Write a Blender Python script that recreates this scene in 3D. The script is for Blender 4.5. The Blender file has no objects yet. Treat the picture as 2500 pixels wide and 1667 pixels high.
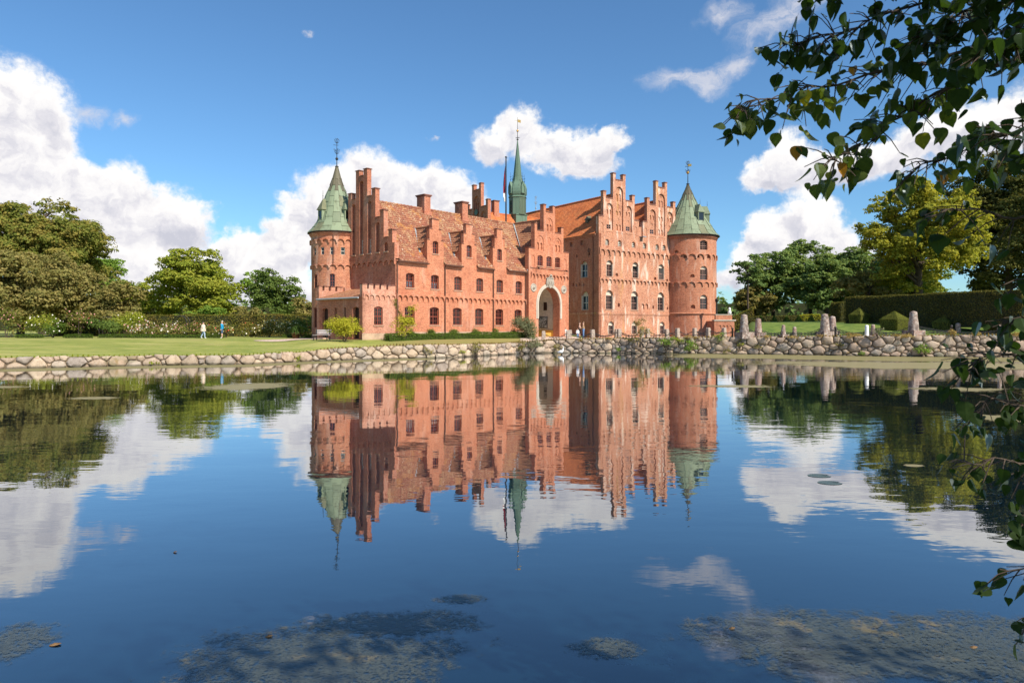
import bpy, bmesh, math, random
import numpy as np
from mathutils import Vector, Matrix, geometry

# ------------------------------------------------------------------ scene, camera, sky, sun
sc = bpy.context.scene
COL = sc.collection
random.seed(11)
RNG = np.random.default_rng(11)
R = math.radians
EYE = 2.6                                   # camera height above the water (water is z = 0)

cam = bpy.data.cameras.new('camera')
cam_o = bpy.data.objects.new('camera', cam)
COL.objects.link(cam_o)
cam.lens, cam.sensor_width = 24.0, 36.0
cam.shift_y = -0.0134
cam.clip_start, cam.clip_end = 0.05, 5000
cam_o.location = (0, 0, EYE)
cam_o.rotation_euler = (R(90), 0, 0)
cam.dof.use_dof = True
cam.dof.focus_distance = 75
cam.dof.aperture_fstop = 7.1
sc.camera = cam_o
sc.render.resolution_x, sc.render.resolution_y = 1024, 682

SUN_EL, SUN_AZ = R(42), math.atan2(0.694, -0.720)     # azimuth clockwise from +Y
sun_dir = Vector((math.sin(SUN_AZ) * math.cos(SUN_EL), math.cos(SUN_AZ) * math.cos(SUN_EL), math.sin(SUN_EL)))
sun = bpy.data.lights.new('sun', 'SUN')
sun.energy, sun.angle, sun.color = 5.0, R(0.53), (1.0, 0.92, 0.79)
sun_o = bpy.data.objects.new('sun', sun)
COL.objects.link(sun_o)
sun_o.rotation_euler = sun_dir.to_track_quat('Z', 'Y').to_euler()
sun_o.location = (30, -30, 60)

sc.view_settings.view_transform = 'Standard'
sc.view_settings.look = 'None'
sc.view_settings.exposure = 0.50
sc.view_settings.gamma = 1.0
sc.render.engine = 'CYCLES'
sc.cycles.use_denoising = True
sc.cycles.max_bounces = 6
sc.cycles.transparent_max_bounces = 12
sc.cycles.use_adaptive_sampling = True
sc.cycles.adaptive_threshold = 0.015


class NT:
    """tiny helper for writing node trees"""
    def __init__(s, tree):
        s.t = tree
        s.n = tree.nodes
        s.l = tree.links

    def new(s, typ, inputs=None, **props):
        nd = s.n.new(typ)
        for k, v in props.items():
            setattr(nd, k, v)
        for k, v in (inputs or {}).items():
            s.set(nd.inputs[k], v)
        return nd

    def set(s, sock, v):
        if isinstance(v, bpy.types.NodeSocket):
            s.l.new(v, sock)
        elif isinstance(v, (tuple, list)) and sock.type == 'RGBA' and len(v) == 3:
            sock.default_value = (*v, 1)
        else:
            sock.default_value = v

    def m(s, op, a, b=0.0, c=0.0, clamp=False):
        nd = s.n.new('ShaderNodeMath')
        nd.operation, nd.use_clamp = op, clamp
        for i, v in enumerate((a, b, c)):
            s.set(nd.inputs[i], v)
        return nd.outputs[0]

    def vm(s, op, a, b=(0, 0, 0), c=(0, 0, 0)):
        nd = s.n.new('ShaderNodeVectorMath')
        nd.operation = op
        s.set(nd.inputs[0], a)
        if op == 'SCALE':
            s.set(nd.inputs['Scale'], b)
        else:
            s.set(nd.inputs[1], b)
            if op == 'MULTIPLY_ADD':
                s.set(nd.inputs[2], c)
        return nd.outputs['Value'] if op in ('LENGTH', 'DOT_PRODUCT', 'DISTANCE') else nd.outputs[0]

    def noise(s, vec, scale, detail=4, rough=0.55, dist=0.0, out='Fac'):
        nd = s.new('ShaderNodeTexNoise', {'Scale': scale, 'Detail': detail, 'Roughness': rough, 'Distortion': dist})
        if vec is not None:
            s.l.new(vec, nd.inputs['Vector'])
        return nd.outputs[out]

    def ramp(s, fac, stops, interp='LINEAR'):
        nd = s.n.new('ShaderNodeValToRGB')
        nd.color_ramp.interpolation = interp
        els = nd.color_ramp.elements
        while len(els) > 1:
            els.remove(els[0])
        els[0].position, els[0].color = stops[0][0], (*stops[0][1], 1)
        for p, c in stops[1:]:
            e = els.new(p)
            e.color = (*c, 1)
        s.l.new(fac, nd.inputs[0])
        return nd.outputs[0]

    def mix(s, fac, a, b, mode='MIX'):
        nd = s.n.new('ShaderNodeMix')
        nd.data_type, nd.blend_type = 'RGBA', mode
        s.set(nd.inputs[0], fac)
        s.set(nd.inputs[6], a)
        s.set(nd.inputs[7], b)
        return nd.outputs[2]

    def sstep(s, x, a, b):
        nd = s.new('ShaderNodeMapRange', {'Value': x, 'From Min': a, 'From Max': b}, interpolation_type='SMOOTHSTEP')
        return nd.outputs[0]


def make_world():
    w = bpy.data.worlds.new('World')
    sc.world = w
    w.use_nodes = True
    t = NT(w.node_tree)
    t.n.clear()
    out = t.new('ShaderNodeOutputWorld')
    bg = t.new('ShaderNodeBackground', {'Strength': 0.092})
    t.l.new(bg.outputs[0], out.inputs[0])
    sky = t.new('ShaderNodeTexSky', sky_type='NISHITA', sun_disc=False, sun_elevation=SUN_EL, sun_rotation=SUN_AZ,
                altitude=0.0, air_density=1.0, dust_density=0.35, ozone_density=3.2)
    skyc = t.mix(1.0, sky.outputs[0], (0.73, 1.03, 1.20), 'MULTIPLY')
    d = t.new('ShaderNodeTexCoord').outputs['Generated']
    sep = t.new('ShaderNodeSeparateXYZ', {0: d})
    x, y, z = sep.outputs
    az = t.m('MULTIPLY', t.m('ARCTAN2', x, y), 57.2958)
    el = t.m('MULTIPLY', t.m('ARCSINE', z), 57.2958)
    p = t.new('ShaderNodeCombineXYZ', {0: az, 1: el, 2: 0.0}).outputs[0]
    # billow: warp the sky coordinate with two scales of noise
    n1 = t.noise(p, 0.11, 3, 0.5, out='Color')
    n2 = t.noise(p, 0.55, 5, 0.6, out='Color')
    q = t.vm('MULTIPLY_ADD', t.vm('SUBTRACT', n1, (.5, .5, .5)), (7.0, 5.0, 0), p)
    q = t.vm('MULTIPLY_ADD', t.vm('SUBTRACT', n2, (.5, .5, .5)), (2.6, 2.0, 0), q)
    # cumulus masses: azimuth, elevation, half-width, half-height (degrees), weight
    C = [(-36.4, 14.6, 4.0, 3.4), (-35.2, 11.2, 3.8, 3.6), (-33.8, 8.6, 4.6, 3.0), (-31.2, 10.4, 2.6, 2.0), (-29.2, 10.8, 2.2, 2.2),
         (-29.8, 8.6, 5.0, 2.4), (-26.6, 7.9, 2.6, 1.7), (-36, 7.6, 5, 2.6), (-40, 12, 4.5, 5),
         (-28.4, 5.0, 4.6, 2.0), (-24.4, 4.9, 4.2, 2.2), (-20.6, 5.3, 4.2, 2.0), (-17.4, 5.9, 2.8, 2.1), (-22.6, 6.4, 2.2, 1.4),
         (-31, 5.7, 2.8, 1.7), (-26, 3.0, 8, 2.2), (-18.6, 2.8, 5.5, 2.2),
         (-17.4, 8.7, 2.0, 1.7), (-15.3, 10.2, 2.8, 2.4), (-12.6, 11.6, 2.5, 2.6), (-9.8, 10.6, 3.0, 2.6), (-6.8, 11.4, 2.8, 2.2),
         (-4.5, 10.6, 2.2, 2.2), (-19.4, 7.7, 1.8, 1.2), (-6.8, 8.8, 5.0, 2.0),
         (-1.8, 15.0, 2.2, 1.7), (0.6, 16.3, 1.8, 1.8), (2.9, 14.9, 2.2, 1.7), (5.3, 14.6, 2.6, 1.9), (7.3, 15.2, 1.6, 1.4), (5.6, 13.2, 2.8, 1.1),
         (22.6, 13.0, 1.2, 1.9), (20.6, 11.6, 2.0, 1.4), (23.8, 11.2, 3.6, 1.6), (26.9, 11.8, 3.8, 1.8), (31.0, 12.4, 3.8, 1.8), (34.6, 13.2, 4.2, 2.2), (38.4, 13.6, 4, 3),
         (20.2, 7.6, 1.7, 1.8), (23.1, 8.2, 2.1, 2.1), (24.8, 7.2, 2.3, 2.1), (18.4, 5.3, 2.1, 1.5), (21.4, 6.2, 3.8, 1.8), (26, 5.6, 2.7, 1.4), (17.4, 3.6, 2.2, 1.2)]
    W = S = None
    for a, e, rx, ry in C:
        rel = t.vm('MULTIPLY_ADD', q, (1 / rx, 1 / ry, 0), (-a / rx, -e / ry, 0))
        wgt = t.m('SUBTRACT', 1.12, t.vm('LENGTH', rel), clamp=True)
        ry_ = t.new('ShaderNodeSeparateXYZ', {0: rel}).outputs[1]
        W = wgt if W is None else t.m('ADD', W, wgt)
        S = t.m('MULTIPLY', wgt, ry_) if S is None else t.m('MULTIPLY_ADD', wgt, ry_, S)
    relh = t.m('DIVIDE', S, t.m('MAXIMUM', W, 0.05))
    # the same kind of broken cumulus carries on round the rest of the sky
    away = t.m('MAXIMUM', t.sstep(t.m('ABSOLUTE', az), 40, 48), t.sstep(el, 27, 33))
    gen = t.noise(p, 0.05, 5, 0.55)
    gW = t.m('MULTIPLY', t.m('MULTIPLY', t.m('SUBTRACT', gen, 0.57), 5.0, clamp=True), away)
    W = t.m('ADD', W, gW)
    fine = t.noise(p, 1.5, 8, 0.66)
    dens = t.m('MULTIPLY_ADD', t.m('SUBTRACT', fine, 0.5), t.m('MULTIPLY', t.m('MULTIPLY', W, 4.0, clamp=True), 0.85), W)
    mask = t.sstep(dens, 0.03, 0.62)
    # thin wisps, high on the right and left
    Wi = None
    for a, e, rx, ry in [(19.5, 22.3, 3.0, 1.2), (22.6, 23.4, 3.2, 1.5), (25.5, 24.6, 3.0, 1.6), (17.0, 24.0, 2.4, 1.1), (13.6, 20.0, 3.4, 1.2), (16.2, 19.4, 2.2, 1.0), (17.8, 20.6, 2.2, 1.0), (-17.0, 22.3, .55, .28), (-32.0, 15.4, 2.2, .9), (-29.2, 15.2, 1.2, .6), (-7, 15.6, .7, .3)]:
        rel = t.vm('MULTIPLY_ADD', q, (1 / rx, 1 / ry, 0), (-a / rx, -e / ry, 0))
        wgt = t.m('SUBTRACT', 1.1, t.vm('LENGTH', rel), clamp=True)
        Wi = wgt if Wi is None else t.m('ADD', Wi, wgt)
    wn = t.noise(t.vm('MULTIPLY', q, (.7, 1.5, 1)), 0.9, 8, 0.74, 0.9)
    wisp = t.m('MULTIPLY', t.sstep(t.m('MULTIPLY', Wi, wn), 0.06, 0.66), 0.78)
    # body shade: sunlit crowns, grey-violet undersides, billow relief
    up = t.vm('ADD', q, (0.55, 0.9, 0))
    bump = t.m('SUBTRACT', t.noise(up, 0.42, 6, 0.6), t.noise(q, 0.42, 6, 0.6))
    lit = t.m('MULTIPLY_ADD', bump, -1.7, t.m('MULTIPLY_ADD', relh, 0.62, 0.50))
    lit = t.m('ADD', lit, t.m('MULTIPLY', t.m('SUBTRACT', fine, .5), 0.45))
    lit = t.m('ADD', lit, t.m('MULTIPLY', t.m('SUBTRACT', 1.0, t.sstep(dens, .15, .85)), .38), clamp=True)
    cc = t.ramp(lit, [(0.0, (4.8, 4.85, 5.5)), (0.35, (6.2, 6.1, 6.5)), (0.62, (7.5, 7.35, 7.4)), (1.0, (8.3, 8.15, 7.95))])
    col = t.mix(wisp, skyc, (5.8, 5.8, 6.3))
    col = t.mix(mask, col, cc)
    # pale band of far haze right at the horizon
    t.l.new(col, bg.inputs[0])
    try:
        w.cycles.sampling_method = 'MANUAL'
        w.cycles.sample_map_resolution = 512
    except Exception:
        pass


make_world()

# ------------------------------------------------------------------ materials
def mat(name):
    m = bpy.data.materials.new(name)
    m.use_nodes = True
    t = NT(m.node_tree)
    bsdf = t.n['Principled BSDF']
    bsdf.inputs['Specular IOR Level'].default_value = 0.25
    return m, t, bsdf


def uvsock(t):
    return t.new('ShaderNodeUVMap').outputs[0]


def objsock(t):
    return t.new('ShaderNodeTexCoord').outputs['Object']


def geopos(t):
    return t.new('ShaderNodeNewGeometry').outputs['Position']


def brick_mat(name, c1, c2, mortar, mott=.55, pale=0.0, dark=0.25, lichen=0.0):
    m, t, b = mat(name)
    uv = uvsock(t)
    pos = geopos(t)
    br = t.new('ShaderNodeTexBrick', {'Vector': uv, 'Color1': c1, 'Color2': c2, 'Mortar': mortar, 'Scale': 1.0, 'Mortar Size': 0.011,
                                      'Mortar Smooth': 0.2, 'Bias': 0.0, 'Brick Width': 0.25, 'Row Height': 0.075}, offset=0.5)
    n_ = t.noise(uv, 9.0, 2, .5)
    big = t.noise(pos, 0.35, 5, .6)
    streak = t.noise(t.vm('MULTIPLY', pos, (1.2, 1.2, .22)), 1.0, 5, .6)
    c = t.mix(t.sstep(n_, .45, .75), br.outputs[0], t.mix(1.0, br.outputs[0], (.72, .66, .64), 'MULTIPLY'))
    mot = t.noise(uv, 3.6, 6, .85)
    c = t.mix(t.m('MULTIPLY', t.sstep(mot, .50, .64), mott), c, t.mix(1.0, c, (.60, .52, .50), 'MULTIPLY'))
    c = t.mix(t.m('MULTIPLY', t.sstep(mot, .48, .36), mott), c, t.mix(1.0, c, (1.28, 1.22, 1.15), 'MULTIPLY'))
    c = t.mix(t.m('MULTIPLY', t.sstep(big, .5, .72), dark), c, t.mix(1.0, c, (.55, .5, .5), 'MULTIPLY'))
    c = t.mix(t.m('MULTIPLY', t.sstep(big, .5, .3), .35), c, t.mix(1.0, c, (1.18, 1.1, 1.0), 'MULTIPLY'))
    red = t.noise(t.vm('ADD', pos, (31.0, 7.0, 3.0)), .9, 5, .7)
    c = t.mix(t.m('MULTIPLY', t.sstep(red, .52, .62), .45), c, t.mix(1.0, c, (.74, .60, .58), 'MULTIPLY'))
    c = t.mix(t.m('MULTIPLY', t.sstep(red, .44, .36), .35), c, t.mix(1.0, c, (1.12, 1.22, 1.30), 'MULTIPLY'))
    crs = t.noise(t.vm('MULTIPLY', uv, (1.3, 11.0, 1.0)), 1.0, 3, .6)
    c = t.mix(t.m('MULTIPLY', t.sstep(crs, .50, .62), .35), c, t.mix(1.0, c, (.68, .62, .60), 'MULTIPLY'))
    run = t.noise(t.vm('MULTIPLY', pos, (2.4, 2.4, .13)), 1.0, 4, .6)
    c = t.mix(t.m('MULTIPLY', t.sstep(run, .57, .70), .40), c, t.mix(1.0, c, (.60, .54, .50), 'MULTIPLY'))
    if pale:
        c = t.mix(t.m('MULTIPLY', t.sstep(streak, .53, .66), pale), c, (.66, .50, .40))
        sp = t.noise(uv, 5.0, 3, .7)
        c = t.mix(t.m('MULTIPLY', t.sstep(sp, .58, .72), pale * .8), c, (.55, .36, .27))
    if lichen:
        c = t.mix(t.m('MULTIPLY', t.sstep(t.noise(t.vm('MULTIPLY', pos, (1, 1, .12)), .8, 4, .6), .58, .7), lichen), c, (.47, .25, .07))
    t.l.new(c, b.inputs['Base Color'])
    b.inputs['Roughness'].default_value = .88
    bp = t.new('ShaderNodeBump', {'Strength': .5, 'Distance': .01, 'Height': t.m('SUBTRACT', n_, br.outputs['Fac'])})
    t.l.new(bp.outputs[0], b.inputs['Normal'])
    return m


M_BRICK = brick_mat('brick_wing', (.58, .190, .090), (.43, .122, .058), (.54, .31, .20), .7, pale=.16, dark=.4)
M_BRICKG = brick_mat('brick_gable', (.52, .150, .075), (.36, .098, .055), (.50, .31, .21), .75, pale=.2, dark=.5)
M_BRICKM = brick_mat('brick_main', (.55, .200, .100), (.38, .115, .060), (.62, .44, .31), 1.0, pale=.9, dark=.5, lichen=.6)
M_BRICKT = brick_mat('brick_tower', (.54, .180, .088), (.37, .110, .057), (.56, .37, .25), .75, pale=.3, dark=.45, lichen=.12)
M_BRICKP = brick_mat('brick_porch', (.55, .215, .125), (.42, .145, .085), (.58, .40, .30), .7, pale=.35, dark=.5)


def plain(name, col, rough=.8, spec=.25, var=.2, scale=6.0, metal=0.0, bump=0.0):
    m, t, b = mat(name)
    p = objsock(t)
    n_ = t.noise(p, scale, 5, .6)
    c = t.mix(t.sstep(n_, .3, .7), tuple(v * (1 - var) for v in col), tuple(min(1, v * (1 + var)) for v in col))
    t.l.new(c, b.inputs['Base Color'])
    b.inputs['Roughness'].default_value = rough
    b.inputs['Specular IOR Level'].default_value = spec
    b.inputs['Metallic'].default_value = metal
    if bump:
        bp = t.new('ShaderNodeBump', {'Strength': bump, 'Distance': .03, 'Height': n_})
        t.l.new(bp.outputs[0], b.inputs['Normal'])
    return m


M_PLASTER = plain('pale_plaster', (.46, .40, .325), .85, var=.08, scale=1.5)
M_CREAM = plain('cream_render', (.60, .50, .39), .8, var=.15, scale=4)
M_OCHRE = plain('ochre_paint', (.55, .30, .06), .7, var=.1)
M_PLINTH = plain('stone_plinth', (.42, .29, .20), .9, var=.25, scale=1.2, bump=.3)
M_FRAME = plain('red_brown_paint', (.20, .045, .025), .45, .4, var=.12)
M_FRAMEW = plain('weathered_window_paint', (.27, .15, .12), .55, .3, var=.25)
M_FRAMEP = plain('pale_window_paint', (.55, .50, .42), .6, .3, var=.15)
M_DARK = plain('dark_wood', (.045, .02, .014), .6, var=.3)
M_VOID = plain('dark_interior', (.012, .010, .009), .9, var=.1)
M_IRON = plain('black_iron', (.025, .023, .022), .45, .4, var=.3)
M_PIPE = plain('brown_downpipe', (.12, .055, .035), .4, .4, var=.2)
M_ZINC = plain('zinc_flashing', (.30, .32, .34), .4, .5, var=.2)
M_COPING = plain('tile_coping', (.20, .085, .06), .85, var=.4, scale=5)
M_GILT = plain('gilded_metal', (.75, .42, .12), .3, .5, var=.1, metal=.8)
M_SILL = plain('sill_stone', (.40, .24, .16), .85, var=.25)
M_WHITE = plain('white_paint', (.78, .77, .74), .6, var=.05)
M_FLAGR = plain('flag_red', (.20, .012, .018), .8, var=.15)
M_CARVED = plain('carved_limestone', (.36, .31, .25), .85, var=.2, scale=14, bump=.4)
M_SOIL = plain('wall_core_earth', (.17, .125, .08), .95, var=.4, scale=3)
M_BARK = plain('bark', (.075, .055, .04), .9, var=.4, scale=8, bump=.4)
M_WOODB = plain('bench_wood', (.62, .55, .52), .7, var=.15)


def glass_mat():
    m, t, b = mat('window_glass')
    oi = t.new('ShaderNodeObjectInfo').outputs['Random']
    c = t.ramp(oi, [(0, (.006, .007, .008)), (.6, (.014, .015, .017)), (.85, (.035, .035, .035)), (1, (.07, .068, .064))])
    t.l.new(c, b.inputs['Base Color'])
    b.inputs['Roughness'].default_value = .04
    b.inputs['Specular IOR Level'].default_value = .6
    bp = t.new('ShaderNodeBump', {'Strength': .25, 'Distance': .01, 'Height': t.noise(objsock(t), 3.5, 2, .5)})
    t.l.new(bp.outputs[0], b.inputs['Normal'])
    return m


M_GLASS = glass_mat()


def clear_glass():
    m, t, b = mat('clear_window_glass')
    out = t.n['Material Output']
    tr = t.new('ShaderNodeBsdfTransparent', {0: (.85, .87, .88)})
    gl = t.new('ShaderNodeBsdfGlossy', {'Roughness': .04})
    fr = t.new('ShaderNodeFresnel', {'IOR': 1.5})
    mx = t.new('ShaderNodeMixShader', {0: fr.outputs[0], 1: tr.outputs[0], 2: gl.outputs[0]})
    t.l.new(mx.outputs[0], out.inputs[0])
    return m


M_GLASSC = clear_glass()


def tile_mat(name, base, base2, lichen, yellow, grey=(.50, .35, .19)):
    m, t, b = mat(name)
    pos = geopos(t)
    uv = uvsock(t)
    cell = t.new('ShaderNodeTexWhiteNoise', {'Vector': t.vm('FLOOR', t.vm('MULTIPLY', uv, (4.1667, 3.03, 0)))}, noise_dimensions='2D').outputs[0]
    c = t.mix(cell, base, base2)
    c = t.mix(t.m('MULTIPLY', t.sstep(t.noise(pos, .5, 4, .6), .5, .7), .55), c, t.mix(1.0, c, (.6, .55, .5), 'MULTIPLY'))
    if yellow:
        c = t.mix(t.m('MULTIPLY', t.sstep(t.noise(pos, .9, 5, .65), .54, .66), yellow), c, (.55, .25, .055))
    if lichen:
        v = t.noise(pos, 6.5, 4, .75)
        v2 = t.noise(pos, .7, 3, .6)
        f = t.sstep(t.m('MULTIPLY_ADD', v2, .35, v), .66, .80)
        c = t.mix(t.m('MULTIPLY', f, lichen), c, grey)
        w = t.noise(pos, 3.4, 3, .6)
        c = t.mix(t.m('MULTIPLY', t.sstep(w, .63, .68), lichen), c, (.68, .57, .43))
    t.l.new(c, b.inputs['Base Color'])
    b.inputs['Roughness'].default_value = .85
    bp = t.new('ShaderNodeBump', {'Strength': .4, 'Distance': .02, 'Height': t.noise(pos, 14, 3, .6)})
    t.l.new(bp.outputs[0], b.inputs['Normal'])
    return m


M_TILE = tile_mat('lichened_pantile', (.30, .105, .060), (.20, .068, .043), .66, .42)
M_TILEO = tile_mat('orange_pantile', (.60, .180, .060), (.42, .115, .042), .16, .25)
M_TILEB = tile_mat('brown_pantile', (.33, .15, .08), (.24, .10, .06), .25, .25)


def copper_mat(name, green, dark):
    m, t, b = mat(name)
    pos = objsock(t)
    gp = geopos(t)
    rnd = t.new('ShaderNodeObjectInfo').outputs['Random']
    c = t.ramp(rnd, [(0, tuple(v * 1.12 for v in green)), (.4, green), (.65, tuple(v * .86 for v in green)), (.88, (green[0] * .85, green[1] * .72, green[2] * .65)), (1, tuple(v * .92 for v in green))], 'CONSTANT')
    st = t.noise(t.vm('MULTIPLY', gp, (3.2, 3.2, .20)), 1.0, 5, .65)
    c = t.mix(t.m('MULTIPLY', t.sstep(st, .50, .66), .5), c, dark)
    bl = t.noise(gp, 2.4, 4, .6)
    c = t.mix(t.m('MULTIPLY', t.sstep(bl, .5, .7), .15), c, tuple(v * 1.3 for v in green))
    t.l.new(c, b.inputs['Base Color'])
    b.inputs['Roughness'].default_value = .6
    return m


M_COPPER = copper_mat('verdigris_copper', (.195, .235, .150), (.085, .080, .045))
M_COPPERD = copper_mat('brown_copper_top', (.13, .115, .075), (.07, .055, .035))
M_COPPERS = copper_mat('dark_verdigris', (.105, .165, .118), (.06, .075, .055))


def foliage_mat(name, c_lo, c_hi, autumn=None, amount=0.0, nscale=.35, transl=.38):
    m, t, b = mat(name)
    out = t.n['Material Output']
    tint = t.new('ShaderNodeAttribute', attribute_name='tint').outputs['Fac']
    pos = geopos(t)
    n_ = t.noise(pos, nscale, 3, .6)
    c = t.mix(t.m('MULTIPLY_ADD', tint, .6, t.m('MULTIPLY', n_, .45), clamp=True), c_lo, c_hi)
    if autumn:
        f = t.m('MULTIPLY', t.sstep(t.m('ADD', t.noise(pos, nscale * 1.6, 3, .6), t.m('MULTIPLY', tint, .15)), .52, .68), amount)
        c = t.mix(f, c, autumn)
    df = t.new('ShaderNodeBsdfDiffuse', {0: c})
    tr = t.new('ShaderNodeBsdfTranslucent', {0: t.mix(1.0, c, (1.3, 1.25, .6), 'MULTIPLY')})
    mx = t.new('ShaderNodeMixShader', {0: transl, 1: df.outputs[0], 2: tr.outputs[0]})
    t.l.new(mx.outputs[0], out.inputs[0])
    return m


# ------------------------------------------------------------------ mesh helpers
class MB:
    """collects faces; UVs are laid in metres from each face's own plane; an optional bend wraps x round a cylinder"""
    def __init__(s):
        s.v, s.f, s.sm, s.uv = [], [], [], []

    def face(s, pts, smooth=False, uv=None):
        i = len(s.v)
        s.v += [tuple(p) for p in pts]
        s.f.append(tuple(range(i, i + len(pts))))
        s.sm.append(smooth)
        if uv is None:
            n = Vector((0, 0, 0))
            P = [Vector(p) for p in pts]
            for k in range(len(P)):
                a, b_ = P[k], P[(k + 1) % len(P)]
                n += Vector(((a.y - b_.y) * (a.z + b_.z), (a.z - b_.z) * (a.x + b_.x), (a.x - b_.x) * (a.y + b_.y)))
            if n.length > 0:
                n.normalize()
            if abs(n.z) > .9:
                uv = [(p.x, p.y) for p in P]
            else:
                tx, ty = -n.y, n.x
                L = math.hypot(tx, ty) or 1
                tx, ty = tx / L, ty / L
                k = 1 / max(.25, math.sqrt(max(0, 1 - n.z * n.z)))
                uv = [(p.x * tx + p.y * ty, p.z * k) for p in P]
        s.uv += uv

    def box(s, x0, x1, y0, y1, z0, z1):
        a = [(x0, y0, z0), (x1, y0, z0), (x1, y1, z0), (x0, y1, z0), (x0, y0, z1), (x1, y0, z1), (x1, y1, z1), (x0, y1, z1)]
        for q in ((0, 1, 5, 4), (1, 2, 6, 5), (2, 3, 7, 6), (3, 0, 4, 7), (4, 5, 6, 7), (3, 2, 1, 0)):
            s.face([a[k] for k in q])

    def tube(s, path, radii, n=6, smooth=True, cap=True):
        P = [Vector(p) for p in path]
        rings = []
        for i, p in enumerate(P):
            d = (P[min(i + 1, len(P) - 1)] - P[max(i - 1, 0)]).normalized()
            up = Vector((0, 0, 1)) if abs(d.z) < .9 else Vector((1, 0, 0))
            a = d.cross(up).normalized()
            b_ = d.cross(a).normalized()
            r = radii[i] if isinstance(radii, (list, tuple)) else radii
            rings.append([p + (a * math.cos(k * 2 * math.pi / n) + b_ * math.sin(k * 2 * math.pi / n)) * r for k in range(n)])
        i0 = len(s.v)
        for rg in rings:
            s.v += [tuple(p) for p in rg]
        for i in range(len(rings) - 1):
            for k in range(n):
                q = (i0 + i * n + k, i0 + (i + 1) * n + k, i0 + (i + 1) * n + (k + 1) % n, i0 + i * n + (k + 1) % n)
                s.f.append(q)
                s.sm.append(smooth)
                s.uv += [(k / n, s.v[j][2]) for j in q]
        if cap:
            for rg, rev in ((rings[0], False), (rings[-1], True)):
                s.face(rg[::-1] if rev else rg)

    def lathe(s, prof, n=16, smooth=True, a0=0.0, a1=2 * math.pi, cx=0, cy=0):
        """prof: (radius, z) bottom to top"""
        full = abs(a1 - a0 - 2 * math.pi) < 1e-6
        cols = n if full else n + 1
        i0 = len(s.v)
        for r, z in prof:
            for k in range(cols):
                a = a0 + (a1 - a0) * k / n
                s.v.append((cx + r * math.sin(a), cy - r * math.cos(a), z))
        for i in range(len(prof) - 1):
            for k in range(n):
                k2 = (k + 1) % cols
                q = (i0 + i * cols + k, i0 + i * cols + k2, i0 + (i + 1) * cols + k2, i0 + (i + 1) * cols + k)
                s.f.append(q)
                s.sm.append(smooth)
                r_ = max(prof[i][0], prof[i + 1][0])
                u0, u1 = (a0 + (a1 - a0) * k / n) * r_, (a0 + (a1 - a0) * (k + 1) / n) * r_
                s.uv += [(u0, prof[i][1]), (u1, prof[i][1]), (u1, prof[i + 1][1]), (u0, prof[i + 1][1])]

    def panel(s, outline, openings=(), d=0.0, thick=.4, grid=None, smooth=False, side=True, back=True):
        """a wall drawn in x-z facing -y, front at y = d. openings: (loop, depth, sub) ; sub None = open hole, else list of openings in the niche's back"""
        pts, edges = [], []

        def addloop(lp):
            i = len(pts)
            for p in lp:
                pts.append(Vector(p))
            m_ = len(lp)
            for k in range(m_):
                edges.append((i + k, i + (k + 1) % m_))
        addloop(outline)
        for o in openings:
            addloop(o[0])
        if grid:
            xs = [p[0] for p in outline]
            zs = [p[1] for p in outline]
            x = min(xs) + grid[0]
            while x < max(xs) - grid[0] * .3:
                for z in (min(zs), max(zs)):
                    pts.append(Vector((x, z)))
                z = min(zs) + grid[1]
                while z < max(zs) - grid[1] * .3:
                    pts.append(Vector((x, z)))
                    z += grid[1]
                x += grid[0]
        res = geometry.delaunay_2d_cdt(pts, edges, [], 0, 1e-5)
        vs, fs = res[0], res[2]

        def inside(c, lp):
            r = False
            m_ = len(lp)
            for k in range(m_):
                (x1, y1), (x2, y2) = lp[k], lp[(k + 1) % m_]
                if (y1 > c[1]) != (y2 > c[1]) and c[0] < (x2 - x1) * (c[1] - y1) / (y2 - y1) + x1:
                    r = not r
            return r
        i0 = len(s.v)
        s.v += [(v.x, d, v.y) for v in vs]
        for f in fs:
            c = sum((vs[k] for k in f), Vector((0, 0))) / len(f)
            if not inside(c, outline) or any(inside(c, o[0]) for o in openings):
                continue
            a, b_, c_ = (vs[k] for k in f[:3])
            if (b_.x - a.x) * (c_.y - a.y) - (b_.y - a.y) * (c_.x - a.x) < 0:
                f = f[::-1]
            s.f.append(tuple(i0 + k for k in f))
            s.sm.append(smooth)
            s.uv += [(vs[k].x, vs[k].y) for k in f]

        def ccw(lp):
            A = sum(lp[k][0] * lp[(k + 1) % len(lp)][1] - lp[(k + 1) % len(lp)][0] * lp[k][1] for k in range(len(lp)))
            return lp if A > 0 else lp[::-1]
        for o in openings:
            lp = ccw(o[0])
            for k in range(len(lp)):
                a, b_ = lp[k], lp[(k + 1) % len(lp)]
                s.face([(b_[0], d, b_[1]), (a[0], d, a[1]), (a[0], d + o[1], a[1]), (b_[0], d + o[1], b_[1])][::-1])
            if o[2] is not None:
                s.panel(lp, o[2], d + o[1], side=False, back=False)
        if side:
            lp = ccw(outline)
            for k in range(len(lp)):
                a, b_ = lp[k], lp[(k + 1) % len(lp)]
                s.face([(a[0], d, a[1]), (b_[0], d, b_[1]), (b_[0], d + thick, b_[1]), (a[0], d + thick, a[1])][::-1])
            if back:
                tr = geometry.tessellate_polygon([[Vector((p[0], p[1], 0)) for p in lp]])
                for tri in tr:
                    q = [lp[k] for k in tri]
                    if (q[1][0] - q[0][0]) * (q[2][1] - q[0][1]) - (q[1][1] - q[0][1]) * (q[2][0] - q[0][0]) > 0:
                        q = q[::-1]
                    s.face([(p[0], d + thick, p[1]) for p in q])

    def bend(s, rad):
        s.v = [((rad - y) * math.sin(x / rad), -(rad - y) * math.cos(x / rad), z) for x, y, z in s.v]
        return s

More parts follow.
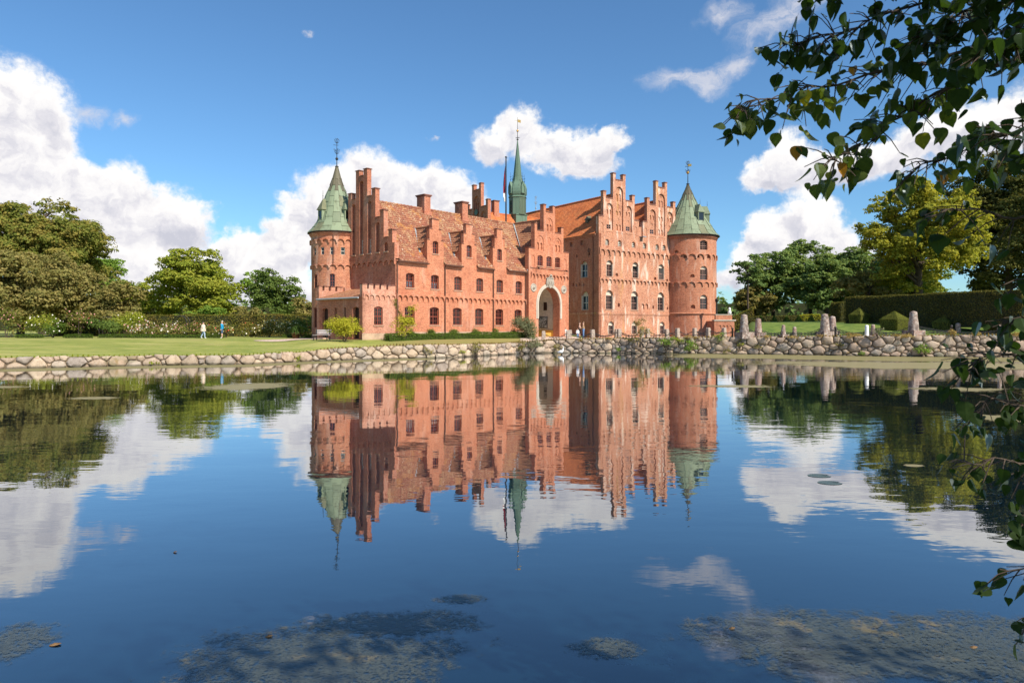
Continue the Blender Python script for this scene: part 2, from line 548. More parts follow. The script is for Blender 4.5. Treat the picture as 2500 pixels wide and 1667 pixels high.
    def mesh(s, name, m=None):
        me = bpy.data.meshes.new(name)
        me.from_pydata(s.v, [], s.f)
        uvl = me.uv_layers.new(name='UVMap')
        flat = np.array([c for uv in s.uv for c in uv], dtype=np.float32)
        uvl.data.foreach_set('uv', flat)
        me.polygons.foreach_set('use_smooth', np.array(s.sm, dtype=bool))
        if m:
            me.materials.append(m)
        me.update()
        return me


def link(name, data, parent=None, loc=(0, 0, 0), rz=0.0, kind=None, label=None):
    o = bpy.data.objects.new(name, data)
    COL.objects.link(o)
    o.location = loc
    if rz:
        o.rotation_euler = (0, 0, rz)
    if parent is not None:
        o.parent = parent
    if kind:
        o['kind'] = kind
    if label:
        o['label'] = label
    return o


def thing(name, label, cat, loc=(0, 0, 0), rz=0.0, group=None):
    o = link(name, None, None, loc, rz, 'thing', label)
    o['category'] = cat
    if group:
        o['group'] = group
    return o


def tag(o, label, cat, group=None):
    o['label'], o['category'], o['kind'] = label, cat, 'thing'
    if group:
        o['group'] = group
    return o


def put(name, mb, m, parent=None, loc=(0, 0, 0), rz=0.0, kind=None, label=None):
    return link(name, mb.mesh(name, m), parent, loc, rz, kind, label)


def rect(x0, x1, z0, z1):
    return [(x0, z0), (x1, z0), (x1, z1), (x0, z1)]


def arch(x0, x1, z0, z1, rise=None, n=8):
    """rectangle with a round (rise None) or segmental head whose crown is at z1"""
    w = (x1 - x0) / 2
    if rise is None or rise >= w:
        rr, zc = w, z1 - w
        a0 = 0.0
    else:
        rr = (w * w + rise * rise) / (2 * rise)
        zc = z1 - rr
        a0 = math.acos(w / rr)
    cx = (x0 + x1) / 2
    pts = [(x0, z0), (x1, z0)]
    for k in range(n + 1):
        a = a0 + (math.pi - 2 * a0) * k / n
        pts.append((cx + rr * math.cos(a), zc + rr * math.sin(a)))
    return pts


def frieze(x0, x1, zb, zt, top, period, proud=.07, tip=.09):
    """round-arched corbel table: straight head, scalloped lower edge"""
    n = max(1, round((x1 - x0) / period))
    w = (x1 - x0) / n
    pts = [(x0, top), (x0, zb)]
    for k in range(n):
        a, b_ = x0 + k * w + tip / 2, x0 + (k + 1) * w - tip / 2
        r_, c = (b_ - a) / 2, (a + b_) / 2
        zs = max(zb + .04, zt - r_)
        h = zt - zs
        pts.append((a, zb))
        for j in range(9):
            an = math.pi - math.pi * j / 8
            pts.append((c + r_ * math.cos(an), zs + h * math.sin(an)))
        pts.append((b_, zb))
    pts += [(x1, zb), (x1, top)]
    mb = MB()
    mb.panel(pts, (), -proud, proud)
    return mb


def pantiles(mb, eave0, eave1, prof, keep=None, tw=.24, course=.33, amp=.035):
    """corrugated courses of pantiles. eave0->eave1: direction along the eave (2D x range on local x). prof: [(y,z)...] up the slope; keep(x,y)->bool"""
    seg = [math.dist(prof[i], prof[i + 1]) for i in range(len(prof) - 1)]
    L = sum(seg)
    nr = max(2, round(L / course))

    def at(t):
        for i, sg in enumerate(seg):
            if t <= sg or i == len(seg) - 1:
                k = t / sg
                (y0, z0), (y1, z1) = prof[i], prof[i + 1]
                dy, dz = (y1 - y0) / sg, (z1 - z0) / sg
                return y0 + (y1 - y0) * k, z0 + (z1 - z0) * k, dy, dz
            t -= sg
    nc = max(1, round((eave1 - eave0) / tw))
    w = (eave1 - eave0) / nc
    wave = [(0, 0), (.28, 1.0), (.55, .25), (.8, -.55)]
    xs, hs = [], []
    for c in range(nc):
        for f, h in wave:
            xs.append(eave0 + (c + f) * w)
            hs.append(h * amp)
    xs.append(eave1)
    hs.append(0)
    rows = []
    for r_ in range(nr):
        for (tt, lift) in ((r_ * L / nr, .03), ((r_ + 1) * L / nr, .0)):
            y, z, dy, dz = at(tt)
            rows.append((y, z, -dz, dy, lift, tt))
    i0 = len(mb.v)
    nx = len(xs)
    for y, z, ny, nz, lift, tt in rows:
        for x, h in zip(xs, hs):
            mb.v.append((x, y + ny * (h + lift), z + nz * (h + lift)))
    for r_ in range(len(rows) - 1):
        for c in range(nx - 1):
            xc, yc = (xs[c] + xs[c + 1]) / 2, (rows[r_][0] + rows[r_ + 1][0]) / 2
            if keep and not keep(xc, yc):
                continue
            mb.f.append((i0 + r_ * nx + c, i0 + r_ * nx + c + 1, i0 + (r_ + 1) * nx + c + 1, i0 + (r_ + 1) * nx + c))
            mb.sm.append(False)
            t0, t1 = rows[r_][5], rows[r_ + 1][5]
            mb.uv += [(xs[c], t0 + .01), (xs[c + 1], t0 + .01), (xs[c + 1], t1 - .01), (xs[c], t1 - .01)]
    return mb


# ------------------------------------------------------------------ windows
WIN = {}


def window_meshes(w, h, rise, cols, rows, frame, key):
    k = (round(w, 2), round(h, 2), round(rise, 2), cols, rows, key)
    if k in WIN:
        return WIN[k]
    out = arch(-w / 2, w / 2, 0, h, rise) if rise else rect(-w / 2, w / 2, 0, h)
    fr, mu, gb = .075, .09, .03
    if w < .6:
        fr, mu = .05, .05
    ops = []
    z0, z1 = fr, h - rise * .75 - fr
    # two leaves, transom about two fifths down
    leaves = 2 if cols >= 2 else 1
    lw = (w - 2 * fr - (leaves - 1) * mu) / leaves
    split = z0 + (z1 - z0) * .5
    cc = cols // leaves
    for lf in range(leaves):
        xa = -w / 2 + fr + lf * (lw + mu)
        for (ra, rb, nr) in ((z0, split - mu / 2, rows // 2), (split + mu / 2, z1, rows - rows // 2)) if rows >= 2 else ((z0, z1, 1),):
            pw, ph = (lw - (cc - 1) * gb) / cc, (rb - ra - (nr - 1) * gb) / nr
            for i in range(cc):
                for j in range(nr):
                    ops.append((rect(xa + i * (pw + gb), xa + i * (pw + gb) + pw, ra + j * (ph + gb), ra + j * (ph + gb) + ph), .05, None))
    mb = MB()
    mb.panel(out, ops, 0, .06, back=False)
    g = MB()
    g.face([(p[0], .035, p[1]) for p in out])
    WIN[k] = (mb.mesh('window', frame), g.mesh('glass', None), w, h)
    return WIN[k]


def window(parent, x, z, w, h, rise=.12, cols=4, rows=4, frame=M_FRAME, key='a', d=.12, loc=None, rz=0.0, sill=True, glass=None, label=None, sillm=None, curtain=False):
    """x,z: middle of the sill line in the wall's own frame. loc/rz: the wall's placement in the building"""
    fm, gm, w, h = window_meshes(w, h, rise, cols, rows, frame, key)
    base = Matrix.Translation(loc or (0, 0, 0)) @ Matrix.Rotation(rz, 4, 'Z')
    o = link('window', fm, parent)
    o.matrix_local = base @ Matrix.Translation((x, d, z))
    if label:
        o['label'] = label
    g = link('glass', gm.copy() if (glass or curtain) else gm, o)
    if not curtain:                         # old panes never hang quite true
        g.rotation_euler = (random.uniform(-.03, .03), 0, random.uniform(-.05, .05))
    gmat = glass or (M_GLASSC if curtain else M_GLASS)
    if not g.data.materials:
        g.data.materials.append(gmat)
    if curtain:
        mb = MB()
        n = 14
        for k in range(n):
            xa, xb = -w / 2 + .06 + (w - .12) * k / n, -w / 2 + .06 + (w - .12) * (k + 1) / n
            mb.face([(xa, .12 + .02 * (k % 2), .05), (xb, .12 + .02 * ((k + 1) % 2), .05), (xb, .12 + .02 * ((k + 1) % 2), h * curtain), (xa, .12 + .02 * (k % 2), h * curtain)])
        put('curtain', mb, M_WHITE, o)
    if sill:
        key2 = ('sill', round(w, 2), round(d, 2))
        if key2 not in WIN:
            mb = MB()
            mb.box(-w / 2 - .09, w / 2 + .09, -d - .07, .02, -.11, -.005)
            WIN[key2] = mb.mesh('sill', sillm or M_SILL)
        link('sill', WIN[key2], o)
    return o

# ------------------------------------------------------------------ the castle
ZB = -0.3                                   # building heights below are measured 0.3 m above this datum
UW, VW = (.6762, .7367), (-.7367, .6762)    # along / into the gatehouse wing
P0 = (-10.903, 64.0)
RZW = math.atan2(UW[1], UW[0])
UM, VM = (.8097, .5869), (-.5869, .8097)    # along / into the main house
M0 = (13.353, 105.0)
RZM = math.atan2(UM[1], UM[0])
W90 = -math.pi / 2                          # walls that face the building's -x side: drawn with x = -y


def coping(parent, boxes, m=M_COPING, h=.09, o=.06):
    """one tile cap for each step of a gable: (x0,x1,y0,y1,z)"""
    for x0, x1, y0, y1, z in boxes:
        mb = MB()
        cx, cy, w, d = (x0 + x1) / 2, (y0 + y1) / 2, (x1 - x0) / 2 + o, (y1 - y0) / 2 + o
        mb.box(-w, w, -d, d, .002, h * .5)
        mb.box(-w + .05, w - .05, -d + .05, d - .05, h * .5, h)
        put('coping', mb, m, parent, (cx, cy, z))


def chimney(parent, x0, x1, y0, y1, z0, z1, m=M_BRICKG):
    mb = MB()
    mb.box(x0, x1, y0, y1, z0, z1)
    mb.box(x0 - .1, x1 + .1, y0 - .1, y1 + .1, z0, z0 + (z1 - z0) * .28)
    o = put('chimney', mb, m, parent)
    mb = MB()
    mb.box(x0 - .07, x1 + .07, y0 - .07, y1 + .07, z1 - .16, z1 - .06)
    mb.box(x0 - .13, x1 + .13, y0 - .13, y1 + .13, z1 - .059, z1 + .04)
    put('chimney_cap', mb, M_COPING, o)
    return o


def downpipe(parent, x, y, z0, z1):
    mb = MB()
    mb.tube([(x, y, z0), (x, y, z1 - .25), (x, y - .02, z1 - .1), (x, y - .1, z1)], .055, 6)
    for z in np.arange(z0 + 1, z1 - .4, 1.9):
        mb.tube([(x, y, z), (x, y, z + .08)], .075, 6)
    put('downpipe', mb, M_PIPE, parent)


# ---- gatehouse wing
wing = thing('castle_wing', 'red brick wing with lichened tile roof and three stepped dormers beside the gate arch', 'castle wing', (P0[0], P0[1], ZB), RZW)
UPW = [1.73, 4.85, 7.95, 11.09, 14.15, 17.24]
LOW = [1.67, 4.77, 7.86, 11.01, 14.09, 17.15]
DORM = [4.92, 9.53, 14.14]
out = [(0.0, 1.3), (18.5, 1.3), (18.5, 9.3)]
for c in reversed(DORM):
    out += [(c + 1.07, 9.3), (c + 1.07, 11.55), (c + .78, 11.55), (c + .78, 12.65), (c + .44, 12.65), (c + .44, 13.6),
            (c - .44, 13.6), (c - .44, 12.65), (c - .78, 12.65), (c - .78, 11.55), (c - 1.07, 11.55), (c - 1.07, 9.3)]
out += [(0.0, 9.3)]
ops = [(arch(c - .51, c + .51, 6.73, 8.13, .14), .22, None) for c in UPW]
ops += [(arch(c - .6, c + .6, 3.18, 4.94, .16), .22, None) for c in LOW]
ops += [(arch(c - .36, c + .36, 10.22, 11.48, .12), .22, None) for c in DORM]
ops += [(arch(c - .13, c + .13, 6.75, 7.28, .06, 4), .035, []) for c in (3.25, 6.5, 9.55, 12.6, 15.75)]
mb = MB()
mb.panel(out, ops, 0, .45, back=False)
put('wall', mb, M_BRICK, wing)
for i, c in enumerate(UPW):
    window(wing, c, 6.73, 1.02, 1.40, .14, d=.2, curtain=(.45 if i in (0, 1, 4) else False))
for i, c in enumerate(LOW):
    window(wing, c, 3.18, 1.20, 1.76, .16, d=.2, curtain=(.55 if i == 1 else .96 if i == 2 else .42 if i == 3 else False))
for c in DORM:
    window(wing, c, 10.22, .72, 1.26, .12, 2, 4, M_FRAME, 'd', d=.2)
put('arch_frieze', frieze(0.05, 18.4, 5.56, 5.96, 6.08, .655, .17, .11), M_BRICK, wing)
mb = MB()
mb.panel([(-.0, 1.3), (18.46, 1.3), (18.46, 2.45), (18.46, 2.5), (0, 2.5)], (), -.055, .055)
put('plinth', mb, M_PLINTH, wing)
mb = MB()                                   # corbelled eaves course between the dormers
edges = [0.0] + [e for c in DORM for e in (c - 1.07, c + 1.07)] + [18.47]
for k in range(0, len(edges), 2):
    o = MB()
    o.box(edges[k] + .003, edges[k + 1] - .003, -.10, -.002, 8.98, 9.12)
    o.box(edges[k] + .003, edges[k + 1] - .003, -.17, -.004, 9.121, 9.25)
    put('eaves_course', o, M_BRICKG, wing)
    o = MB()
    o.tube([(edges[k] + .02, -.33, 9.17), (edges[k + 1] - .02, -.33, 9.13)], .075, 8)
    put('gutter', o, M_PIPE, wing)


def keep_wing(x, y):
    if x > 18.47 + .6934 * max(y, 0):
        return False
    for c in DORM:
        if abs(x - c) < 1.09 and y < .55:
            return False
    return True


mb = MB()
pantiles(mb, .32, 22.1, [(-.32, 9.22), (.55, 9.98), (5.235, 15.6)], keep_wing)
mb.face([(.3, 5.235, 15.58), (22.1, 5.235, 15.58), (22.1, 10.6, 9.2), (.3, 10.6, 9.2)])
put('roof', mb, M_TILE, wing, label='brown pantile roof speckled with pale and orange lichen')
mb = MB()
for k in range(46):
    x = .6 + k * .465
    mb.tube([(x, 5.235, 15.60), (x + .46, 5.235, 15.63)], [.14, .16], 6)
put('ridge_tiles', mb, M_TILE, wing, kind='stuff')
mb = MB()
mb.box(.3, 18.4, 10.1, 10.45, 1.3, 9.3)
put('back_wall', mb, M_BRICKG, wing)
# dormers: brick cheeks and little saddle roofs running back into the main roof
for c in DORM:
    mb = MB()
    for sgn in (-1, 1):
        x0, x1 = (c - 1.06, c - .85) if sgn < 0 else (c + .85, c + 1.06)
        mb.box(x0, x1, .451, 1.9, 9.3, 11.15)
    d = put('dormer', mb, M_BRICKG, wing)
    mb = MB()
    pantiles(mb, -2.9, -.42, [(c - 1.30, 10.75), (c, 12.98)], lambda a, xx: -a < 3.3 * (xx - c + 1.9) / 1.5 + .9)
    put('dormer_roof', mb, M_TILEB, d, (0, 0, 0), W90)
    mb = MB()
    mb.face([(c, .42, 12.97), (c, 3.05, 12.97), (c + 1.3, 1.1, 10.75), (c + 1.3, .42, 10.75)])
    put('dormer_roof', mb, M_TILEB, d)
    mb = MB()
    mb.tube([(c, .42, 13.0), (c, 3.1, 13.02)], .12, 6)
    put('ridge_tiles', mb, M_TILEB, d)
    mb = MB()                               # lead valley
    mb.face([(c - 1.45, .75, 10.33), (c - 1.30, .72, 10.33), (c - .02, 3.02, 13.06), (c - .14, 3.06, 13.07)])
    put('lead_valley', mb, M_ZINC, d)
    coping(wing, [(c - .44, c + .44, 0, .45, 13.6), (c - .78, c - .46, 0, .45, 12.65), (c + .46, c + .78, 0, .45, 12.65), (c - 1.07, c - .80, 0, .45, 11.55), (c + .80, c + 1.07, 0, .45, 11.55)])
mb = MB()
mb.face([(18.30, -.35, 9.36), (18.55, -.33, 9.36), (22.2, 5.2, 15.75), (21.95, 5.22, 15.75)])
put('lead_valley', mb, M_ZINC, wing)
for x in (.10, 6.10, 13.06, 18.30):
    downpipe(wing, x, -.13, 1.6, 9.15)
chimney(wing, 7.5, 8.35, 4.75, 6.0, 14.6, 17.1)
chimney(wing, 13.05, 13.9, 4.75, 6.0, 14.6, 17.1)
mb = MB()                                   # small roof light
mb.box(16.1, 16.65, 1.9, 2.5, 11.75, 12.12)
put('roof_light', mb, M_ZINC, wing)

# gable end: lower wall, corbel table, stepped gable with tall blind arches
mb = MB()
mb.panel([(-10.47, 1.3), (.02, 1.3), (.02, 9.2), (-10.47, 9.2)], (), 0, .4)
gl = put('gable_wall', mb, M_BRICKG, wing, (-.02, 0, 0), W90)
put('arch_frieze', frieze(-10.4, -.0, 8.85, 9.28, 9.5, .86, .15, .12), M_BRICKG, wing, (-.021, 0, 0), W90)
PIL = [.6 + 1.325 * k for k in range(8)]
TOP = [12.1, 14.1, 16.35, 18.45, 18.45, 16.35, 14.1, 12.1]
STEP = [11.45, 13.5, 15.7, 17.85, 15.7, 13.5, 11.45]
hw = .29
lft = [(-.02, 9.42)]
pts = [(-10.49, 9.42), (.02, 9.42), (.02, 11.0), (.02, 12.1 - 1.2)]
pts = [(-10.49, 9.42), (.02, 9.42), (.02, 10.9)]
cur = 10.9
for k in range(8):
    a0, a1 = -(PIL[k] - hw), -(PIL[k] + hw)
    pts += [(a0, cur), (a0, TOP[k]), (a1, TOP[k])]
    cur = STEP[k] if k < 7 else 10.9
    pts += [(a1, cur)]
pts += [(-10.49, 10.9)]
ops = []
NICHE = []
for k in range(7):
    a0, a1 = -(PIL[k + 1] - hw - .05), -(PIL[k] + hw + .05)
    NICHE.append((a0, a1))
    ops.append((arch(a0, a1, 10.15, STEP[k] - .45), .30, []))
mb = MB()
mb.panel(pts, ops, 0, .5)
put('stepped_gable', mb, M_BRICKG, wing, (-.16, 0, 0), W90, label='stepped brick gable with tall blind arches and pillar tops')
for k, (a0, a1) in enumerate(NICHE):
    mb = MB()
    mb.box(a0 - .04, a1 + .04, -.08, .29, 10.03, 10.14)
    put('sill', mb, M_SILL, wing, (-.16, 0, 0), W90)
    if k in (2, 3):
        window(wing, (a0 + a1) / 2, 10.2, .62, 1.36, 0, 2, 4, M_FRAMEP, 'g', d=.285, loc=(-.16, 0, 0), rz=W90, sill=False)
        mb = MB()
for k in range(8):
    coping(wing, [(-.16, .34, PIL[k] - hw, PIL[k] + hw, TOP[k])], o=.08)
    if k < 7:
        coping(wing, [(-.16, .34, PIL[k] + hw + .085, PIL[k + 1] - hw - .085, STEP[k])])

# ---- annex and porch
porch = thing('entrance_porch', 'low battlemented brick porch with lean-to tile roof at the foot of the stepped gable', 'porch', (P0[0], P0[1], ZB), RZW)
pts = [(-3.7, 1.3), (-.022, 1.3), (-.022, 6.8)]
for xc in (-.95, -1.75, -2.42, -3.1):
    pts += [(xc + .11, 6.8), (xc + .11, 6.42), (xc - .11, 6.42), (xc - .11, 6.8)]
pts += [(-3.7, 6.8)]
mb = MB()
mb.panel(pts, [(arch(-2.43, -1.47, 3.15, 4.85, .14), .14, None)], 0, .4)
put('wall', mb, M_BRICKP, porch, (0, .03, 0))
window(porch, -1.95, 3.15, .96, 1.70, .14, loc=(0, .03, 0))
put('arch_frieze', frieze(-3.65, -.03, 5.5, 5.88, 6.0, .6, .11, .1), M_BRICKP, porch, (0, .029, 0))
mb = MB()
mb.panel([(-3.76, 1.3), (-.022, 1.3), (-.022, 2.4), (-3.76, 2.4)], (), -.05, .05)
put('plinth', mb, M_PLINTH, porch, (0, .028, 0))
for x0, x1 in ((-3.7, -3.23), (-2.97, -2.55), (-2.29, -1.88), (-1.62, -1.08), (-.82, -.1)):
    coping(porch, [(x0, x1, .03, .43, 6.8)], o=.05)
mb = MB()
ops = [(arch(-6.62, -5.6, 1.75, 4.8, .16), .45, None), (arch(-4.5, -4.13, 2.6, 4.8, .12), .35, None), (arch(-3.0, -2.62, 2.6, 4.8, .12), .35, None), (arch(-1.55, -.55, 1.9, 4.8, .16), .45, None)]
mb.panel([(-7.2, 1.3), (-.03, 1.3), (-.03, 5.68), (-7.2, 5.68)], ops, 0, .36)
put('arcade_wall', mb, M_BRICKG, porch, (-3.702, 0, 0), W90)
for (a0, a1, z0) in ((-6.6, -5.62, 1.76), (-4.48, -4.15, 2.62), (-2.98, -2.64, 2.62), (-1.53, -.57, 1.92)):
    mb = MB()
    mb.box(a0, a1, .30, .34, z0, 4.72)
    for k in range(5):
        x = a0 + (a1 - a0) * (k + .5) / 5
        mb.box(x - .02, x + .02, .285, .299, z0, 4.72)
    put('door' if a1 - a0 > .8 else 'shutter', mb, M_DARK, porch, (-3.702, 0, 0), W90)
mb = MB()
pantiles(mb, -7.1, -.44, [(-4.0, 5.66), (-.03, 6.72)])
put('roof', mb, M_TILEB, porch, (0, 0, 0), W90)
mb = MB()
mb.tube([(-4.03, .2, 5.60), (-4.03, 7.1, 5.62)], .075, 8)
put('gutter', mb, M_ZINC, porch)
pts = [(-3.7, 1.3), (-.03, 1.3), (-.03, 6.9)]
for xc in (-.9, -1.75, -2.5, -3.2):
    pts += [(xc + .12, 6.9), (xc + .12, 6.5), (xc - .12, 6.5), (xc - .12, 6.9)]
pts += [(-3.7, 6.9)]
mb = MB()
mb.panel(pts, (), 0, .35)
put('wall', mb, M_BRICKP, porch, (0, 7.2, 0))
for x0, x1 in ((-3.7, -3.33), (-3.07, -2.63), (-2.37, -1.88), (-1.62, -1.03)):
    coping(porch, [(x0, x1, 7.2, 7.55, 6.9)], o=.05)
mb = MB()
for k, (w, h) in enumerate(((1.0, .16), (.72, .32))):
    mb.box(-3.72 - w, -3.706, 5.35 - .2 * k * 0, 6.9, 1.3, 1.62 + h)
put('doorstep', mb, M_PLINTH, porch)


# ---- round towers
def roof_radius(prof, z):
    for (r0, z0), (r1, z1) in zip(prof, prof[1:]):
        if z0 <= z <= z1:
            return r0 + (r1 - r0) * (z - z0) / (z1 - z0)
    return prof[-1][0]


def copper_roof(parent, prof, ncol, breaksA, breaksB, m, mtop, ztop, seam=.035):
    """standing-seam copper cone: every sheet is its own piece, courses staggered between neighbouring strips"""
    roof = MB()
    roof.lathe([(r - .05, z) for r, z in prof], 32)
    ro = put('roof', roof, M_COPPERD, parent)
    da = 2 * math.pi / ncol
    for par, br in enumerate((breaksA, breaksB)):
        for z0, z1 in zip(br, br[1:]):
            mb = MB()
            zs = sorted({z0, z1} | {z for _, z in prof if z0 < z < z1})
            rows = [(roof_radius(prof, z), z) for z in zs]
            rows = [(r + (.03 if i == 0 else 0), z + (.025 if i == 0 else 0)) for i, (r, z) in enumerate(rows)]
            mb.lathe(rows, 2, True, -da / 2 + .02 * da, da / 2 - .02 * da)
            # standing seam along one edge
            for (ra, za), (rb, zb) in zip(rows, rows[1:]):
                for e0, e1 in (((ra, za), (rb, zb)),):
                    w = seam * min(1, .3 + ra / 2)
                    a = -da / 2
                    ca, sa = math.cos(a), math.sin(a)
                    P = lambda r, z, off: (r * sa + off * ca, -r * ca + off * sa, z)
                    mb.face([P(ra, za, -w / 2), P(ra + w, za, -w / 2), P(rb + w, zb, -w / 2), P(rb, zb, -w / 2)])
                    mb.face([P(ra + w, za, -w / 2), P(ra + w, za, w / 2), P(rb + w, zb, w / 2), P(rb + w, zb, -w / 2)])
                    mb.face([P(ra + w, za, w / 2), P(ra, za, w / 2), P(rb, zb, w / 2), P(rb + w, zb, w / 2)])
            me = mb.mesh('copper_sheet', mtop if (z0 + z1) / 2 > ztop else m)
            for c in range(par, ncol, 2):
                link('copper_sheet', me, ro, (0, 0, 0), c * da)
    return ro


def finial(parent, z0, z1, ball=None, m=M_IRON, scrolls=True, r=.05, ballm=None, vane=False):
    mb = MB()
    H_ = z1 - z0
    mb.tube([(0, 0, z0), (0, 0, z1)], [r, r * .35], 6)
    mb.lathe([(0, z0 - .02), (r * 3.2, z0), (r * 3.4, z0 + .08), (r * 1.2, z0 + .14)], 8)
    if scrolls:
        zc = z0 + H_ * .55
        for k in range(4):
            a = k * math.pi / 2 + .4
            ca, sa = math.cos(a), math.sin(a)
            pth = [(.02, -.22), (.16, -.16), (.26, 0.0), (.22, .16), (.30, .25), (.36, .14)]
            mb.tube([(ca * x * H_ * .33, sa * x * H_ * .33, zc + zz * H_ * .36) for x, zz in pth], r * .42, 5)
            mb.tube([(ca * x * H_ * .12, sa * x * H_ * .12, z1 - H_ * .16 + zz * H_ * .2) for x, zz in [(0, 0), (.5, .2), (.75, .6), (.3, .9)]], r * .4, 5)
        mb.tube([(-H_ * .12, 0, z0 + H_ * .78), (H_ * .06, 0, z0 + H_ * .78)], r * .4, 5)
    o = put('finial', mb, m, parent)
    if ball:
        b = MB()
        zb = z0 + ball[0]
        b.lathe([(ball[1] * math.sin(math.pi * k / 10), zb - ball[1] * math.cos(math.pi * k / 10)) for k in range(11)], 12)
        put('ball', b, ballm or m, o)
    if vane:
        b = MB()
        zt = z1 - H_ * .22
        b.box(.03, vane, -.012, .012, zt, zt + vane * .7)
        b.box(-vane * .8, -.02, -.01, .01, zt + vane * .3, zt + vane * .36)
        put('weather_vane', b, ballm or m, o)
    return o


def lucarne(parent, ang, r_front, z0, z1, zp, w, m, rback, win=True):
    """small copper roof dormer on a cone; drawn facing -y then turned"""
    h = w / 2
    mb = MB()
    mb.panel(rect(-h, h, z0, z1), [(rect(-h + .12, h - .12, z0 + .14, z1 - .1), .06, None)] if win else (), -r_front, .1)
    for sx in (-1, 1):
        mb.box(min(sx * h, sx * (h - .05)), max(sx * h, sx * (h - .05)), -r_front + .101, -rback, z0, z1)
    o = put('roof_dormer', mb, m, parent, (0, 0, 0), ang)
    g = MB()
    g.face([(-h + .1, -r_front + .05, z0 + .1), (h - .1, -r_front + .05, z0 + .1), (h - .1, -r_front + .05, z1 - .08), (-h + .1, -r_front + .05, z1 - .08)])
    put('glass', g, M_GLASS, o)
    rf = MB()
    e = h + .12
    yf, yr = -r_front - .12, -r_front + .35
    A, B = (-e, yf, z1), (e, yf, z1)
    Cc, D = (0, yr, zp), (0, -rback + .5, zp + .05)
    rf.face([A, B, Cc])
    rf.face([B, (e, -rback + .2, z1), D, Cc])
    rf.face([(-e, -rback + .2, z1), A, Cc, D])
    rf.face([A, (-e, -rback + .2, z1), (e, -rback + .2, z1), B])
    rr = put('dormer_roof', rf, m, o)
    f = MB()
    f.tube([(0, yr, zp - .05), (0, yr, zp + .85)], [.03, .012], 5)
    f.lathe([(0, zp + .25), (.06, zp + .31), (0, zp + .37)], 6, cy=yr)
    put('spike', f, M_IRON, o)
    return o


TL = (P0[0] + 9.8 * VW[0], P0[1] + 9.8 * VW[1])
tl = thing('round_tower', 'slim round brick tower with green copper cone at the end of the wing', 'tower', (TL[0], TL[1], ZB), R(14.4))
r1 = 2.5
angs = [R(a) for a in (-57, -33.5, -10, 13.5)]
C = 2 * math.pi * r1
mb = MB()
ops = [(arch(r1 * R(a) - .26, r1 * R(a) + .26, z0, z1, .1, 5), .16, None) for a, z0, z1 in ((-56, 6.9, 8.3), (-10.5, 6.9, 8.3), (-57, 2.9, 4.95))]
mb.panel(rect(-C / 2, C / 2, 1.3, 9.1), ops, 0, .3, (C / 48, .9), True, False)
mb.bend(r1)
put('wall', mb, M_BRICKT, tl)
r2 = 2.56
C2 = 2 * math.pi * r2
mb = MB()
ops = [(rect(r2 * a - .21, r2 * a + .21, 10.2, 10.95), .16, None) for a in angs]
mb.panel(rect(-C2 / 2, C2 / 2, 9.1, 12.55), ops, 0, .3, (C2 / 48, .9), True, False)
mb.bend(r2)
put('wall', mb, M_BRICKT, tl)
for z, rr, zb, zt, tp in ((0, 2.5, 8.86, 9.2, 9.3), (0, 2.56, 11.36, 11.76, 11.95)):
    f = frieze(-math.pi * rr, math.pi * rr, zb, zt, tp, 2 * math.pi * rr / 22, .17, .11)
    put('arch_frieze', f.bend(rr), M_BRICKT, tl)
mb = MB()
mb.lathe([(2.56, 12.1), (2.66, 12.16), (2.66, 12.26), (2.75, 12.3), (2.75, 12.5), (2.5, 12.56)], 40)
put('cornice', mb, M_BRICKG, tl)


def cyl_window(parent, rr, a, z, w, h, rise, cols, rows, frame, key, d=.12, **kw):
    return window(parent, 0, z, w, h, rise, cols, rows, frame, key, d=0, loc=((rr - d) * math.sin(a), -(rr - d) * math.cos(a), 0), rz=a, **kw)


for a in (-56, -10.5):
    cyl_window(tl, 2.5, R(a), 6.92, .52, 1.38, .1, 2, 4, M_FRAME, 't')
cyl_window(tl, 2.5, R(-57), 2.92, .52, 2.0, .1, 2, 4, M_FRAME, 't')
for a in angs:
    cyl_window(tl, 2.56, a, 10.2, .42, .74, 0, 1, 2, M_FRAMEP, 's')
PROF_L = [(2.9, 12.56), (2.36, 13.22), (1.98, 13.78), (1.66, 14.7), (1.26, 16.14), (.75, 17.38), (.42, 18.4), (.13, 19.5)]
copper_roof(tl, PROF_L, 16, [12.56, 13.5, 14.6, 15.7, 16.9, 18.2, 19.5], [12.56, 13.1, 14.1, 15.2, 16.3, 17.5, 19.5], M_COPPER, M_COPPERD, 17.2)
mb = MB()
mb.lathe([(2.92, 12.5), (2.95, 12.53), (2.92, 12.58), (2.6, 12.57)], 40)
put('eave_edge', mb, M_IRON, tl)
finial(tl, 19.5, 22.4, (.85, .15), scrolls=True, r=.055)
for a in (-57, 33, 123, 213):
    lucarne(tl, R(a), 1.98, 13.75, 14.85, 16.0, .72, M_COPPER, 1.2)
downpipe(tl, 2.5 * math.sin(R(-8)), -2.5 * math.cos(R(-8)) - .09, 9.3, 12.4)

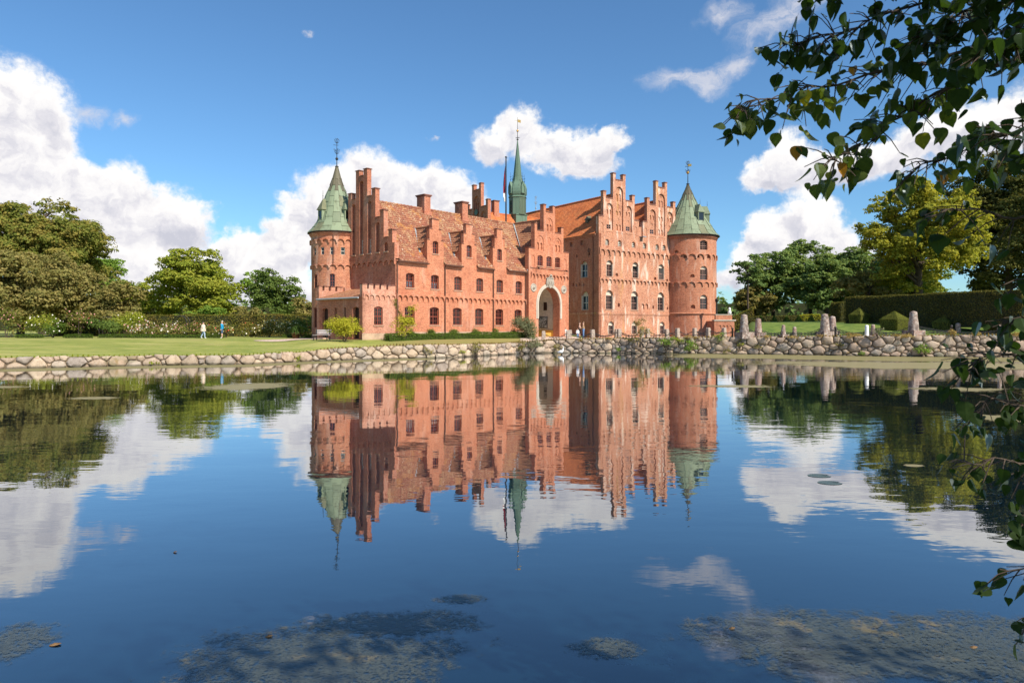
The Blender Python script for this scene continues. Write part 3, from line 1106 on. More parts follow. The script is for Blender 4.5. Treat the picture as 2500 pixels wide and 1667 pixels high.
TR = (M0[0] + 20.8 * UM[0], M0[1] + 20.8 * UM[1])
tr_ = thing('round_tower', 'stout round brick tower with green copper cone at the corner of the main house', 'tower', (TR[0], TR[1], ZB), R(-14.4))
r1 = 4.72
C = 2 * math.pi * r1
mb = MB()
ops = [(arch(r1 * R(33) - .72, r1 * R(33) + .72, z0, z1, rs), .3, None) for z0, z1, rs in ((15.75, 17.35, .3), (10.8, 13.1, None), (5.95, 8.35, None))]
ops += [(arch(r1 * R(a) - .36, r1 * R(a) + .36, z0, z1), .35, []) for a, z0, z1 in ((9, 11.2, 11.75), (10, 6.05, 6.7), (-23, 15.3, 15.8))]
ops += [(arch(r1 * R(a) - .27, r1 * R(a) + .27, 14.4, 14.95), .4, []) for a in (-5, 20, 44, 68)]
mb.panel(rect(-C / 2, C / 2, -1.2, 18.3), ops, 0, .5, (C / 56, 1.2), True, False)
mb.bend(r1)
put('wall', mb, M_BRICKT, tr_)
for zb, zt, tp, n in ((14.3, 15.05, 15.25, 22), (9.75, 10.45, 10.6, 24)):
    f = frieze(-math.pi * r1, math.pi * r1, zb, zt, tp, C / n, .20, .2)
    put('arch_frieze', f.bend(r1), M_BRICKT, tr_)
mb = MB()
mb.lathe([(4.72, 5.0), (4.79, 5.02), (4.79, 5.14), (4.84, 5.16), (4.84, 5.3), (4.72, 5.4)], 56)
put('string_course', mb, M_BRICKT, tr_)
mb = MB()
mb.lathe([(4.72, 17.6), (4.82, 17.65), (4.82, 17.85), (4.95, 17.9), (4.95, 18.25), (4.6, 18.35)], 56)
put('cornice', mb, M_BRICKG, tr_)
for z, h, rs in ((15.75, 1.6, .3), (10.8, 1.75, 0), (5.95, 1.8, 0)):
    w = cyl_window(tr_, r1, R(33), z, 1.4, h, rs, 4, 4, M_FRAMEW, 'm', d=.3)
    if not rs:
        mb = MB()
        lp = arch(-.7, .7, 0, .68, .66)
        mb.face([(p[0], .02, p[1]) for p in lp])
        put('tympanum', mb, M_CREAM, w, (0, 0, h + .01))
PROF_R = [(5.25, 18.35), (4.75, 18.85), (4.27, 19.6), (3.2, 21.3), (1.91, 23.5), (1.16, 25.0), (.52, 26.5), (.14, 27.5)]
copper_roof(tr_, PROF_R, 22, [18.35, 20.0, 22.2, 24.6, 27.5], [18.35, 19.1, 21.1, 23.3, 25.6, 27.5], M_COPPER, M_COPPERD, 25.5, .06)
mb = MB()
mb.lathe([(5.22, 18.25), (5.28, 18.3), (5.25, 18.38), (4.7, 18.36)], 56)
put('eave_edge', mb, M_IRON, tr_)
finial(tr_, 27.5, 31.4, (2.0, .26), scrolls=True, r=.09, ballm=M_GILT, vane=.6)
for a in (38, 92, 180, 270):
    lucarne(tr_, R(a), 3.55, 20.6, 22.2, 23.6, 1.25, M_COPPER, 1.9)
downpipe(tr_, 4.75 * math.sin(R(-55)), -4.75 * math.cos(R(-55)) - .1, 1.0, 17.9)

# ---- gate house
gate = thing('gate_house', 'tall brick gate house with pale round arch and stepped gable between wing and main house', 'gate house', (P0[0] - .45 * VW[0], P0[1] - .45 * VW[1], ZB), RZW)
gx0, gx1, gc = 18.47, 25.83, 22.12
half = [(3.68, 1.2), (3.68, 11.95), (2.65, 11.95), (2.65, 14.85), (2.22, 14.85), (2.22, 14.1), (1.05, 14.1), (1.05, 17.2), (.62, 17.2), (.62, 16.4)]
pts = [(gc + x, z) for x, z in half] + [(gc - x, z) for x, z in reversed(half)]
pts = pts[::1]
circ = lambda cx, cz, r_, n=10: [(cx + r_ * math.cos(2 * math.pi * k / n), cz + r_ * math.sin(2 * math.pi * k / n)) for k in range(n)]
pair = lambda c, z0, z1, w=.32, g=.28: [(arch(c - g - w / 2, c - g + w / 2, z0, z1), .13, []), (arch(c + g - w / 2, c + g + w / 2, z0, z1), .13, [])]
ops = [(arch(gc - 1.98, gc + 1.9, 1.3, 7.62), 1.0, None)]
ops += [(arch(c - .47, c + .47, 10.03, 11.25, .14), .12, None) for c in (20.44, 22.05, 23.65)]
ops += [(arch(c - .31, c + .31, 9.95, 11.2), .06, []) for c in (19.16, 25.04)]
for c in (20.42, 23.72):
    ops.append((arch(c - .62, c + .62, 11.75, 13.55), .07, pair(c, 11.9, 12.72, .34, .29) + [(circ(c, 13.05, .2), .05, [])]))
ops.append((arch(gc - .62, gc + .62, 14.05, 15.75), .07, pair(gc, 14.2, 15.0, .34, .29) + [(circ(gc, 15.35, .2), .05, [])]))
ops.append((circ(gc, 13.2, .25), .05, []))
mb = MB()
mb.panel(pts, ops, 0, .55, back=False)
put('wall', mb, M_BRICK, gate)
put('arch_frieze', frieze(gx0 + .3, gx1 - .25, 8.66, 9.06, 9.24, .62, .17, .11), M_BRICK, gate)
for c in (20.44, 22.05, 23.65):
    window(gate, c, 10.03, .94, 1.22, .14, 4, 4)
mb = MB()
mb.box(gx0 + .25, gx1 - .2, -.09, -.004, 9.72, 9.82)
put('string_course', mb, M_BRICKG, gate)
coping(gate, [(gc - 3.68, gc - 2.65, 0, .55, 11.95), (gc + 2.65, gc + 3.68, 0, .55, 11.95), (gc - 2.65, gc - 2.22, 0, .55, 14.85), (gc + 2.22, gc + 2.65, 0, .55, 14.85),
              (gc - 2.15, gc - 1.1, 0, .55, 14.1), (gc + 1.1, gc + 2.15, 0, .55, 14.1), (gc - 1.05, gc - .62, 0, .55, 17.2), (gc + .62, gc + 1.05, 0, .55, 17.2), (gc - .56, gc + .56, 0, .55, 16.4)])
# moulded pale surround
for k, (ri, ro_, pr) in enumerate(((1.98, 2.18, .10), (2.185, 2.36, .05))):
    lp = arch(gc - .04 - ro_, gc - .04 + ro_, 3.95, 7.62 + ro_ - 1.94, None, 18)
    hole = arch(gc - .04 - ri, gc - .04 + ri, 3.951, 7.62 + ri - 1.94, None, 18)
    poly = [lp[1]] + lp[2:-1] + [lp[-1], lp[0]]
    outer = [lp[1]] + lp[2:] + [lp[0]]
    inner = [hole[1]] + hole[2:] + [hole[0]]
    ring = outer + inner[::-1]
    mb = MB()
    mb.panel(ring, (), -pr, pr + .06 - .004 * k)
    put('arch_surround', mb, M_PLASTER, gate)
# passage: plastered walls and vault, ochre dado, slit window and a framed photograph
lp = arch(gc - 2.2, gc + 2.1, 1.3, 7.8, None, 14)
mb = MB()
for k in range(1, len(lp)):
    a, b_ = lp[k], lp[(k + 1) % len(lp)]
    mb.face([(a[0], .551, a[1]), (b_[0], .551, b_[1]), (b_[0], 8.0, b_[1]), (a[0], 8.0, a[1])], k > 1)
mb.panel(lp, [], 8.0, .3)
put('passage_wall', mb, M_CREAM, gate)
mb = MB()
mb.box(gc + 1.9, gc + 2.096, 1.01, 7.9, 1.3, 2.62)
mb.box(gc + .9, gc + 1.89, 1.3, 2.3, 1.3, 2.3)
put('dado', mb, M_OCHRE, gate)
mb = MB()
mb.box(gc + 2.06, gc + 2.097, 2.1, 2.62, 5.0, 6.7)
put('slit_window', mb, M_DARK, gate)


def photo_mat():
    m, t, b = mat('monochrome_photograph')
    n_ = t.noise(objsock(t), 2.2, 5, .7, .5)
    c = t.ramp(n_, [(.36, (.02, .02, .02)), (.48, (.20, .19, .18)), (.56, (.55, .54, .52)), (.66, (.05, .05, .05))])
    t.l.new(c, b.inputs['Base Color'])
    b.inputs['Roughness'].default_value = .5
    return m


mb = MB()
mb.box(-.78, .78, 0, .05, 0, 1.4)
pxl, pyl = gc + 2.04, 2.8 - .45               # hung on the right-hand passage wall
pf = thing('framed_photograph', 'large black and white framed photograph hung inside the gate arch', 'picture',
           (P0[0] + pxl * UW[0] + pyl * VW[0], P0[1] + pxl * UW[1] + pyl * VW[1], ZB + 2.85), RZW + W90)
put('frame', mb, M_IRON, pf)
mb = MB()
mb.box(-.72, .72, -.012, -.002, .06, 1.34)
put('print', mb, photo_mat(), pf)
# medallions and coat of arms
for cx in (19.25, 24.8):
    mb = MB()
    mb.lathe([(.0, .10), (.2, .09), (.26, .04), (.36, .05), (.40, .09), (.46, .09), (.5, 0.0)], 20)
    o = put('medallion', mb, M_CARVED, gate)
    o.matrix_local = Matrix.Translation((cx, -.002, 7.47)) @ Matrix.Rotation(math.pi / 2, 4, 'X')
    mb = MB()
    mb.tube([(-.05, -.10, -.12), (0, -.14, .0), (.02, -.12, .14)], [.09, .13, .06], 7)
    put('carved_head', mb, M_CARVED, o).matrix_local = Matrix.Rotation(-math.pi / 2, 4, 'X')
mb = MB()
shield = [(-.42, .55), (-.42, 0), (-.3, -.35), (0, -.62), (.3, -.35), (.42, 0), (.42, .55)]
mb.panel(shield[::-1], (), -.2, .198)
mb.box(-.55, .55, -.26, -.002, .56, .66)
mb.tube([(-.2, -.2, .68), (-.1, -.24, .95), (.1, -.24, .95), (.2, -.2, .68)], .11, 7)
for sx in (-1, 1):
    mb.tube([(sx * .5, -.1, -.5), (sx * .62, -.14, 0), (sx * .5, -.12, .5), (sx * .66, -.1, .62)], [.05, .12, .1, .04], 6)
    mb.tube([(sx * .12, -.22, -.25), (sx * .16, -.24, .1), (sx * .1, -.22, .35)], [.05, .1, .06], 6)
put('coat_of_arms', mb, M_CARVED, gate, (gc - .03, 0, 8.1))
mb = MB()                                   # body of the gate house behind its front
mb.box(gx0, gx0 + .4, .551, 10.4, 1.2, 9.6)
mb.box(gx1 - .4, gx1, .551, 10.4, 1.2, 10.4)
put('side_wall', mb, M_BRICKG, gate)
mb = MB()
pantiles(mb, -10.8, -.56, [(gx0 - .15, 9.55), (gc, 15.62)], lambda a, x: -a > .45 + 5.235 * (x - 18.47) / 3.65 - 6 and -a - .45 < .15 + 5.3 * (x - 18.0) / 3.65 + .2)
put('roof', mb, M_TILEB, gate, (0, 0, 0), W90)
mb = MB()
mb.face([(gc, .56, 15.6), (gc, 10.8, 15.6), (gx1 + .2, 10.8, 9.9), (gx1 + .2, .56, 9.9)])
put('roof', mb, M_TILEB, gate)
mb = MB()
mb.tube([(gc, .56, 15.65), (gc, 10.8, 15.65)], .14, 6)
put('ridge_tiles', mb, M_TILEB, gate)
for x, z in ((19.72, 9.75), (24.9, 9.72)):   # iron lamp brackets on the gate front
    mb = MB()
    mb.tube([(0, 0, 0), (0, -.3, .05), (0, -.4, .02)], .03, 5)
    mb.box(-.07, .07, -.47, -.33, -.14, .02)
    put('floodlight', mb, M_IRON, gate, (x, -.002, z))


# ---- main house: two long houses side by side, twin stepped gables to the front
main = thing('main_house', 'great brick main house with twin stepped gables standing behind the causeway', 'castle', (M0[0], M0[1], ZB), RZM)
R2, R3, R4 = [2.29, 8.04, 14.12], [2.25, 7.8, 14.0], [2.6, 7.75, 14.3]
R1 = [1.79, 4.48, 7.58, 10.09, 13.1, 14.78]
ops = [(arch(c - .72, c + .72, 10.88, 13.42), .35, None) for c in R2]
ops += [(arch(c - .8, c + .8, 5.75, 8.77), .35, None) for c in R3]
ops += [(arch(c - .64, c + .64, 1.9, 3.9), .3, None) for c in R4]
ops += [(arch(c - .4, c + .4, 15.72, 16.68), .28, None) for c in R1]
ops += [(arch(c - .32, c + .32, 5.95, 6.8), .2, []) for c in (9.71, 10.62)]
ops += [(arch(x - w, x + w, z, z + h), .35, []) for x, z, w, h in ((3.85, 11.0, .3, .5), (12.65, 10.75, .28, .5), (15.55, 10.6, .25, .45), (4.3, 6.2, .22, .6), (12.15, 6.0, .17, .55), (15.6, 5.9, .15, .5))]
mb = MB()
mb.panel([(0, -1.2), (18.6, -1.2), (18.6, 17.45), (0, 17.45)], ops, 0, .6)
put('wall', mb, M_BRICKM, main)


def lunette_window(parent, x, z, w, h, hr, loc=(0, 0, 0), rz=0.0, d=.33, cols=4, rows=4, frame=M_FRAMEW):
    wn = window(parent, x, z, w, hr, 0, cols, rows, frame, 'L', d=d, loc=loc, rz=rz)
    mb = MB()
    lp = arch(-w / 2, w / 2, 0, h - hr, None if h - hr >= w / 2 else h - hr - .02)
    mb.face([(p[0], .02, p[1]) for p in lp])
    put('tympanum', mb, M_CREAM, wn, (0, 0, hr + .005))
    for xa in (-w / 2 - .005, w / 2 - .07):
        mb = MB()
        mb.box(xa, xa + .075, -.31, -.005, 0, hr)
        put('reveal', mb, M_CREAM, wn)
    return wn


for c in R2:
    lunette_window(main, c, 10.88, 1.44, 2.52, 1.92)
for c in R3:
    lunette_window(main, c, 5.75, 1.6, 3.0, 2.2)
for c in R4:
    lunette_window(main, c, 1.9, 1.28, 1.98, 1.35, cols=2, d=.28)
for c in R1:
    window(main, c, 15.72, .78, .62, 0, 2, 2, M_FRAMEP, 'q', d=.26, sill=False)
    mb = MB()
    mb.face([(p[0], 0, p[1]) for p in arch(-.4, .4, 0, .34, .33)])
    put('tympanum', mb, M_CREAM, main, (c, .275, 16.345))
put('arch_frieze', frieze(.1, 18.0, 14.32, 15.02, 15.3, 1.12, .20, .2), M_BRICKM, main)
put('arch_frieze', frieze(.1, 18.0, 9.95, 10.46, 10.66, .86, .20, .15), M_BRICKM, main)
mb = MB()
mb.box(.0, 18.6, -.09, -.003, 5.02, 5.28)
mb.box(.0, 18.6, -.05, -.002, 4.88, 5.019)
put('string_course', mb, M_BRICKM, main)


def house_gable(parent, x0, y0, rz, m, wins=True, loc=None, pins=True, z0=17.452):
    c = 4.4
    half = [(4.42, z0), (4.42, 20.1), (3.45, 20.1), (3.45, 24.0), (2.85, 24.0), (2.85, 23.02), (1.38, 23.02), (1.38, 27.02), (.80, 27.02), (.80, 26.06)]
    pts = [(c + x, z) for x, z in half] + [(c - x, z) for x, z in reversed(half)]
    ops = []
    for s_ in (-1, 1):
        k = c + s_ * 2.1
        sub = pair(k, 20.62, 21.34, .38, .33) + [(circ(k, 21.78, .22), .06, []), (circ(k, 19.78, .26), .06, [])]
        if wins:
            sub.append((rect(k - .46, k + .46, 18.3, 19.02), .05, None))
        else:
            sub += pair(k, 18.3, 19.15, .38, .33)
        ops.append((arch(k - .7, k + .7, 18.15, 22.3), .24, sub))
        q = c + s_ * 3.72
        ops.append((arch(q - .27, q + .27, 17.98, 19.13), .08, []))
        ops.append((rect(q - .3, q + .3, 17.62, 17.78), .05, []))
    sub = pair(c, 22.82, 24.0, .42, .34) + pair(c, 20.58, 21.3, .42, .34) + pair(c, 18.25, 19.18, .42, .34) + [(circ(c, z, .25), .06, []) for z in (24.5, 22.1, 19.82)]
    ops.append((arch(c - .85, c + .85, 18.12, 25.1), .24, sub))
    for k in (-2.1, 0, 2.1):
        ops.append((rect(c + k - .7, c + k + .7, 17.62, 17.82), .05, []))
    mb = MB()
    mb.panel(pts, ops, 0, .6)
    base = Matrix.Translation(loc or (x0, y0, 0)) @ Matrix.Rotation(rz, 4, 'Z')
    o = put('stepped_gable', mb, m, parent)
    o.matrix_local = base
    for (xa, xb, z) in ((-4.42, -3.45, 20.1), (3.45, 4.42, 20.1), (-3.45, -2.85, 24.0), (2.85, 3.45, 24.0), (-2.78, -1.45, 23.02), (1.45, 2.78, 23.02), (-1.38, -.8, 27.02), (.8, 1.38, 27.02), (-.73, .73, 26.06)):
        mb = MB()
        w = (xb - xa) / 2 + .07
        mb.box(-w, w, -.07, .67, .002, .1)
        mb.box(-w + .06, w - .06, .0, .6, .1, .18)
        put('coping', mb, M_COPING, o, (c + (xa + xb) / 2, 0, z))
    if wins:
        for s_ in (-1, 1):
            wn = window(o, c + s_ * 2.1, 18.3, .92, .72, 0, 2, 2, M_FRAMEW, 'gw', d=.27, sill=False)
    return o


house_gable(main, 0, 0, 0, M_BRICKM)
house_gable(main, 9.75, 0, 0, M_BRICKM)
mb = MB()
mb.box(8.9, 9.68, .25, .6, 17.452, 19.2)
put('parapet', mb, M_BRICKM, main)
mb = MB()
mb.box(9.05, 9.75, -.75, .2, 17.5, 17.62)
put('roof_spout', mb, M_ZINC, main)
# long side
ops = [(arch(-y - .8, -y + .8, 10.85, 13.4), .35, None) for y in (3.36, 7.75, 12.1, 16.5)]
ops += [(arch(-y - .8, -y + .8, 5.73, 8.65), .35, None) for y in (3.18, 7.6, 12.1, 16.5)]
ops += [(rect(-y - .38, -y + .38, 15.95, 16.7), .3, []) for y in (3.9, 6.46, 9.0, 11.6)]
ops += [(arch(-y - .62, -y + .62, 1.5, 3.9), .35, []) for y in (3.36, 9.5)]
ops += [(arch(-y - .16, -y + .16, z, z + .5), .3, []) for y, z in ((5.1, 14.1), (7.3, 11.3), (2.2, 14.2), (6.0, 9.6), (5.2, 9.5), (4.4, 9.55), (3.5, 9.5))]
mb = MB()
mb.panel([(-27, -1.2), (.0, -1.2), (.0, 17.5), (-27, 17.5)], ops, 0, .5)
put('long_wall', mb, M_BRICKG, main, (-.004, 0, 0), W90)  # darker, redder brick than the front; part of its shade put into the colour
for y in (3.36, 7.75, 12.1, 16.5):
    lunette_window(main, -y, 10.85, 1.6, 2.5, 2.1, (-.004, 0, 0), W90, cols=2, rows=2, frame=M_FRAMEP)
for y in (3.18, 7.6, 12.1, 16.5):
    lunette_window(main, -y, 5.73, 1.6, 2.9, 2.2, (-.004, 0, 0), W90, cols=2, rows=2, frame=M_FRAMEP)
mb = MB()
mb.box(-27, -.0, -.09, -.003, 5.02, 5.28)
put('string_course', mb, M_BRICKM, main, (-.004, 0, 0), W90)
mb = MB()
mb.box(-27, -.65, -.12, -.003, 17.1, 17.3)
mb.box(-27, -.65, -.2, -.003, 17.301, 17.52)
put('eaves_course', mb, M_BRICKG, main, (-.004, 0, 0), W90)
downpipe(main, -.12, 1.2, 1.2, 17.4)


def iron_anchor(x, z, loc=(0, 0, 0), rz=0.0):
    mb = MB()
    mb.tube([(0, -.04, -.75), (0, -.04, .75)], [.025, .05], 5)
    for s_ in (-1, 1):
        mb.tube([(0, -.04, .1), (s_ * .28, -.04, .25), (s_ * .3, -.04, .5), (s_ * .12, -.04, .55)], .03, 5)
        mb.tube([(0, -.04, -.1), (s_ * .22, -.04, -.2), (s_ * .2, -.04, -.4)], .025, 5)
    o = put('wall_anchor', mb, M_IRON, main)
    o.matrix_local = Matrix.Translation(loc) @ Matrix.Rotation(rz, 4, 'Z') @ Matrix.Translation((x, -.01, z))


iron_anchor(2.3, 14.35)
iron_anchor(-2.2, 14.6, (-.004, 0, 0), W90)
mb = MB()
pantiles(mb, -27, -.62, [(-.3, 17.45), (.5, 18.55), (4.4, 24.1)], tw=.26)
put('roof', mb, M_TILEO, main, (0, 0, 0), W90)
mb = MB()
pantiles(mb, -27, -.62, [(9.4, 17.9), (10.0, 18.6), (14.15, 24.1)], tw=.26)
put('roof', mb, M_TILEO, main, (0, 0, 0), W90)
mb = MB()
mb.face([(4.4, .62, 24.08), (4.4, 27, 24.08), (9.3, 27, 17.6), (9.3, .62, 17.6)])
mb.face([(14.15, .62, 24.08), (14.15, 27, 24.08), (18.9, 27, 17.5), (18.9, .62, 17.5)])
put('roof', mb, M_TILEO, main)
mb = MB()
for xx in (4.4, 14.15):
    for k in range(55):
        y = .7 + k * .475
        mb.tube([(xx, y, 24.12), (xx, y + .47, 24.15)], [.15, .17], 6)
put('ridge_tiles', mb, M_TILEO, main, kind='stuff')
for (y, x, z) in ((3.9, 1.35, 19.75), (13.6, 1.25, 19.65)):   # little hooded roof lights in the long roof
    mb = MB()
    mb.box(-.28, .28, -.35, .6, -.2, .35)
    o = put('roof_dormer', mb, M_COPPERD, main)
    o.matrix_local = Matrix.Translation((x, y, z)) @ Matrix.Rotation(W90, 4, 'Z')
    rf = MB()
    rf.face([(-.42, -.5, .3), (.42, -.5, .3), (0, -.25, .95)])
    rf.face([(.42, -.5, .3), (.42, .8, .3), (0, .9, 1.0), (0, -.25, .95)])
    rf.face([(-.42, .8, .3), (-.42, -.5, .3), (0, -.25, .95), (0, .9, 1.0)])
    put('dormer_roof', rf, M_COPPERD, o)
    f = MB()
    f.tube([(0, -.25, .9), (0, -.25, 1.6)], .025, 5)
    put('spike', f, M_IRON, o)

# ---- rear wing: shaded stepped gable, orange roof, chimney
rear = thing('rear_wing', 'rear castle wing whose shaded stepped gable with a clock shows above the lichened roof', 'castle wing', (M0[0], M0[1], ZB), RZM)
g = house_gable(rear, 0, 0, 0, M_BRICKG, False, z0=12.0)
g.matrix_local = Matrix.Translation((-9.7, 24.0, 0)) @ Matrix.Rotation(W90, 4, 'Z')
mb = MB()
mb.box(-9.7, -9.2, 15.2, 24.0, -1, 11.99)
mb.box(-9.19, .0, 15.2, 15.7, -1, 17.0)
mb.box(-9.19, .0, 23.5, 24.0, -1, 17.0)
put('wall', mb, M_BRICKG, rear)
mb = MB()
pantiles(mb, -9.1, 4.0, [(15.0, 16.7), (19.6, 22.5)], tw=.26)
mb.face([(-9.1, 19.6, 22.48), (4.0, 19.6, 22.48), (4.0, 24.2, 16.7), (-9.1, 24.2, 16.7)])
put('roof', mb, M_TILEO, rear)
mb = MB()
mb.tube([(-9.1, 19.6, 22.55), (4.0, 19.6, 22.55)], .15, 6)
put('ridge_tiles', mb, M_TILEO, rear)
chimney(rear, -6.3, -5.3, 19.2, 20.2, 21.6, 24.7, M_BRICKG)
mb = MB()
mb.lathe([(.0, .05), (.42, .05), (.5, .08), (.5, 0)], 18)
o = put('clock_face', mb, M_COPPERS, rear)
o.matrix_local = Matrix.Translation((-9.73, 19.6, 22.35)) @ Matrix.Rotation(W90, 4, 'Z') @ Matrix.Rotation(math.pi / 2, 4, 'X')

# ---- octagonal roof turret with spire
SP = (M0[0] - 1.15 * UM[0] + 19.5 * VM[0], M0[1] - 1.15 * UM[1] + 19.5 * VM[1])
sp = thing('copper_spire', 'slender green copper spire on an octagonal turret above the castle roofs', 'spire', (SP[0], SP[1], ZB), RZM)
mb = MB()
mb.box(-1.2, 1.2, -1.2, 1.2, 19.5, 22.55)
mb.box(-1.3, 1.3, -1.3, 1.3, 22.551, 22.68)
put('base', mb, M_COPPERS, sp)
a8 = math.pi / 8
for k in range(8):                          # drum: each side a recessed copper panel, one louvred
    mb = MB()
    w = 1.43 * math.tan(a8)
    op = [(rect(-w + .08, 0 - .03, 22.8, 25.4), .03, []), (rect(.03, w - .08, 22.8, 25.4), .03, [])]
    if k in (6, 2):
        op = [(rect(-w + .3, w - .3, 22.95, 25.1), .15, [])]
    mb.panel(rect(-w, w, 22.68, 25.62), op, -1.43, .12)
    o = put('drum_panel', mb, M_COPPERS, sp, (0, 0, 0), k * 2 * a8)
    if k in (6, 2):
        lv = MB()
        for j in range(9):
            z = 23.0 + j * .23
            lv.face([(-w + .3, -1.40, z), (w - .3, -1.40, z), (w - .3, -1.30, z + .16), (-w + .3, -1.30, z + .16)])
        put('louvre', lv, M_IRON, o)
    sb = MB()
    sb.lathe([(1.58, 25.62), (1.68, 25.7), (1.6, 25.85), (1.5, 25.95), (1.62, 26.2), (1.7, 26.6), (1.66, 27.2), (1.45, 27.8), (1.15, 28.25), (.95, 28.6), (.78, 29.4), (.32, 33.6), (.05, 36.0)], 1, False, -a8, a8)
    put('spire_side', sb, M_COPPERS, sp, (0, 0, 0), k * 2 * a8)
    if k % 2 == 0:
        lc = MB()
        lc.panel([(-.42, 26.3), (.42, 26.3), (.42, 27.5), (0, 28.4), (-.42, 27.5)], [([(-.26, 26.45), (.26, 26.45), (.26, 27.4), (0, 27.9), (-.26, 27.4)], .08, [])], -1.74, .5)
        lo = put('gablet', lc, M_COPPERS, sp, (0, 0, 0), k * 2 * a8)
        fb = MB()
        fb.tube([(0, -1.5, 28.3), (0, -1.5, 30.0)], [.035, .015], 5)
        for z in (28.7, 29.2):
            fb.tube([(-.22, -1.5, z + .1), (-.1, -1.5, z), (.1, -1.5, z), (.22, -1.5, z + .1)], .025, 5)
        put('spike', fb, M_IRON, lo)
finial(sp, 35.9, 39.9, (1.6, .2), scrolls=False, r=.06, ballm=M_GILT, vane=.7)
mb = MB()
for k in range(8):
    a = k * math.pi / 4
    mb.tube([(0, 0, 36.2), (.42 * math.cos(a), .42 * math.sin(a), 36.3)], [.035, .012], 5)
put('spike_star', mb, M_IRON, sp)

# ---- weather finial on the main ridge, flag pole on the wing ridge
wf = thing('ridge_finial', 'small iron weather finial on the orange ridge beside the spire', 'finial', (M0[0] + 4.4 * UM[0] + 21.4 * VM[0], M0[1] + 4.4 * UM[1] + 21.4 * VM[1], ZB), RZM)
finial(wf, 24.2, 26.9, (.55, .14), m=M_ZINC, r=.06)
FP = (P0[0] + 20.75 * UW[0] + 5.235 * VW[0], P0[1] + 20.75 * UW[1] + 5.235 * VW[1])
fp = thing('flag_pole', 'dark flag pole rising from the wing ridge in front of the spire', 'flag pole', (FP[0], FP[1], ZB + 15.6))
mb = MB()
mb.tube([(0, 0, 0), (0, 0, 7.95)], [.10, .07], 8)
mb.lathe([(0, 7.9), (.14, 7.93), (.14, 8.0), (.05, 8.08)], 8)
put('pole', mb, M_IRON, fp)
mb = MB()
mb2 = MB()
rows = 16
for k in range(rows):
    z0, z1 = 6.9 - 4.3 * k / rows, 6.9 - 4.3 * (k + 1) / rows
    w0, w1 = .03 + .22 * math.sin(math.pi * .8 * (k / rows)), .03 + .22 * math.sin(math.pi * .8 * ((k + 1) / rows))
    y = .12 * math.sin(k * .7)
    y2 = .12 * math.sin((k + 1) * .7)
    tgt = mb2 if k >= 12 else mb
    tgt.face([(-.09, 0, z0), (-.09 - w0 * .5, y, z0 - .05), (-.09 - w1 * .5, y2, z1 - .05), (-.09, 0, z1)])
    tgt.face([(-.09 - w0 * .5, y, z0 - .05), (-.09 - w0, -y, z0 - .1), (-.09 - w1, -y2, z1 - .1), (-.09 - w1 * .5, y2, z1 - .05)])
fl = thing('drooping_flag', 'red and white flag hanging limp from the pole', 'flag', (FP[0], FP[1], ZB + 15.6))
put('red_cloth', mb, M_FLAGR, fl)
put('white_cloth', mb2, M_WHITE, fl)

# ---- low brick bridge behind the right tower
br = thing('brick_bridge', 'low brick bridge with parapet running out from the stout tower', 'bridge', (32.6, 110.0, 0), R(8))
mb = MB()
mb.panel([(0, -1), (3.6, -1), (3.4, 3.7), (0, 3.7)], [(arch(.75 + k * .6, 1.17 + k * .6, 2.4, 3.0), .1, []) for k in range(4)], 0, 3.0)
put('wall', mb, M_BRICKT, br)
mb = MB()
mb.box(.3, 3.1, .15, .6, 3.9, 4.65)
put('parapet', mb, M_BRICKT, br)
mb = MB()
mb.box(-.05, 3.65, -.12, .8, 3.701, 3.9)
mb.box(.25, 3.15, .1, .65, 4.651, 4.78)
put('capping', mb, M_PLASTER, br)
lamp = thing('lamp_post', 'slim dark lamp post rising from the low brick bridge', 'lamp post', (33.15, 110.6, 4.78))
mb = MB()
mb.tube([(0, 0, 0), (0, 0, 1.9)], [.16, .13], 8)
mb.lathe([(.14, 1.9), (.24, 2.0), (.24, 2.3), (.3, 2.35), (.05, 2.6)], 8)
put('post', mb, M_IRON, lamp)
ow = thing('stone_figure', 'small white stone figure seated on the bridge parapet', 'statue', (35.3, 110.75, 4.78))
mb = MB()
mb.lathe([(.05, 0), (.26, .02), (.3, .25), (.24, .55), (.15, .68), (.2, .78), (.2, .95), (.1, 1.08), (0, 1.1)], 10)
put('figure', mb, M_WHITE, ow)

# ------------------------------------------------------------------ ground, water, paths
SHORE = [(-130, 6, .7), (-62, 28, .7), (-32.17, 42.9, .72), (-24.02, 47.1, .71), (-18.79, 48.2, .68), (-16.18, 52.0, .76), (-14.44, 53.5, .95), (-8.67, 57.8, 1.13), (-5.36, 59.6, 1.13), (-1.97, 64.5, 1.10),
         (.83, 68.4, 1.10), (4.05, 70.6, 1.34), (10.48, 69.9, 1.50), (19.49, 67.7, 1.63), (25.62, 65.7, 1.68), (33.42, 61.9, 1.82), (43.83, 59.4, 1.95), (56, 57, 2.0), (95, 50, 2.1), (150, 30, 2.1)]


def resample(poly, step):
    out = [poly[0]]
    for a, b in zip(poly, poly[1:]):
        L = math.hypot(b[0] - a[0], b[1] - a[1])
        n = max(1, round(L / step))
        for k in range(1, n + 1):
            out.append(tuple(a[i] + (b[i] - a[i]) * k / n for i in range(3)))
    return out


def smooth(x, a, b):
    t = min(1, max(0, (x - a) / (b - a)))
    return t * t * (3 - 2 * t)


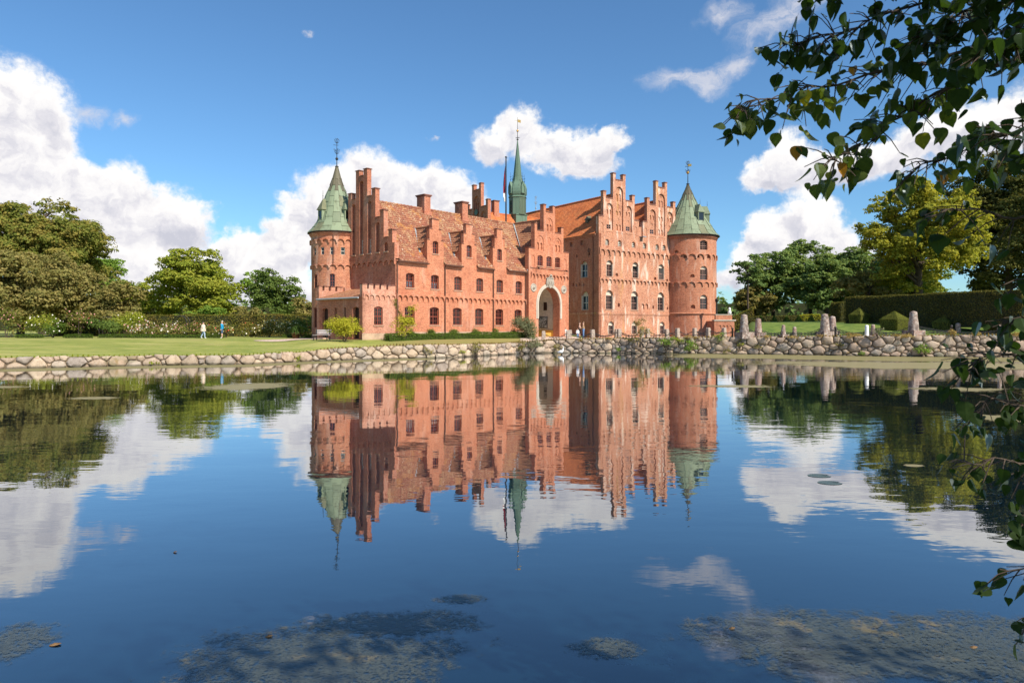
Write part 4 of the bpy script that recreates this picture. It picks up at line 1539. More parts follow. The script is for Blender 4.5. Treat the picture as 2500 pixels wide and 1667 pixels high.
def ground_h(x, y, d, zs):
    """height of the land at (x,y), d metres behind the water's edge whose wall top is zs"""
    b = x / y                                # bearing from the middle of the lake
    L = 22 - 17 * smooth(b, -.36, -.27)
    left = zs - .03 + (1.5 - zs + .03) * min(1, d / L) ** .85
    path = zs + .02
    moat = path - 3.2 * smooth(d, 4.8, 7.5)
    lawn = path + .115 * max(0, min(d - 4.6, 11)) + .017 * max(0, min(d - 15.6, 60))
    court = path + (1.5 - path) * smooth(d, 4, 9)
    if b < .03:
        return left
    if b < .10:
        k = smooth(b, .03, .045)
        return left * (1 - k) + court * k
    if b < .40:
        k = smooth(b, .10, .12) * (1 - smooth(b, .325, .345))
        base = court if b < .2 else lawn
        return base * (1 - k) + moat * k
    return lawn


SH = resample(SHORE, .8)
DS = [0, .25, .5, 1, 1.6, 2.4, 3.4, 4.4, 5.2, 6.2, 7.5, 9, 11, 13, 15.5, 18.5, 22, 27, 33, 40, 50, 65, 90, 130, 200, 350, 800, 2500]
gv, gh = [], []
for (x, y, z) in SH:
    r = math.hypot(x, y)
    for d in DS:
        k = (r + d) / r
        gv.append((x * k, y * k, ground_h(x * k, y * k, d, z)))
ND = len(DS)
gf = [(i * ND + j, (i + 1) * ND + j, (i + 1) * ND + j + 1, i * ND + j + 1) for i in range(len(SH) - 1) for j in range(ND - 1)]


def land_at(x, y):
    """height of the ground mesh under a point"""
    best, br = None, 1e9
    th = x / y
    for (sx, sy, sz) in SH:
        e = abs(sx / sy - th) if sy > 0 else 1e9
        if e < br:
            br, best = e, (sx, sy, sz)
    d = math.hypot(x, y) - math.hypot(best[0], best[1])
    return ground_h(x, y, max(0, d), best[2])


def grass_mat():
    m, t, b = mat('mown_grass')
    p = geopos(t)
    g1 = t.noise(p, 1.1, 6, .65)
    g2 = t.noise(t.vm('MULTIPLY', p, (.10, .5, 1)), 1.0, 4, .6)
    g3 = t.noise(p, 9.0, 4, .7)
    c = t.mix(t.sstep(g1, .3, .7), (.19, .225, .040), (.30, .31, .068))
    c = t.mix(t.m('MULTIPLY', t.sstep(g2, .46, .64), .75), c, (.42, .38, .12))
    c = t.mix(t.m('MULTIPLY', t.sstep(g3, .45, .75), .4), c, (.13, .17, .03))
    wv = t.m('SINE', t.m('ADD', t.m('MULTIPLY', t.vm('DOT_PRODUCT', p, (.55, .83, 0)), 1.05), t.m('MULTIPLY', t.noise(p, .08, 2, .5), 9.0)))
    c = t.mix(t.m('MULTIPLY', t.sstep(wv, -.3, .5), .28), c, t.mix(1.0, c, (.72, .80, .62), 'MULTIPLY'))
    worn = t.noise(p, .22, 6, .7)
    c = t.mix(t.m('MULTIPLY', t.sstep(worn, .54, .68), .6), c, (.40, .33, .13))
    # rougher, greener sward on the park bank beyond the causeway
    px_ = t.new('ShaderNodeSeparateXYZ', {0: p}).outputs[0]
    c = t.mix(t.m('MULTIPLY', t.sstep(px_, 16, 24), .85), c, t.mix(t.sstep(g1, .35, .65), (.055, .115, .014), (.155, .215, .034)))
    # drier strip along the foot of the castle
    x, y, z = t.new('ShaderNodeSeparateXYZ', {0: p}).outputs
    dry = t.m('MULTIPLY', t.m('MULTIPLY', t.sstep(x, -13, -8), t.sstep(x, 9, 3)), t.sstep(y, 100, 90))
    c = t.mix(t.m('MULTIPLY', dry, .8), c, t.mix(t.sstep(g1, .3, .7), (.30, .21, .08), (.22, .20, .06)))
    t.l.new(c, b.inputs['Base Color'])
    b.inputs['Roughness'].default_value = .9
    bp = t.new('ShaderNodeBump', {'Strength': .7, 'Distance': .06, 'Height': t.noise(p, 16, 4, .7)})
    t.l.new(bp.outputs[0], b.inputs['Normal'])
    return m


M_GRASS = grass_mat()
me = bpy.data.meshes.new('ground')
me.from_pydata(gv, [], gf)
me.materials.append(M_GRASS)
me.polygons.foreach_set('use_smooth', np.ones(len(gf), bool))
link('ground', me, kind='structure', label='mown lawn and park ground round the lake')
M_GRAVEL = plain('pale_gravel', (.50, .38, .30), .95, var=.25, scale=7, bump=.3)
pv, pf_ = [], []
cols = [i for i, (x, y, z) in enumerate(SH) if x / y > .012 and y > 20 and x < 60]
rows = [j for j, d in enumerate(DS) if .5 <= d <= 13]
wide = []
for i in cols:
    b_ = SH[i][0] / SH[i][1]
    wide.append(13 if b_ < .10 else 4.4)
    for j in rows:
        x, y, z = gv[i * ND + j]
        pv.append((x, y, z + .02))
nr = len(rows)
for a in range(len(cols) - 1):
    for b in range(nr - 1):
        if DS[rows[b + 1]] > wide[a]:
            continue
        pf_.append((a * nr + b, (a + 1) * nr + b, (a + 1) * nr + b + 1, a * nr + b + 1))
me = bpy.data.meshes.new('path')
me.from_pydata(pv, [], pf_)
me.materials.append(M_GRAVEL)
link('path', me, kind='structure', label='pale gravel path along the causeway')
# gravel at the foot of the slim tower
mb = MB()
n = 24
ctr = Vector((-20.2, 65.6))
ring = [(ctr.x + 4.6 * math.cos(k * 2 * math.pi / n), ctr.y + 2.0 * math.sin(k * 2 * math.pi / n)) for k in range(n)]
for k in range(n):
    a, b = ring[k], ring[(k + 1) % n]
    mb.face([(ctr.x, ctr.y, land_at(*ctr) + .05), (a[0], a[1], land_at(*a) + .03), (b[0], b[1], land_at(*b) + .03)])
put('path', mb, M_GRAVEL, kind='structure', label='patch of gravel at the foot of the slim tower')
# near bank the viewer stands on
mb = MB()
nx = 30
for i in range(nx):
    x0, x1 = -60 + i * 4, -56 + i * 4
    e0, e1 = 1.2 + .5 * math.sin(x0 * .7), 1.2 + .5 * math.sin(x1 * .7)
    mb.face([(x0, -80, 1.0), (x1, -80, 1.0), (x1, e1, .95), (x0, e0, .95)])
    mb.face([(x0, e0, .95), (x1, e1, .95), (x1, e1 + .8, -.6), (x0, e0 + .8, -.6)])
put('bank', mb, M_GRASS, kind='structure', label='grassy near bank under the trees')


def water_mat():
    m, t, b = mat('lake_water')
    out = t.n['Material Output']
    p = geopos(t)
    # ripples: broad soft swell plus fine breeze ruffles lying across the view
    w1 = t.noise(t.vm('MULTIPLY', p, (.55, 1.0, 1)), .55, 2, .5)
    w2 = t.noise(t.vm('MULTIPLY', p, (.5, 1.0, 1)), 2.1, 3, .55)
    patch = t.sstep(t.noise(p, .06, 2, .5), .42, .62)
    hgt = t.m('ADD', t.m('MULTIPLY', w1, 1.0), t.m('MULTIPLY', w2, t.m('MULTIPLY_ADD', patch, .50, .26)))
    bp = t.new('ShaderNodeBump', {'Strength': 1.0, 'Distance': .0075, 'Height': hgt})
    gl = t.new('ShaderNodeBsdfGlossy', {'Roughness': .0, 0: (.95, .96, .97), 'Normal': bp.outputs[0]})
    df = t.new('ShaderNodeBsdfDiffuse', {0: t.mix(t.noise(p, .25, 4, .6), (.002, .010, .022), (.003, .012, .020))})
    lw = t.new('ShaderNodeLayerWeight', {'Blend': .5})
    cosi = t.m('SUBTRACT', 1.0, lw.outputs['Facing'])
    f = t.m('MULTIPLY', t.m('EXPONENT', t.m('MULTIPLY', cosi, -3.35)), 1.15, clamp=True)
    mx = t.new('ShaderNodeMixShader', {0: f, 1: df.outputs[0], 2: gl.outputs[0]})
    t.l.new(mx.outputs[0], out.inputs[0])
    return m


mb = MB()
for i in range(8):
    for j in range(8):
        x0, x1 = -240 + i * 60, -180 + i * 60
        y0, y1 = -10 + j * 20, 10 + j * 20
        mb.face([(x0, y0, 0), (x1, y0, 0), (x1, y1, 0), (x0, y1, 0)])
put('water', mb, water_mat(), kind='structure', label='still blue lake mirroring castle and sky')


def scum_mat(name, c1, c2, thr0, thr1, scale, gloss=.15, edge=.35, stretch=(1, 1, 1), fine=3.0, speck=False, mid=.35):
    """floating film: broken cover through which the water shows"""
    m, t, b = mat(name)
    out = t.n['Material Output']
    p = geopos(t)
    ps = t.vm('MULTIPLY', p, stretch)
    e = t.new('ShaderNodeAttribute', attribute_name='cover').outputs['Fac']
    n_ = t.m('MULTIPLY_ADD', t.noise(ps, scale * fine, 5, .7), .5, t.m('MULTIPLY', t.noise(ps, scale, 7, .68), .5))
    cov = t.m('MULTIPLY', t.sstep(t.m('MULTIPLY_ADD', t.m('SUBTRACT', e, mid), edge * 2, n_), thr0, thr1), t.sstep(e, .0, .10))
    if speck:
        sp = t.m('MULTIPLY_ADD', t.noise(p, 16, 4, .7), .5, t.m('MULTIPLY', t.noise(p, 38, 3, .7), .5))
        cov = t.m('MULTIPLY', t.m('MULTIPLY', cov, t.sstep(t.m('ADD', sp, t.m('MULTIPLY', e, .10)), .45, .60)), .74)
    c = t.mix(t.noise(p, scale * 2.7 if not speck else 22.0, 4, .75), c1, c2)
    if speck:
        c = t.mix(t.sstep(t.noise(p, 2.1, 4, .6), .58, .68), c, (.20, .16, .075))
    df = t.new('ShaderNodeBsdfDiffuse', {0: c})
    gl = t.new('ShaderNodeBsdfGlossy', {'Roughness': .12, 0: (.9, .95, 1)})
    mx = t.new('ShaderNodeMixShader', {0: gloss, 1: df.outputs[0], 2: gl.outputs[0]})
    tr = t.new('ShaderNodeBsdfTransparent')
    m2 = t.new('ShaderNodeMixShader', {0: cov, 1: tr.outputs[0], 2: mx.outputs[0]})
    t.l.new(m2.outputs[0], out.inputs[0])
    return m


def scum(label, outline_fn, nu, nv, z, m, rim=True):
    """outline_fn(u,v) -> x,y ; cover falls to 0 at the rim"""
    vs, fs, cov = [], [], []
    for i in range(nu + 1):
        for j in range(nv + 1):
            u, v = i / nu, j / nv
            x, y = outline_fn(u, v)
            vs.append((x, y, z))
            cov.append(max(0, 1 - math.hypot(2 * u - 1, 2 * v - 1)) if rim else min(1, 2.2 * min(u * 3, (1 - u) * 3, v, 1.0)))
    for i in range(nu):
        for j in range(nv):
            a = i * (nv + 1) + j
            fs.append((a, a + nv + 1, a + nv + 2, a + 1))
    me = bpy.data.meshes.new('algae')
    me.from_pydata(vs, [], fs)
    at = me.attributes.new('cover', 'FLOAT', 'POINT')
    at.data.foreach_set('value', np.array(cov, np.float32))
    me.materials.append(m)
    o = link('algae', me, kind='stuff', label=label)
    return o


M_FILM = scum_mat('tan_algae_film', (.20, .175, .092), (.27, .235, .140), .485, .525, .9, .12, .20, (.45, 1, 1), 6.0, mid=.50)
M_FILM2 = scum_mat('green_algae_film', (.19, .165, .075), (.26, .225, .115), .34, .50, .5, .10, .34, (.3, 1, 1))
M_FILM3 = scum_mat('broken_algae_film', (.21, .185, .095), (.29, .25, .145), .50, .57, .55, .12, .22, (.25, 1, 1))
M_WEED = scum_mat('floating_pondweed', (.020, .032, .032), (.135, .142, .110), .45, .58, 1.1, .12, .24, (1, 1, 1), 5.0, True)


def shore_film(u0, u1, din, dout, label, m, z, rim=False):
    pts = [p for p in SH if u0 <= p[0] <= u1]

    def fn(u, v):
        k = u * (len(pts) - 1)
        i = min(len(pts) - 2, int(k))
        f = k - i
        x = pts[i][0] + (pts[i + 1][0] - pts[i][0]) * f
        y = pts[i][1] + (pts[i + 1][1] - pts[i][1]) * f
        d = din + (dout - din) * (1 - v)
        return x * (1 - d / math.hypot(x, y)), y * (1 - d / math.hypot(x, y))
    return scum(label, fn, 90, 14, z, m, rim)


shore_film(14, 62, 7.0, 25.0, 'broken tan film of algae out from the boulder causeway', M_FILM3, .003, True)
shore_film(14, 80, -2.5, 11.0, 'dense green-tan algae hugging the causeway wall', M_FILM2, .0045)
shore_film(-34, -6, -.8, 4.0, 'thin algae along the foot of the lawn wall', M_FILM2, .003)


def ell(cx, cy, rx, ry):
    def fn(u, v):
        return cx + (u - .5) * 2 * rx, cy + (v - .5) * 2 * ry
    return fn


ZS = .0015
for lab, cx, cy, rx, ry, m in (('round tan raft of algae out on the left of the lake', -11.7, 30.2, 3.4, 3.6, M_FILM), ('small sliver of algae left of the round raft', -15.5, 25.3, 1.7, .9, M_FILM), ('algae streak by the far left shore water', -22.5, 30.0, 2.6, 1.2, M_FILM),
                               ('thin algae streak below the stout tower', 9.8, 30.3, 3.0, 1.2, M_FILM), ('pale algae streak under the hanging leaves', 19.0, 28.8, 3.6, 1.8, M_FILM), ('nearer pale algae streak under the hanging leaves', 14.2, 19.6, 2.6, 1.2, M_FILM),
                               ('small yellow-green float of weed', 7.6, 12.9, .36, .26, M_FILM),
                               ('grey pondweed mat low in the left foreground', -1.5, 5.35, 1.75, .90, M_WEED), ('upper arm of the left pondweed mat', -1.05, 6.0, 1.1, .42, M_WEED), ('tiny pondweed wisp left of centre', -.5, 6.55, .38, .17, M_WEED),
                               ('small pondweed island near the bottom edge', .78, 5.55, .48, .28, M_WEED), ('grey pondweed mat low in the right foreground', 2.7, 5.75, 1.9, .80, M_WEED), ('far right pondweed mat under the leaves', 4.0, 5.6, 1.6, 1.0, M_WEED), ('second layer of right pondweed', 3.0, 5.3, 1.8, .5, M_WEED),
                               ('pondweed scraps in the bottom left corner', -4.2, 5.6, .6, .6, M_WEED)):
    ZS += .00025
    scum(lab, ell(cx, cy, rx, ry), 24, 16, ZS, m)
M_PAD = plain('lily_pad', (.05, .075, .06), .35, .5, var=.3)
for lab, x, y in (('farther dark lily pad afloat', 5.4, 12.0), ('nearer dark lily pad afloat', 5.33, 11.45)):
    mb = MB()
    n = 18
    pts = [(.20 * math.cos(.25 + k * 5.8 / n), .15 * math.sin(.25 + k * 5.8 / n), .005) for k in range(n + 1)]
    for k in range(n):
        mb.face([(0, 0, .005), pts[k], pts[k + 1]])
    o = put('lily_pad', mb, M_PAD, None, (x, y, 0))
    tag(o, lab, 'lily pad')
# a few fallen leaves adrift
M_DEAD = plain('fallen_leaf', (.17, .10, .045), .7, var=.4)
lab_l = ['curled brown leaf adrift on the left pondweed', 'dull brown leaf adrift near the bottom left', 'brown leaf adrift on the right pondweed', 'dark leaf adrift near the right edge', 'brown leaf speck adrift below the cloud reflection']
for (x, y, s_), lb in zip(((-2.05, 5.75, .035), (-3.75, 5.6, .05), (1.9, 5.9, .03), (3.75, 5.55, .035), (-3.9, 7.9, .025)), lab_l):
    mb = MB()
    n = 9
    pts = [(s_ * (1 + .12 * math.sin(k * 2.3)) * math.cos(k * 2 * math.pi / n), .6 * s_ * math.sin(k * 2 * math.pi / n), .006 + .006 * math.cos(k * 2 * math.pi / n)) for k in range(n)]
    for k in range(n):
        mb.face([(0, 0, .02), pts[k], pts[(k + 1) % n]])
    tag(put('fallen_leaf', mb, M_DEAD, None, (x, y, 0)), lb, 'leaf')

# ------------------------------------------------------------------ boulder walls, stone by stone
def stone_mat(name, stops, dk):
    m, t, b = mat(name)
    oi = t.new('ShaderNodeObjectInfo').outputs['Random']
    p = geopos(t)
    c = t.ramp(oi, stops)
    n1 = t.noise(p, 2.6, 6, .65)
    n2 = t.noise(p, 11, 5, .7)
    c = t.mix(t.m('MULTIPLY', t.sstep(n1, .45, .65), dk), c, t.mix(1.0, c, (.50, .46, .43), 'MULTIPLY'))
    c = t.mix(t.m('MULTIPLY', t.sstep(n2, .54, .66), .55), c, (.46, .41, .35))
    c = t.mix(t.m('MULTIPLY', t.sstep(t.noise(p, 1.7, 4, .6), .60, .70), .6), c, (.26, .16, .05))
    zz = t.new('ShaderNodeSeparateXYZ', {0: p}).outputs[2]
    c = t.mix(t.m('MULTIPLY', t.sstep(t.m('MULTIPLY_ADD', n1, -.25, zz), .08, -.06), .75), c, (.055, .050, .032))
    c = t.mix(t.m('MULTIPLY', t.sstep(t.noise(p, .8, 4, .6), .56, .68), .45), c, (.11, .115, .045))
    t.l.new(c, b.inputs['Base Color'])
    b.inputs['Roughness'].default_value = .9
    bp = t.new('ShaderNodeBump', {'Strength': .7, 'Distance': .05, 'Height': t.m('ADD', n1, t.m('MULTIPLY', n2, .4))})
    t.l.new(bp.outputs[0], b.inputs['Normal'])
    return m


M_STONE = stone_mat('grey_granite_boulder', [(0, (0.377, 0.280, 0.202)), (.2, (0.455, 0.351, 0.260)), (.4, (0.286, 0.221, 0.169)), (.6, (0.390, 0.280, 0.208)), (.8, (0.202, 0.176, 0.156)), (1, (0.468, 0.384, 0.305))], .6)
M_STONEP = stone_mat('pale_fieldstone', [(0, (0.407, 0.303, 0.209)), (.2, (0.473, 0.369, 0.264)), (.4, (0.341, 0.259, 0.187)), (.6, (0.418, 0.303, 0.215)), (.8, (0.275, 0.231, 0.198)), (1, (0.462, 0.369, 0.275))], .6)


def clip_half(poly, px, py, nx, ny):
    """keep the part of poly where (p - (px,py)).n <= 0"""
    out = []
    for k in range(len(poly)):
        a, b = poly[k], poly[(k + 1) % len(poly)]
        da, db = (a[0] - px) * nx + (a[1] - py) * ny, (b[0] - px) * nx + (b[1] - py) * ny
        if da <= 0:
            out.append(a)
        if da * db < 0:
            f = da / (da - db)
            out.append((a[0] + (b[0] - a[0]) * f, a[1] + (b[1] - a[1]) * f))
    return out


def boulder_wall(label, x0, x1, classes, seed, stone):
    rnd = random.Random(seed)
    pts = [p for p in resample(SHORE, .4) if x0 <= p[0] <= x1]
    S = [0.0]
    for a, b in zip(pts, pts[1:]):
        S.append(S[-1] + math.hypot(b[0] - a[0], b[1] - a[1]))

    def at(s_):
        s_ = min(max(s_, 0), S[-1] - 1e-6)
        i = int(np.searchsorted(S, s_, 'right')) - 1
        i = min(i, len(pts) - 2)
        f = (s_ - S[i]) / (S[i + 1] - S[i])
        i0, i1 = max(0, i - 3), min(len(pts) - 1, i + 4)
        tx, ty = pts[i1][0] - pts[i0][0], pts[i1][1] - pts[i0][1]
        L = math.hypot(tx, ty)
        return [pts[i][k] + (pts[i + 1][k] - pts[i][k]) * f for k in range(3)] + [tx / L, ty / L]
    w = thing('boulder_wall', label, 'stone wall', (pts[0][0], pts[0][1], 0))
    core = MB()
    for a, b in zip(pts, pts[1:]):
        ra, rb = math.hypot(a[0], a[1]), math.hypot(b[0], b[1])
        o = (pts[0][0], pts[0][1])
        A, B = (a[0] - o[0], a[1] - o[1]), (b[0] - o[0], b[1] - o[1])
        core.face([(A[0], A[1], -.6), (B[0], B[1], -.6), (B[0], B[1], b[2] - .02), (A[0], A[1], a[2] - .02)])
        ka, kb = .5 / ra, .5 / rb
        core.face([(A[0], A[1], a[2] - .02), (B[0], B[1], b[2] - .02), (B[0] + b[0] * kb, B[1] + b[1] * kb, b[2] - .02), (A[0] + a[0] * ka, A[1] + a[1] * ka, a[2] - .02)])
    put('wall_core', core, M_SOIL, w)
    AN = .72                                # boulders lie on their long sides
    seeds = []
    for (rmin, rmax, tries) in classes:     # biggest boulders first, then the smaller ones that wedge between them
        for _ in range(int(tries * S[-1])):
            r = rnd.uniform(rmin, rmax)
            cs = rnd.uniform(0, S[-1])
            zt = at(cs)[2]
            cz = rnd.uniform(-.2 + r * .35, max(zt - r * .8, -.1))
            if r > zt * .62:
                continue
            if all(((cs - q[0]) * AN) ** 2 + (cz - q[1]) ** 2 > (.84 * (r + q[2])) ** 2 for q in seeds if abs(q[0] - cs) < 1.8):
                seeds.append((cs, cz, r))
    for i, (cs, cz, r) in enumerate(seeds):
        zt = at(cs)[2] + rnd.uniform(-.04, .08)
        lim = r * 2.3
        poly = [(cs * AN + lim * math.cos(k * math.pi / 5), max(-.3, min(zt, cz + lim * math.sin(k * math.pi / 5)))) for k in range(10)]
        for j, (ds, dz, rj) in enumerate(seeds):
            if j != i and abs(ds - cs) < 2.2:
                ux, uz = (ds - cs) * AN, dz - cz
                d2 = ux * ux + uz * uz
                k = (d2 + r * r - rj * rj) / (2 * d2)
                poly = clip_half(poly, cs * AN + ux * k, cz + uz * k, ux, uz)
                if len(poly) < 3:
                    break
        if len(poly) < 3:
            continue
        poly = [(p[0] / AN, p[1]) for p in poly]
        ax = sum(p[0] for p in poly) / len(poly)
        az_ = sum(p[1] for p in poly) / len(poly)
        gap = rnd.uniform(.004, .022)
        soft = rnd.random() < .35
        sh = []
        for p in poly:
            L = math.hypot(p[0] - ax, p[1] - az_) + 1e-6
            k = max(.3, 1 - gap / L)
            sh.append(((p[0] - ax) * k, (p[1] - az_) * k))
        for _ in range(1):                  # round the corners
            q = []
            for k in range(len(sh)):
                a, b = sh[k], sh[(k + 1) % len(sh)]
                q += [(a[0] * .84 + b[0] * .16, a[1] * .84 + b[1] * .16), (a[0] * .16 + b[0] * .84, a[1] * .16 + b[1] * .84)]
            sh = q
            if len(sh) > 13:
                break
        size = math.sqrt(sum((p[0] ** 2 + p[1] ** 2) for p in sh) / len(sh))
        if size < .09:
            continue
        n = len(sh)
        mb = MB()
        bul = min(.24, size * rnd.uniform(.40, .75))
        offx, offz = rnd.uniform(-.15, .15) * size, rnd.uniform(-.05, .2) * size
        for (k, y) in ((.95, .22), (1.0, .04), (.97, -.38 * bul), (.84, -.78 * bul), (.50, -1.0 * bul)):
            for p in sh:
                jit = 1 + rnd.uniform(-.11, .05)
                mb.v.append((p[0] * k * jit + offx * (1 - k), y + rnd.uniform(-.03, .03) * size, p[1] * k * jit + offz * (1 - k)))
        mb.v.append((offx * .8, -bul * rnd.uniform(.95, 1.2), offz * .8))
        for r_ in range(4):
            for k in range(n):
                q = (r_ * n + k, r_ * n + (k + 1) % n, (r_ + 1) * n + (k + 1) % n, (r_ + 1) * n + k)
                mb.f.append(q)
                mb.sm.append(soft and r_ != 1)
                mb.uv += [(0, 0)] * 4
        for k in range(n):
            mb.f.append((4 * n + k, 4 * n + (k + 1) % n, 5 * n))
            mb.sm.append(True)
            mb.uv += [(0, 0)] * 3
        x, y, _, tx, ty = at(ax)
        o = put('boulder', mb, stone, w, (x - pts[0][0], y - pts[0][1], az_), math.atan2(ty, tx))
    return w


boulder_wall('low wall of pale rounded boulders holding up the lawn', -36, 3.0, [(.36, .44, 4), (.26, .34, 14), (.17, .25, 44), (.10, .15, 46)], 3, M_STONEP)
boulder_wall('tall wall of grey boulders carrying the causeway before the main house', 3.4, 20.8, [(.34, .42, 2), (.24, .31, 10), (.16, .22, 50), (.10, .14, 34)], 5, M_STONE)
boulder_wall('tall wall of grey boulders below the big stone pillars', 21.0, 47, [(.36, .44, 2.5), (.25, .33, 11), (.17, .23, 46), (.11, .14, 26)], 6, M_STONE)

# ------------------------------------------------------------------ plants
def leaf_cloud(name, C, Nn, size, m, aspect=.62, extra=None, tint=None):
    """C: (n,3) leaf centres, Nn: (n,3) facing; each leaf a pointed four-corner blade"""
    n = len(C)
    Nn = Nn / (np.linalg.norm(Nn, axis=1, keepdims=True) + 1e-9)
    ref = RNG.normal(size=(n, 3))
    T = np.cross(Nn, ref)
    T /= np.linalg.norm(T, axis=1, keepdims=True) + 1e-9
    B = np.cross(Nn, T)
    L = (size * RNG.uniform(.65, 1.3, n))[:, None]
    P = np.empty((n, 4, 3), np.float32)
    P[:, 0] = C - T * L * .5
    P[:, 1] = C + B * L * aspect * .5 + Nn * L * .12
    P[:, 2] = C + T * L * .5
    P[:, 3] = C - B * L * aspect * .5 + Nn * L * .12
    me = bpy.data.meshes.new(name)
    me.vertices.add(n * 4)
    me.vertices.foreach_set('co', P.reshape(-1))
    me.loops.add(n * 4)
    me.loops.foreach_set('vertex_index', np.arange(n * 4, dtype=np.int32))
    me.polygons.add(n)
    me.polygons.foreach_set('loop_start', np.arange(0, n * 4, 4, dtype=np.int32))
    me.polygons.foreach_set('loop_total', np.full(n, 4, np.int32))
    at = me.attributes.new('tint', 'FLOAT', 'FACE')
    at.data.foreach_set('value', (RNG.random(n) if tint is None else tint).astype(np.float32))
    me.materials.append(m)
    me.update()
    me.validate()
    return me


def blob_leaves(blobs, dens, rng=RNG, sub=False):
    Cs, Ns = [], []
    if sub:
        fin = []
        for (x, y, z, r, sq) in blobs:
            fin.append((x, y, z, r * .78, sq))
            for k in range(9):
                d = rng.normal(size=3)
                d /= np.linalg.norm(d)
                if d[2] < -.5:
                    d[2] = -d[2]
                rr_ = r * rng.uniform(.22, .46)
                fin.append((x + d[0] * r * .78, y + d[1] * r * .78, z + d[2] * r * .7 * sq, rr_, sq * .75))
        blobs = fin
    for (x, y, z, r, sq) in blobs:
        n = int(dens * r * r)
        d = rng.normal(size=(n, 3))
        d /= np.linalg.norm(d, axis=1, keepdims=True)
        d[:, 2] = np.where(d[:, 2] < -.35, -d[:, 2] * .6, d[:, 2])
        rad = r * (1 - .55 * rng.random(n) ** 2.2) * (1 + .12 * rng.normal(size=n))
        p = d * rad[:, None] * np.array([1, 1, sq]) + np.array([x, y, z])
        Cs.append(p)
        Ns.append(d + rng.normal(size=(n, 3)) * .42 + np.array([.12, -.12, .35]))
    return np.vstack(Cs), np.vstack(Ns)


def crown_blobs(rx, rz, cz, nb, rnd, lo=.22, hi=.4, flat=.8, top=1.0, bottom=-.55, ry=None):
    ry = ry or rx
    out = []
    for k in range(nb):
        while True:
            d = Vector((rnd.gauss(0, 1), rnd.gauss(0, 1), rnd.gauss(0, 1))).normalized()
            if d.z > bottom:
                break
        q = rnd.uniform(.5, .86) if k % 4 else rnd.uniform(.1, .5)
        r = rx * rnd.uniform(lo, hi)
        out.append((d.x * rx * q, d.y * ry * q, cz + d.z * rz * q, r, flat))
    return out


FOL = {
    'oak': foliage_mat('oak_leaves', (.075, .110, .022), (.265, .270, .060), (.36, .25, .07), .5, .25),
    'olive': foliage_mat('olive_leaves', (.100, .105, .032), (.320, .285, .095), (.40, .29, .11), .4, .5),
    'lime': foliage_mat('lime_green_leaves', (0.114, 0.168, 0.022), (0.360, 0.384, 0.054), (0.408, 0.348, 0.060), .3, .3),
    'fresh': foliage_mat('fresh_green_leaves', (0.081, 0.156, 0.027), (0.250, 0.356, 0.062), None, 0, .3),
    'dark': foliage_mat('dark_green_leaves', (0.051, 0.096, 0.026), (0.189, 0.246, 0.058), None, 0, .3),
    'wood': foliage_mat('woodland_leaves', (0.062, 0.125, 0.043), (0.256, 0.338, 0.106), (0.312, 0.312, 0.062), .2, .2),
    'gold': foliage_mat('golden_green_leaves', (.120, .140, .022), (.43, .43, .070), (.50, .38, .05), .30, .3, .45),
    'brown': foliage_mat('brown_beech_leaves', (0.036, 0.048, 0.017), (0.138, 0.150, 0.046), (0.180, 0.132, 0.036), .35, .4),
    'yellow': foliage_mat('yellow_green_shrub', (0.200, 0.210, 0.018), (0.480, 0.460, 0.045), (0.540, 0.460, 0.060), .4, .9, .35),
    'grey': foliage_mat('grey_green_shrub', (0.100, 0.115, 0.065), (0.270, 0.275, 0.155), None, 0, .8),
    'box': foliage_mat('box_hedge', (0.050, 0.090, 0.016), (0.150, 0.215, 0.040), None, 0, 1.2),
    'hedge': foliage_mat('beech_hedge', (0.085, 0.095, 0.020), (0.260, 0.240, 0.050), (0.320, 0.210, 0.070), .55, .6),
    'yew': foliage_mat('yew_hedge', (0.045, 0.050, 0.014), (0.200, 0.180, 0.055), None, 0, 1.0),
    'topiary': foliage_mat('topiary_leaves', (0.108, 0.128, 0.027), (0.284, 0.290, 0.068), None, 0, 1.5),
    'rose': foliage_mat('rose_leaves', (0.075, 0.115, 0.024), (0.240, 0.240, 0.060), (0.360, 0.200, 0.090), .35, 1.0),
    'dry': foliage_mat('dry_tufts', (0.220, 0.150, 0.055), (0.420, 0.310, 0.120), None, 0, 1.2),
}


def tree(name, label, x, y, h, rx, kind, trunk=.25, nb=60, leaf=.42, dens=62, seed=1, flat=.8, rz=None, group=None, tr=.4, hi=.4, lo=.22, bottom=-.55, ry=None, cat='tree'):
    rnd = random.Random(seed)
    z0 = land_at(x, y) - .1
    t = thing(name, label, cat, (x, y, z0), 0, group)
    rz = rz or (h * (1 - trunk)) / 2
    cz = h - rz * .92
    blobs = crown_blobs(rx, rz, cz, nb, rnd, lo, hi, flat, bottom=bottom, ry=ry)
    Cc, Nn = blob_leaves(blobs, dens * .95, sub=True)
    keep = Cc[:, 2] > .2
    link('crown', leaf_cloud('crown', Cc[keep], Nn[keep], leaf, FOL[kind]), t)
    mb = MB()
    mb.tube([(0, 0, -.3), (.05, 0, h * .12), (-.05, .05, h * .3), (0, 0, cz), (.1, 0, cz + rz * .5)], [tr * 1.25, tr, tr * .85, tr * .55, tr * .15], 8)
    for (bx, by, bz, r, _) in blobs[::max(1, nb // 14)]:
        zb = min(bz - .5, max(h * .22, bz - math.hypot(bx, by) * .8))
        mb.tube([(0, 0, zb), (bx * .45, by * .45, zb + (bz - zb) * .45), (bx, by, bz)], [tr * .42, tr * .26, tr * .06], 5, cap=False)
    put('trunk', mb, M_BARK, t)
    return t


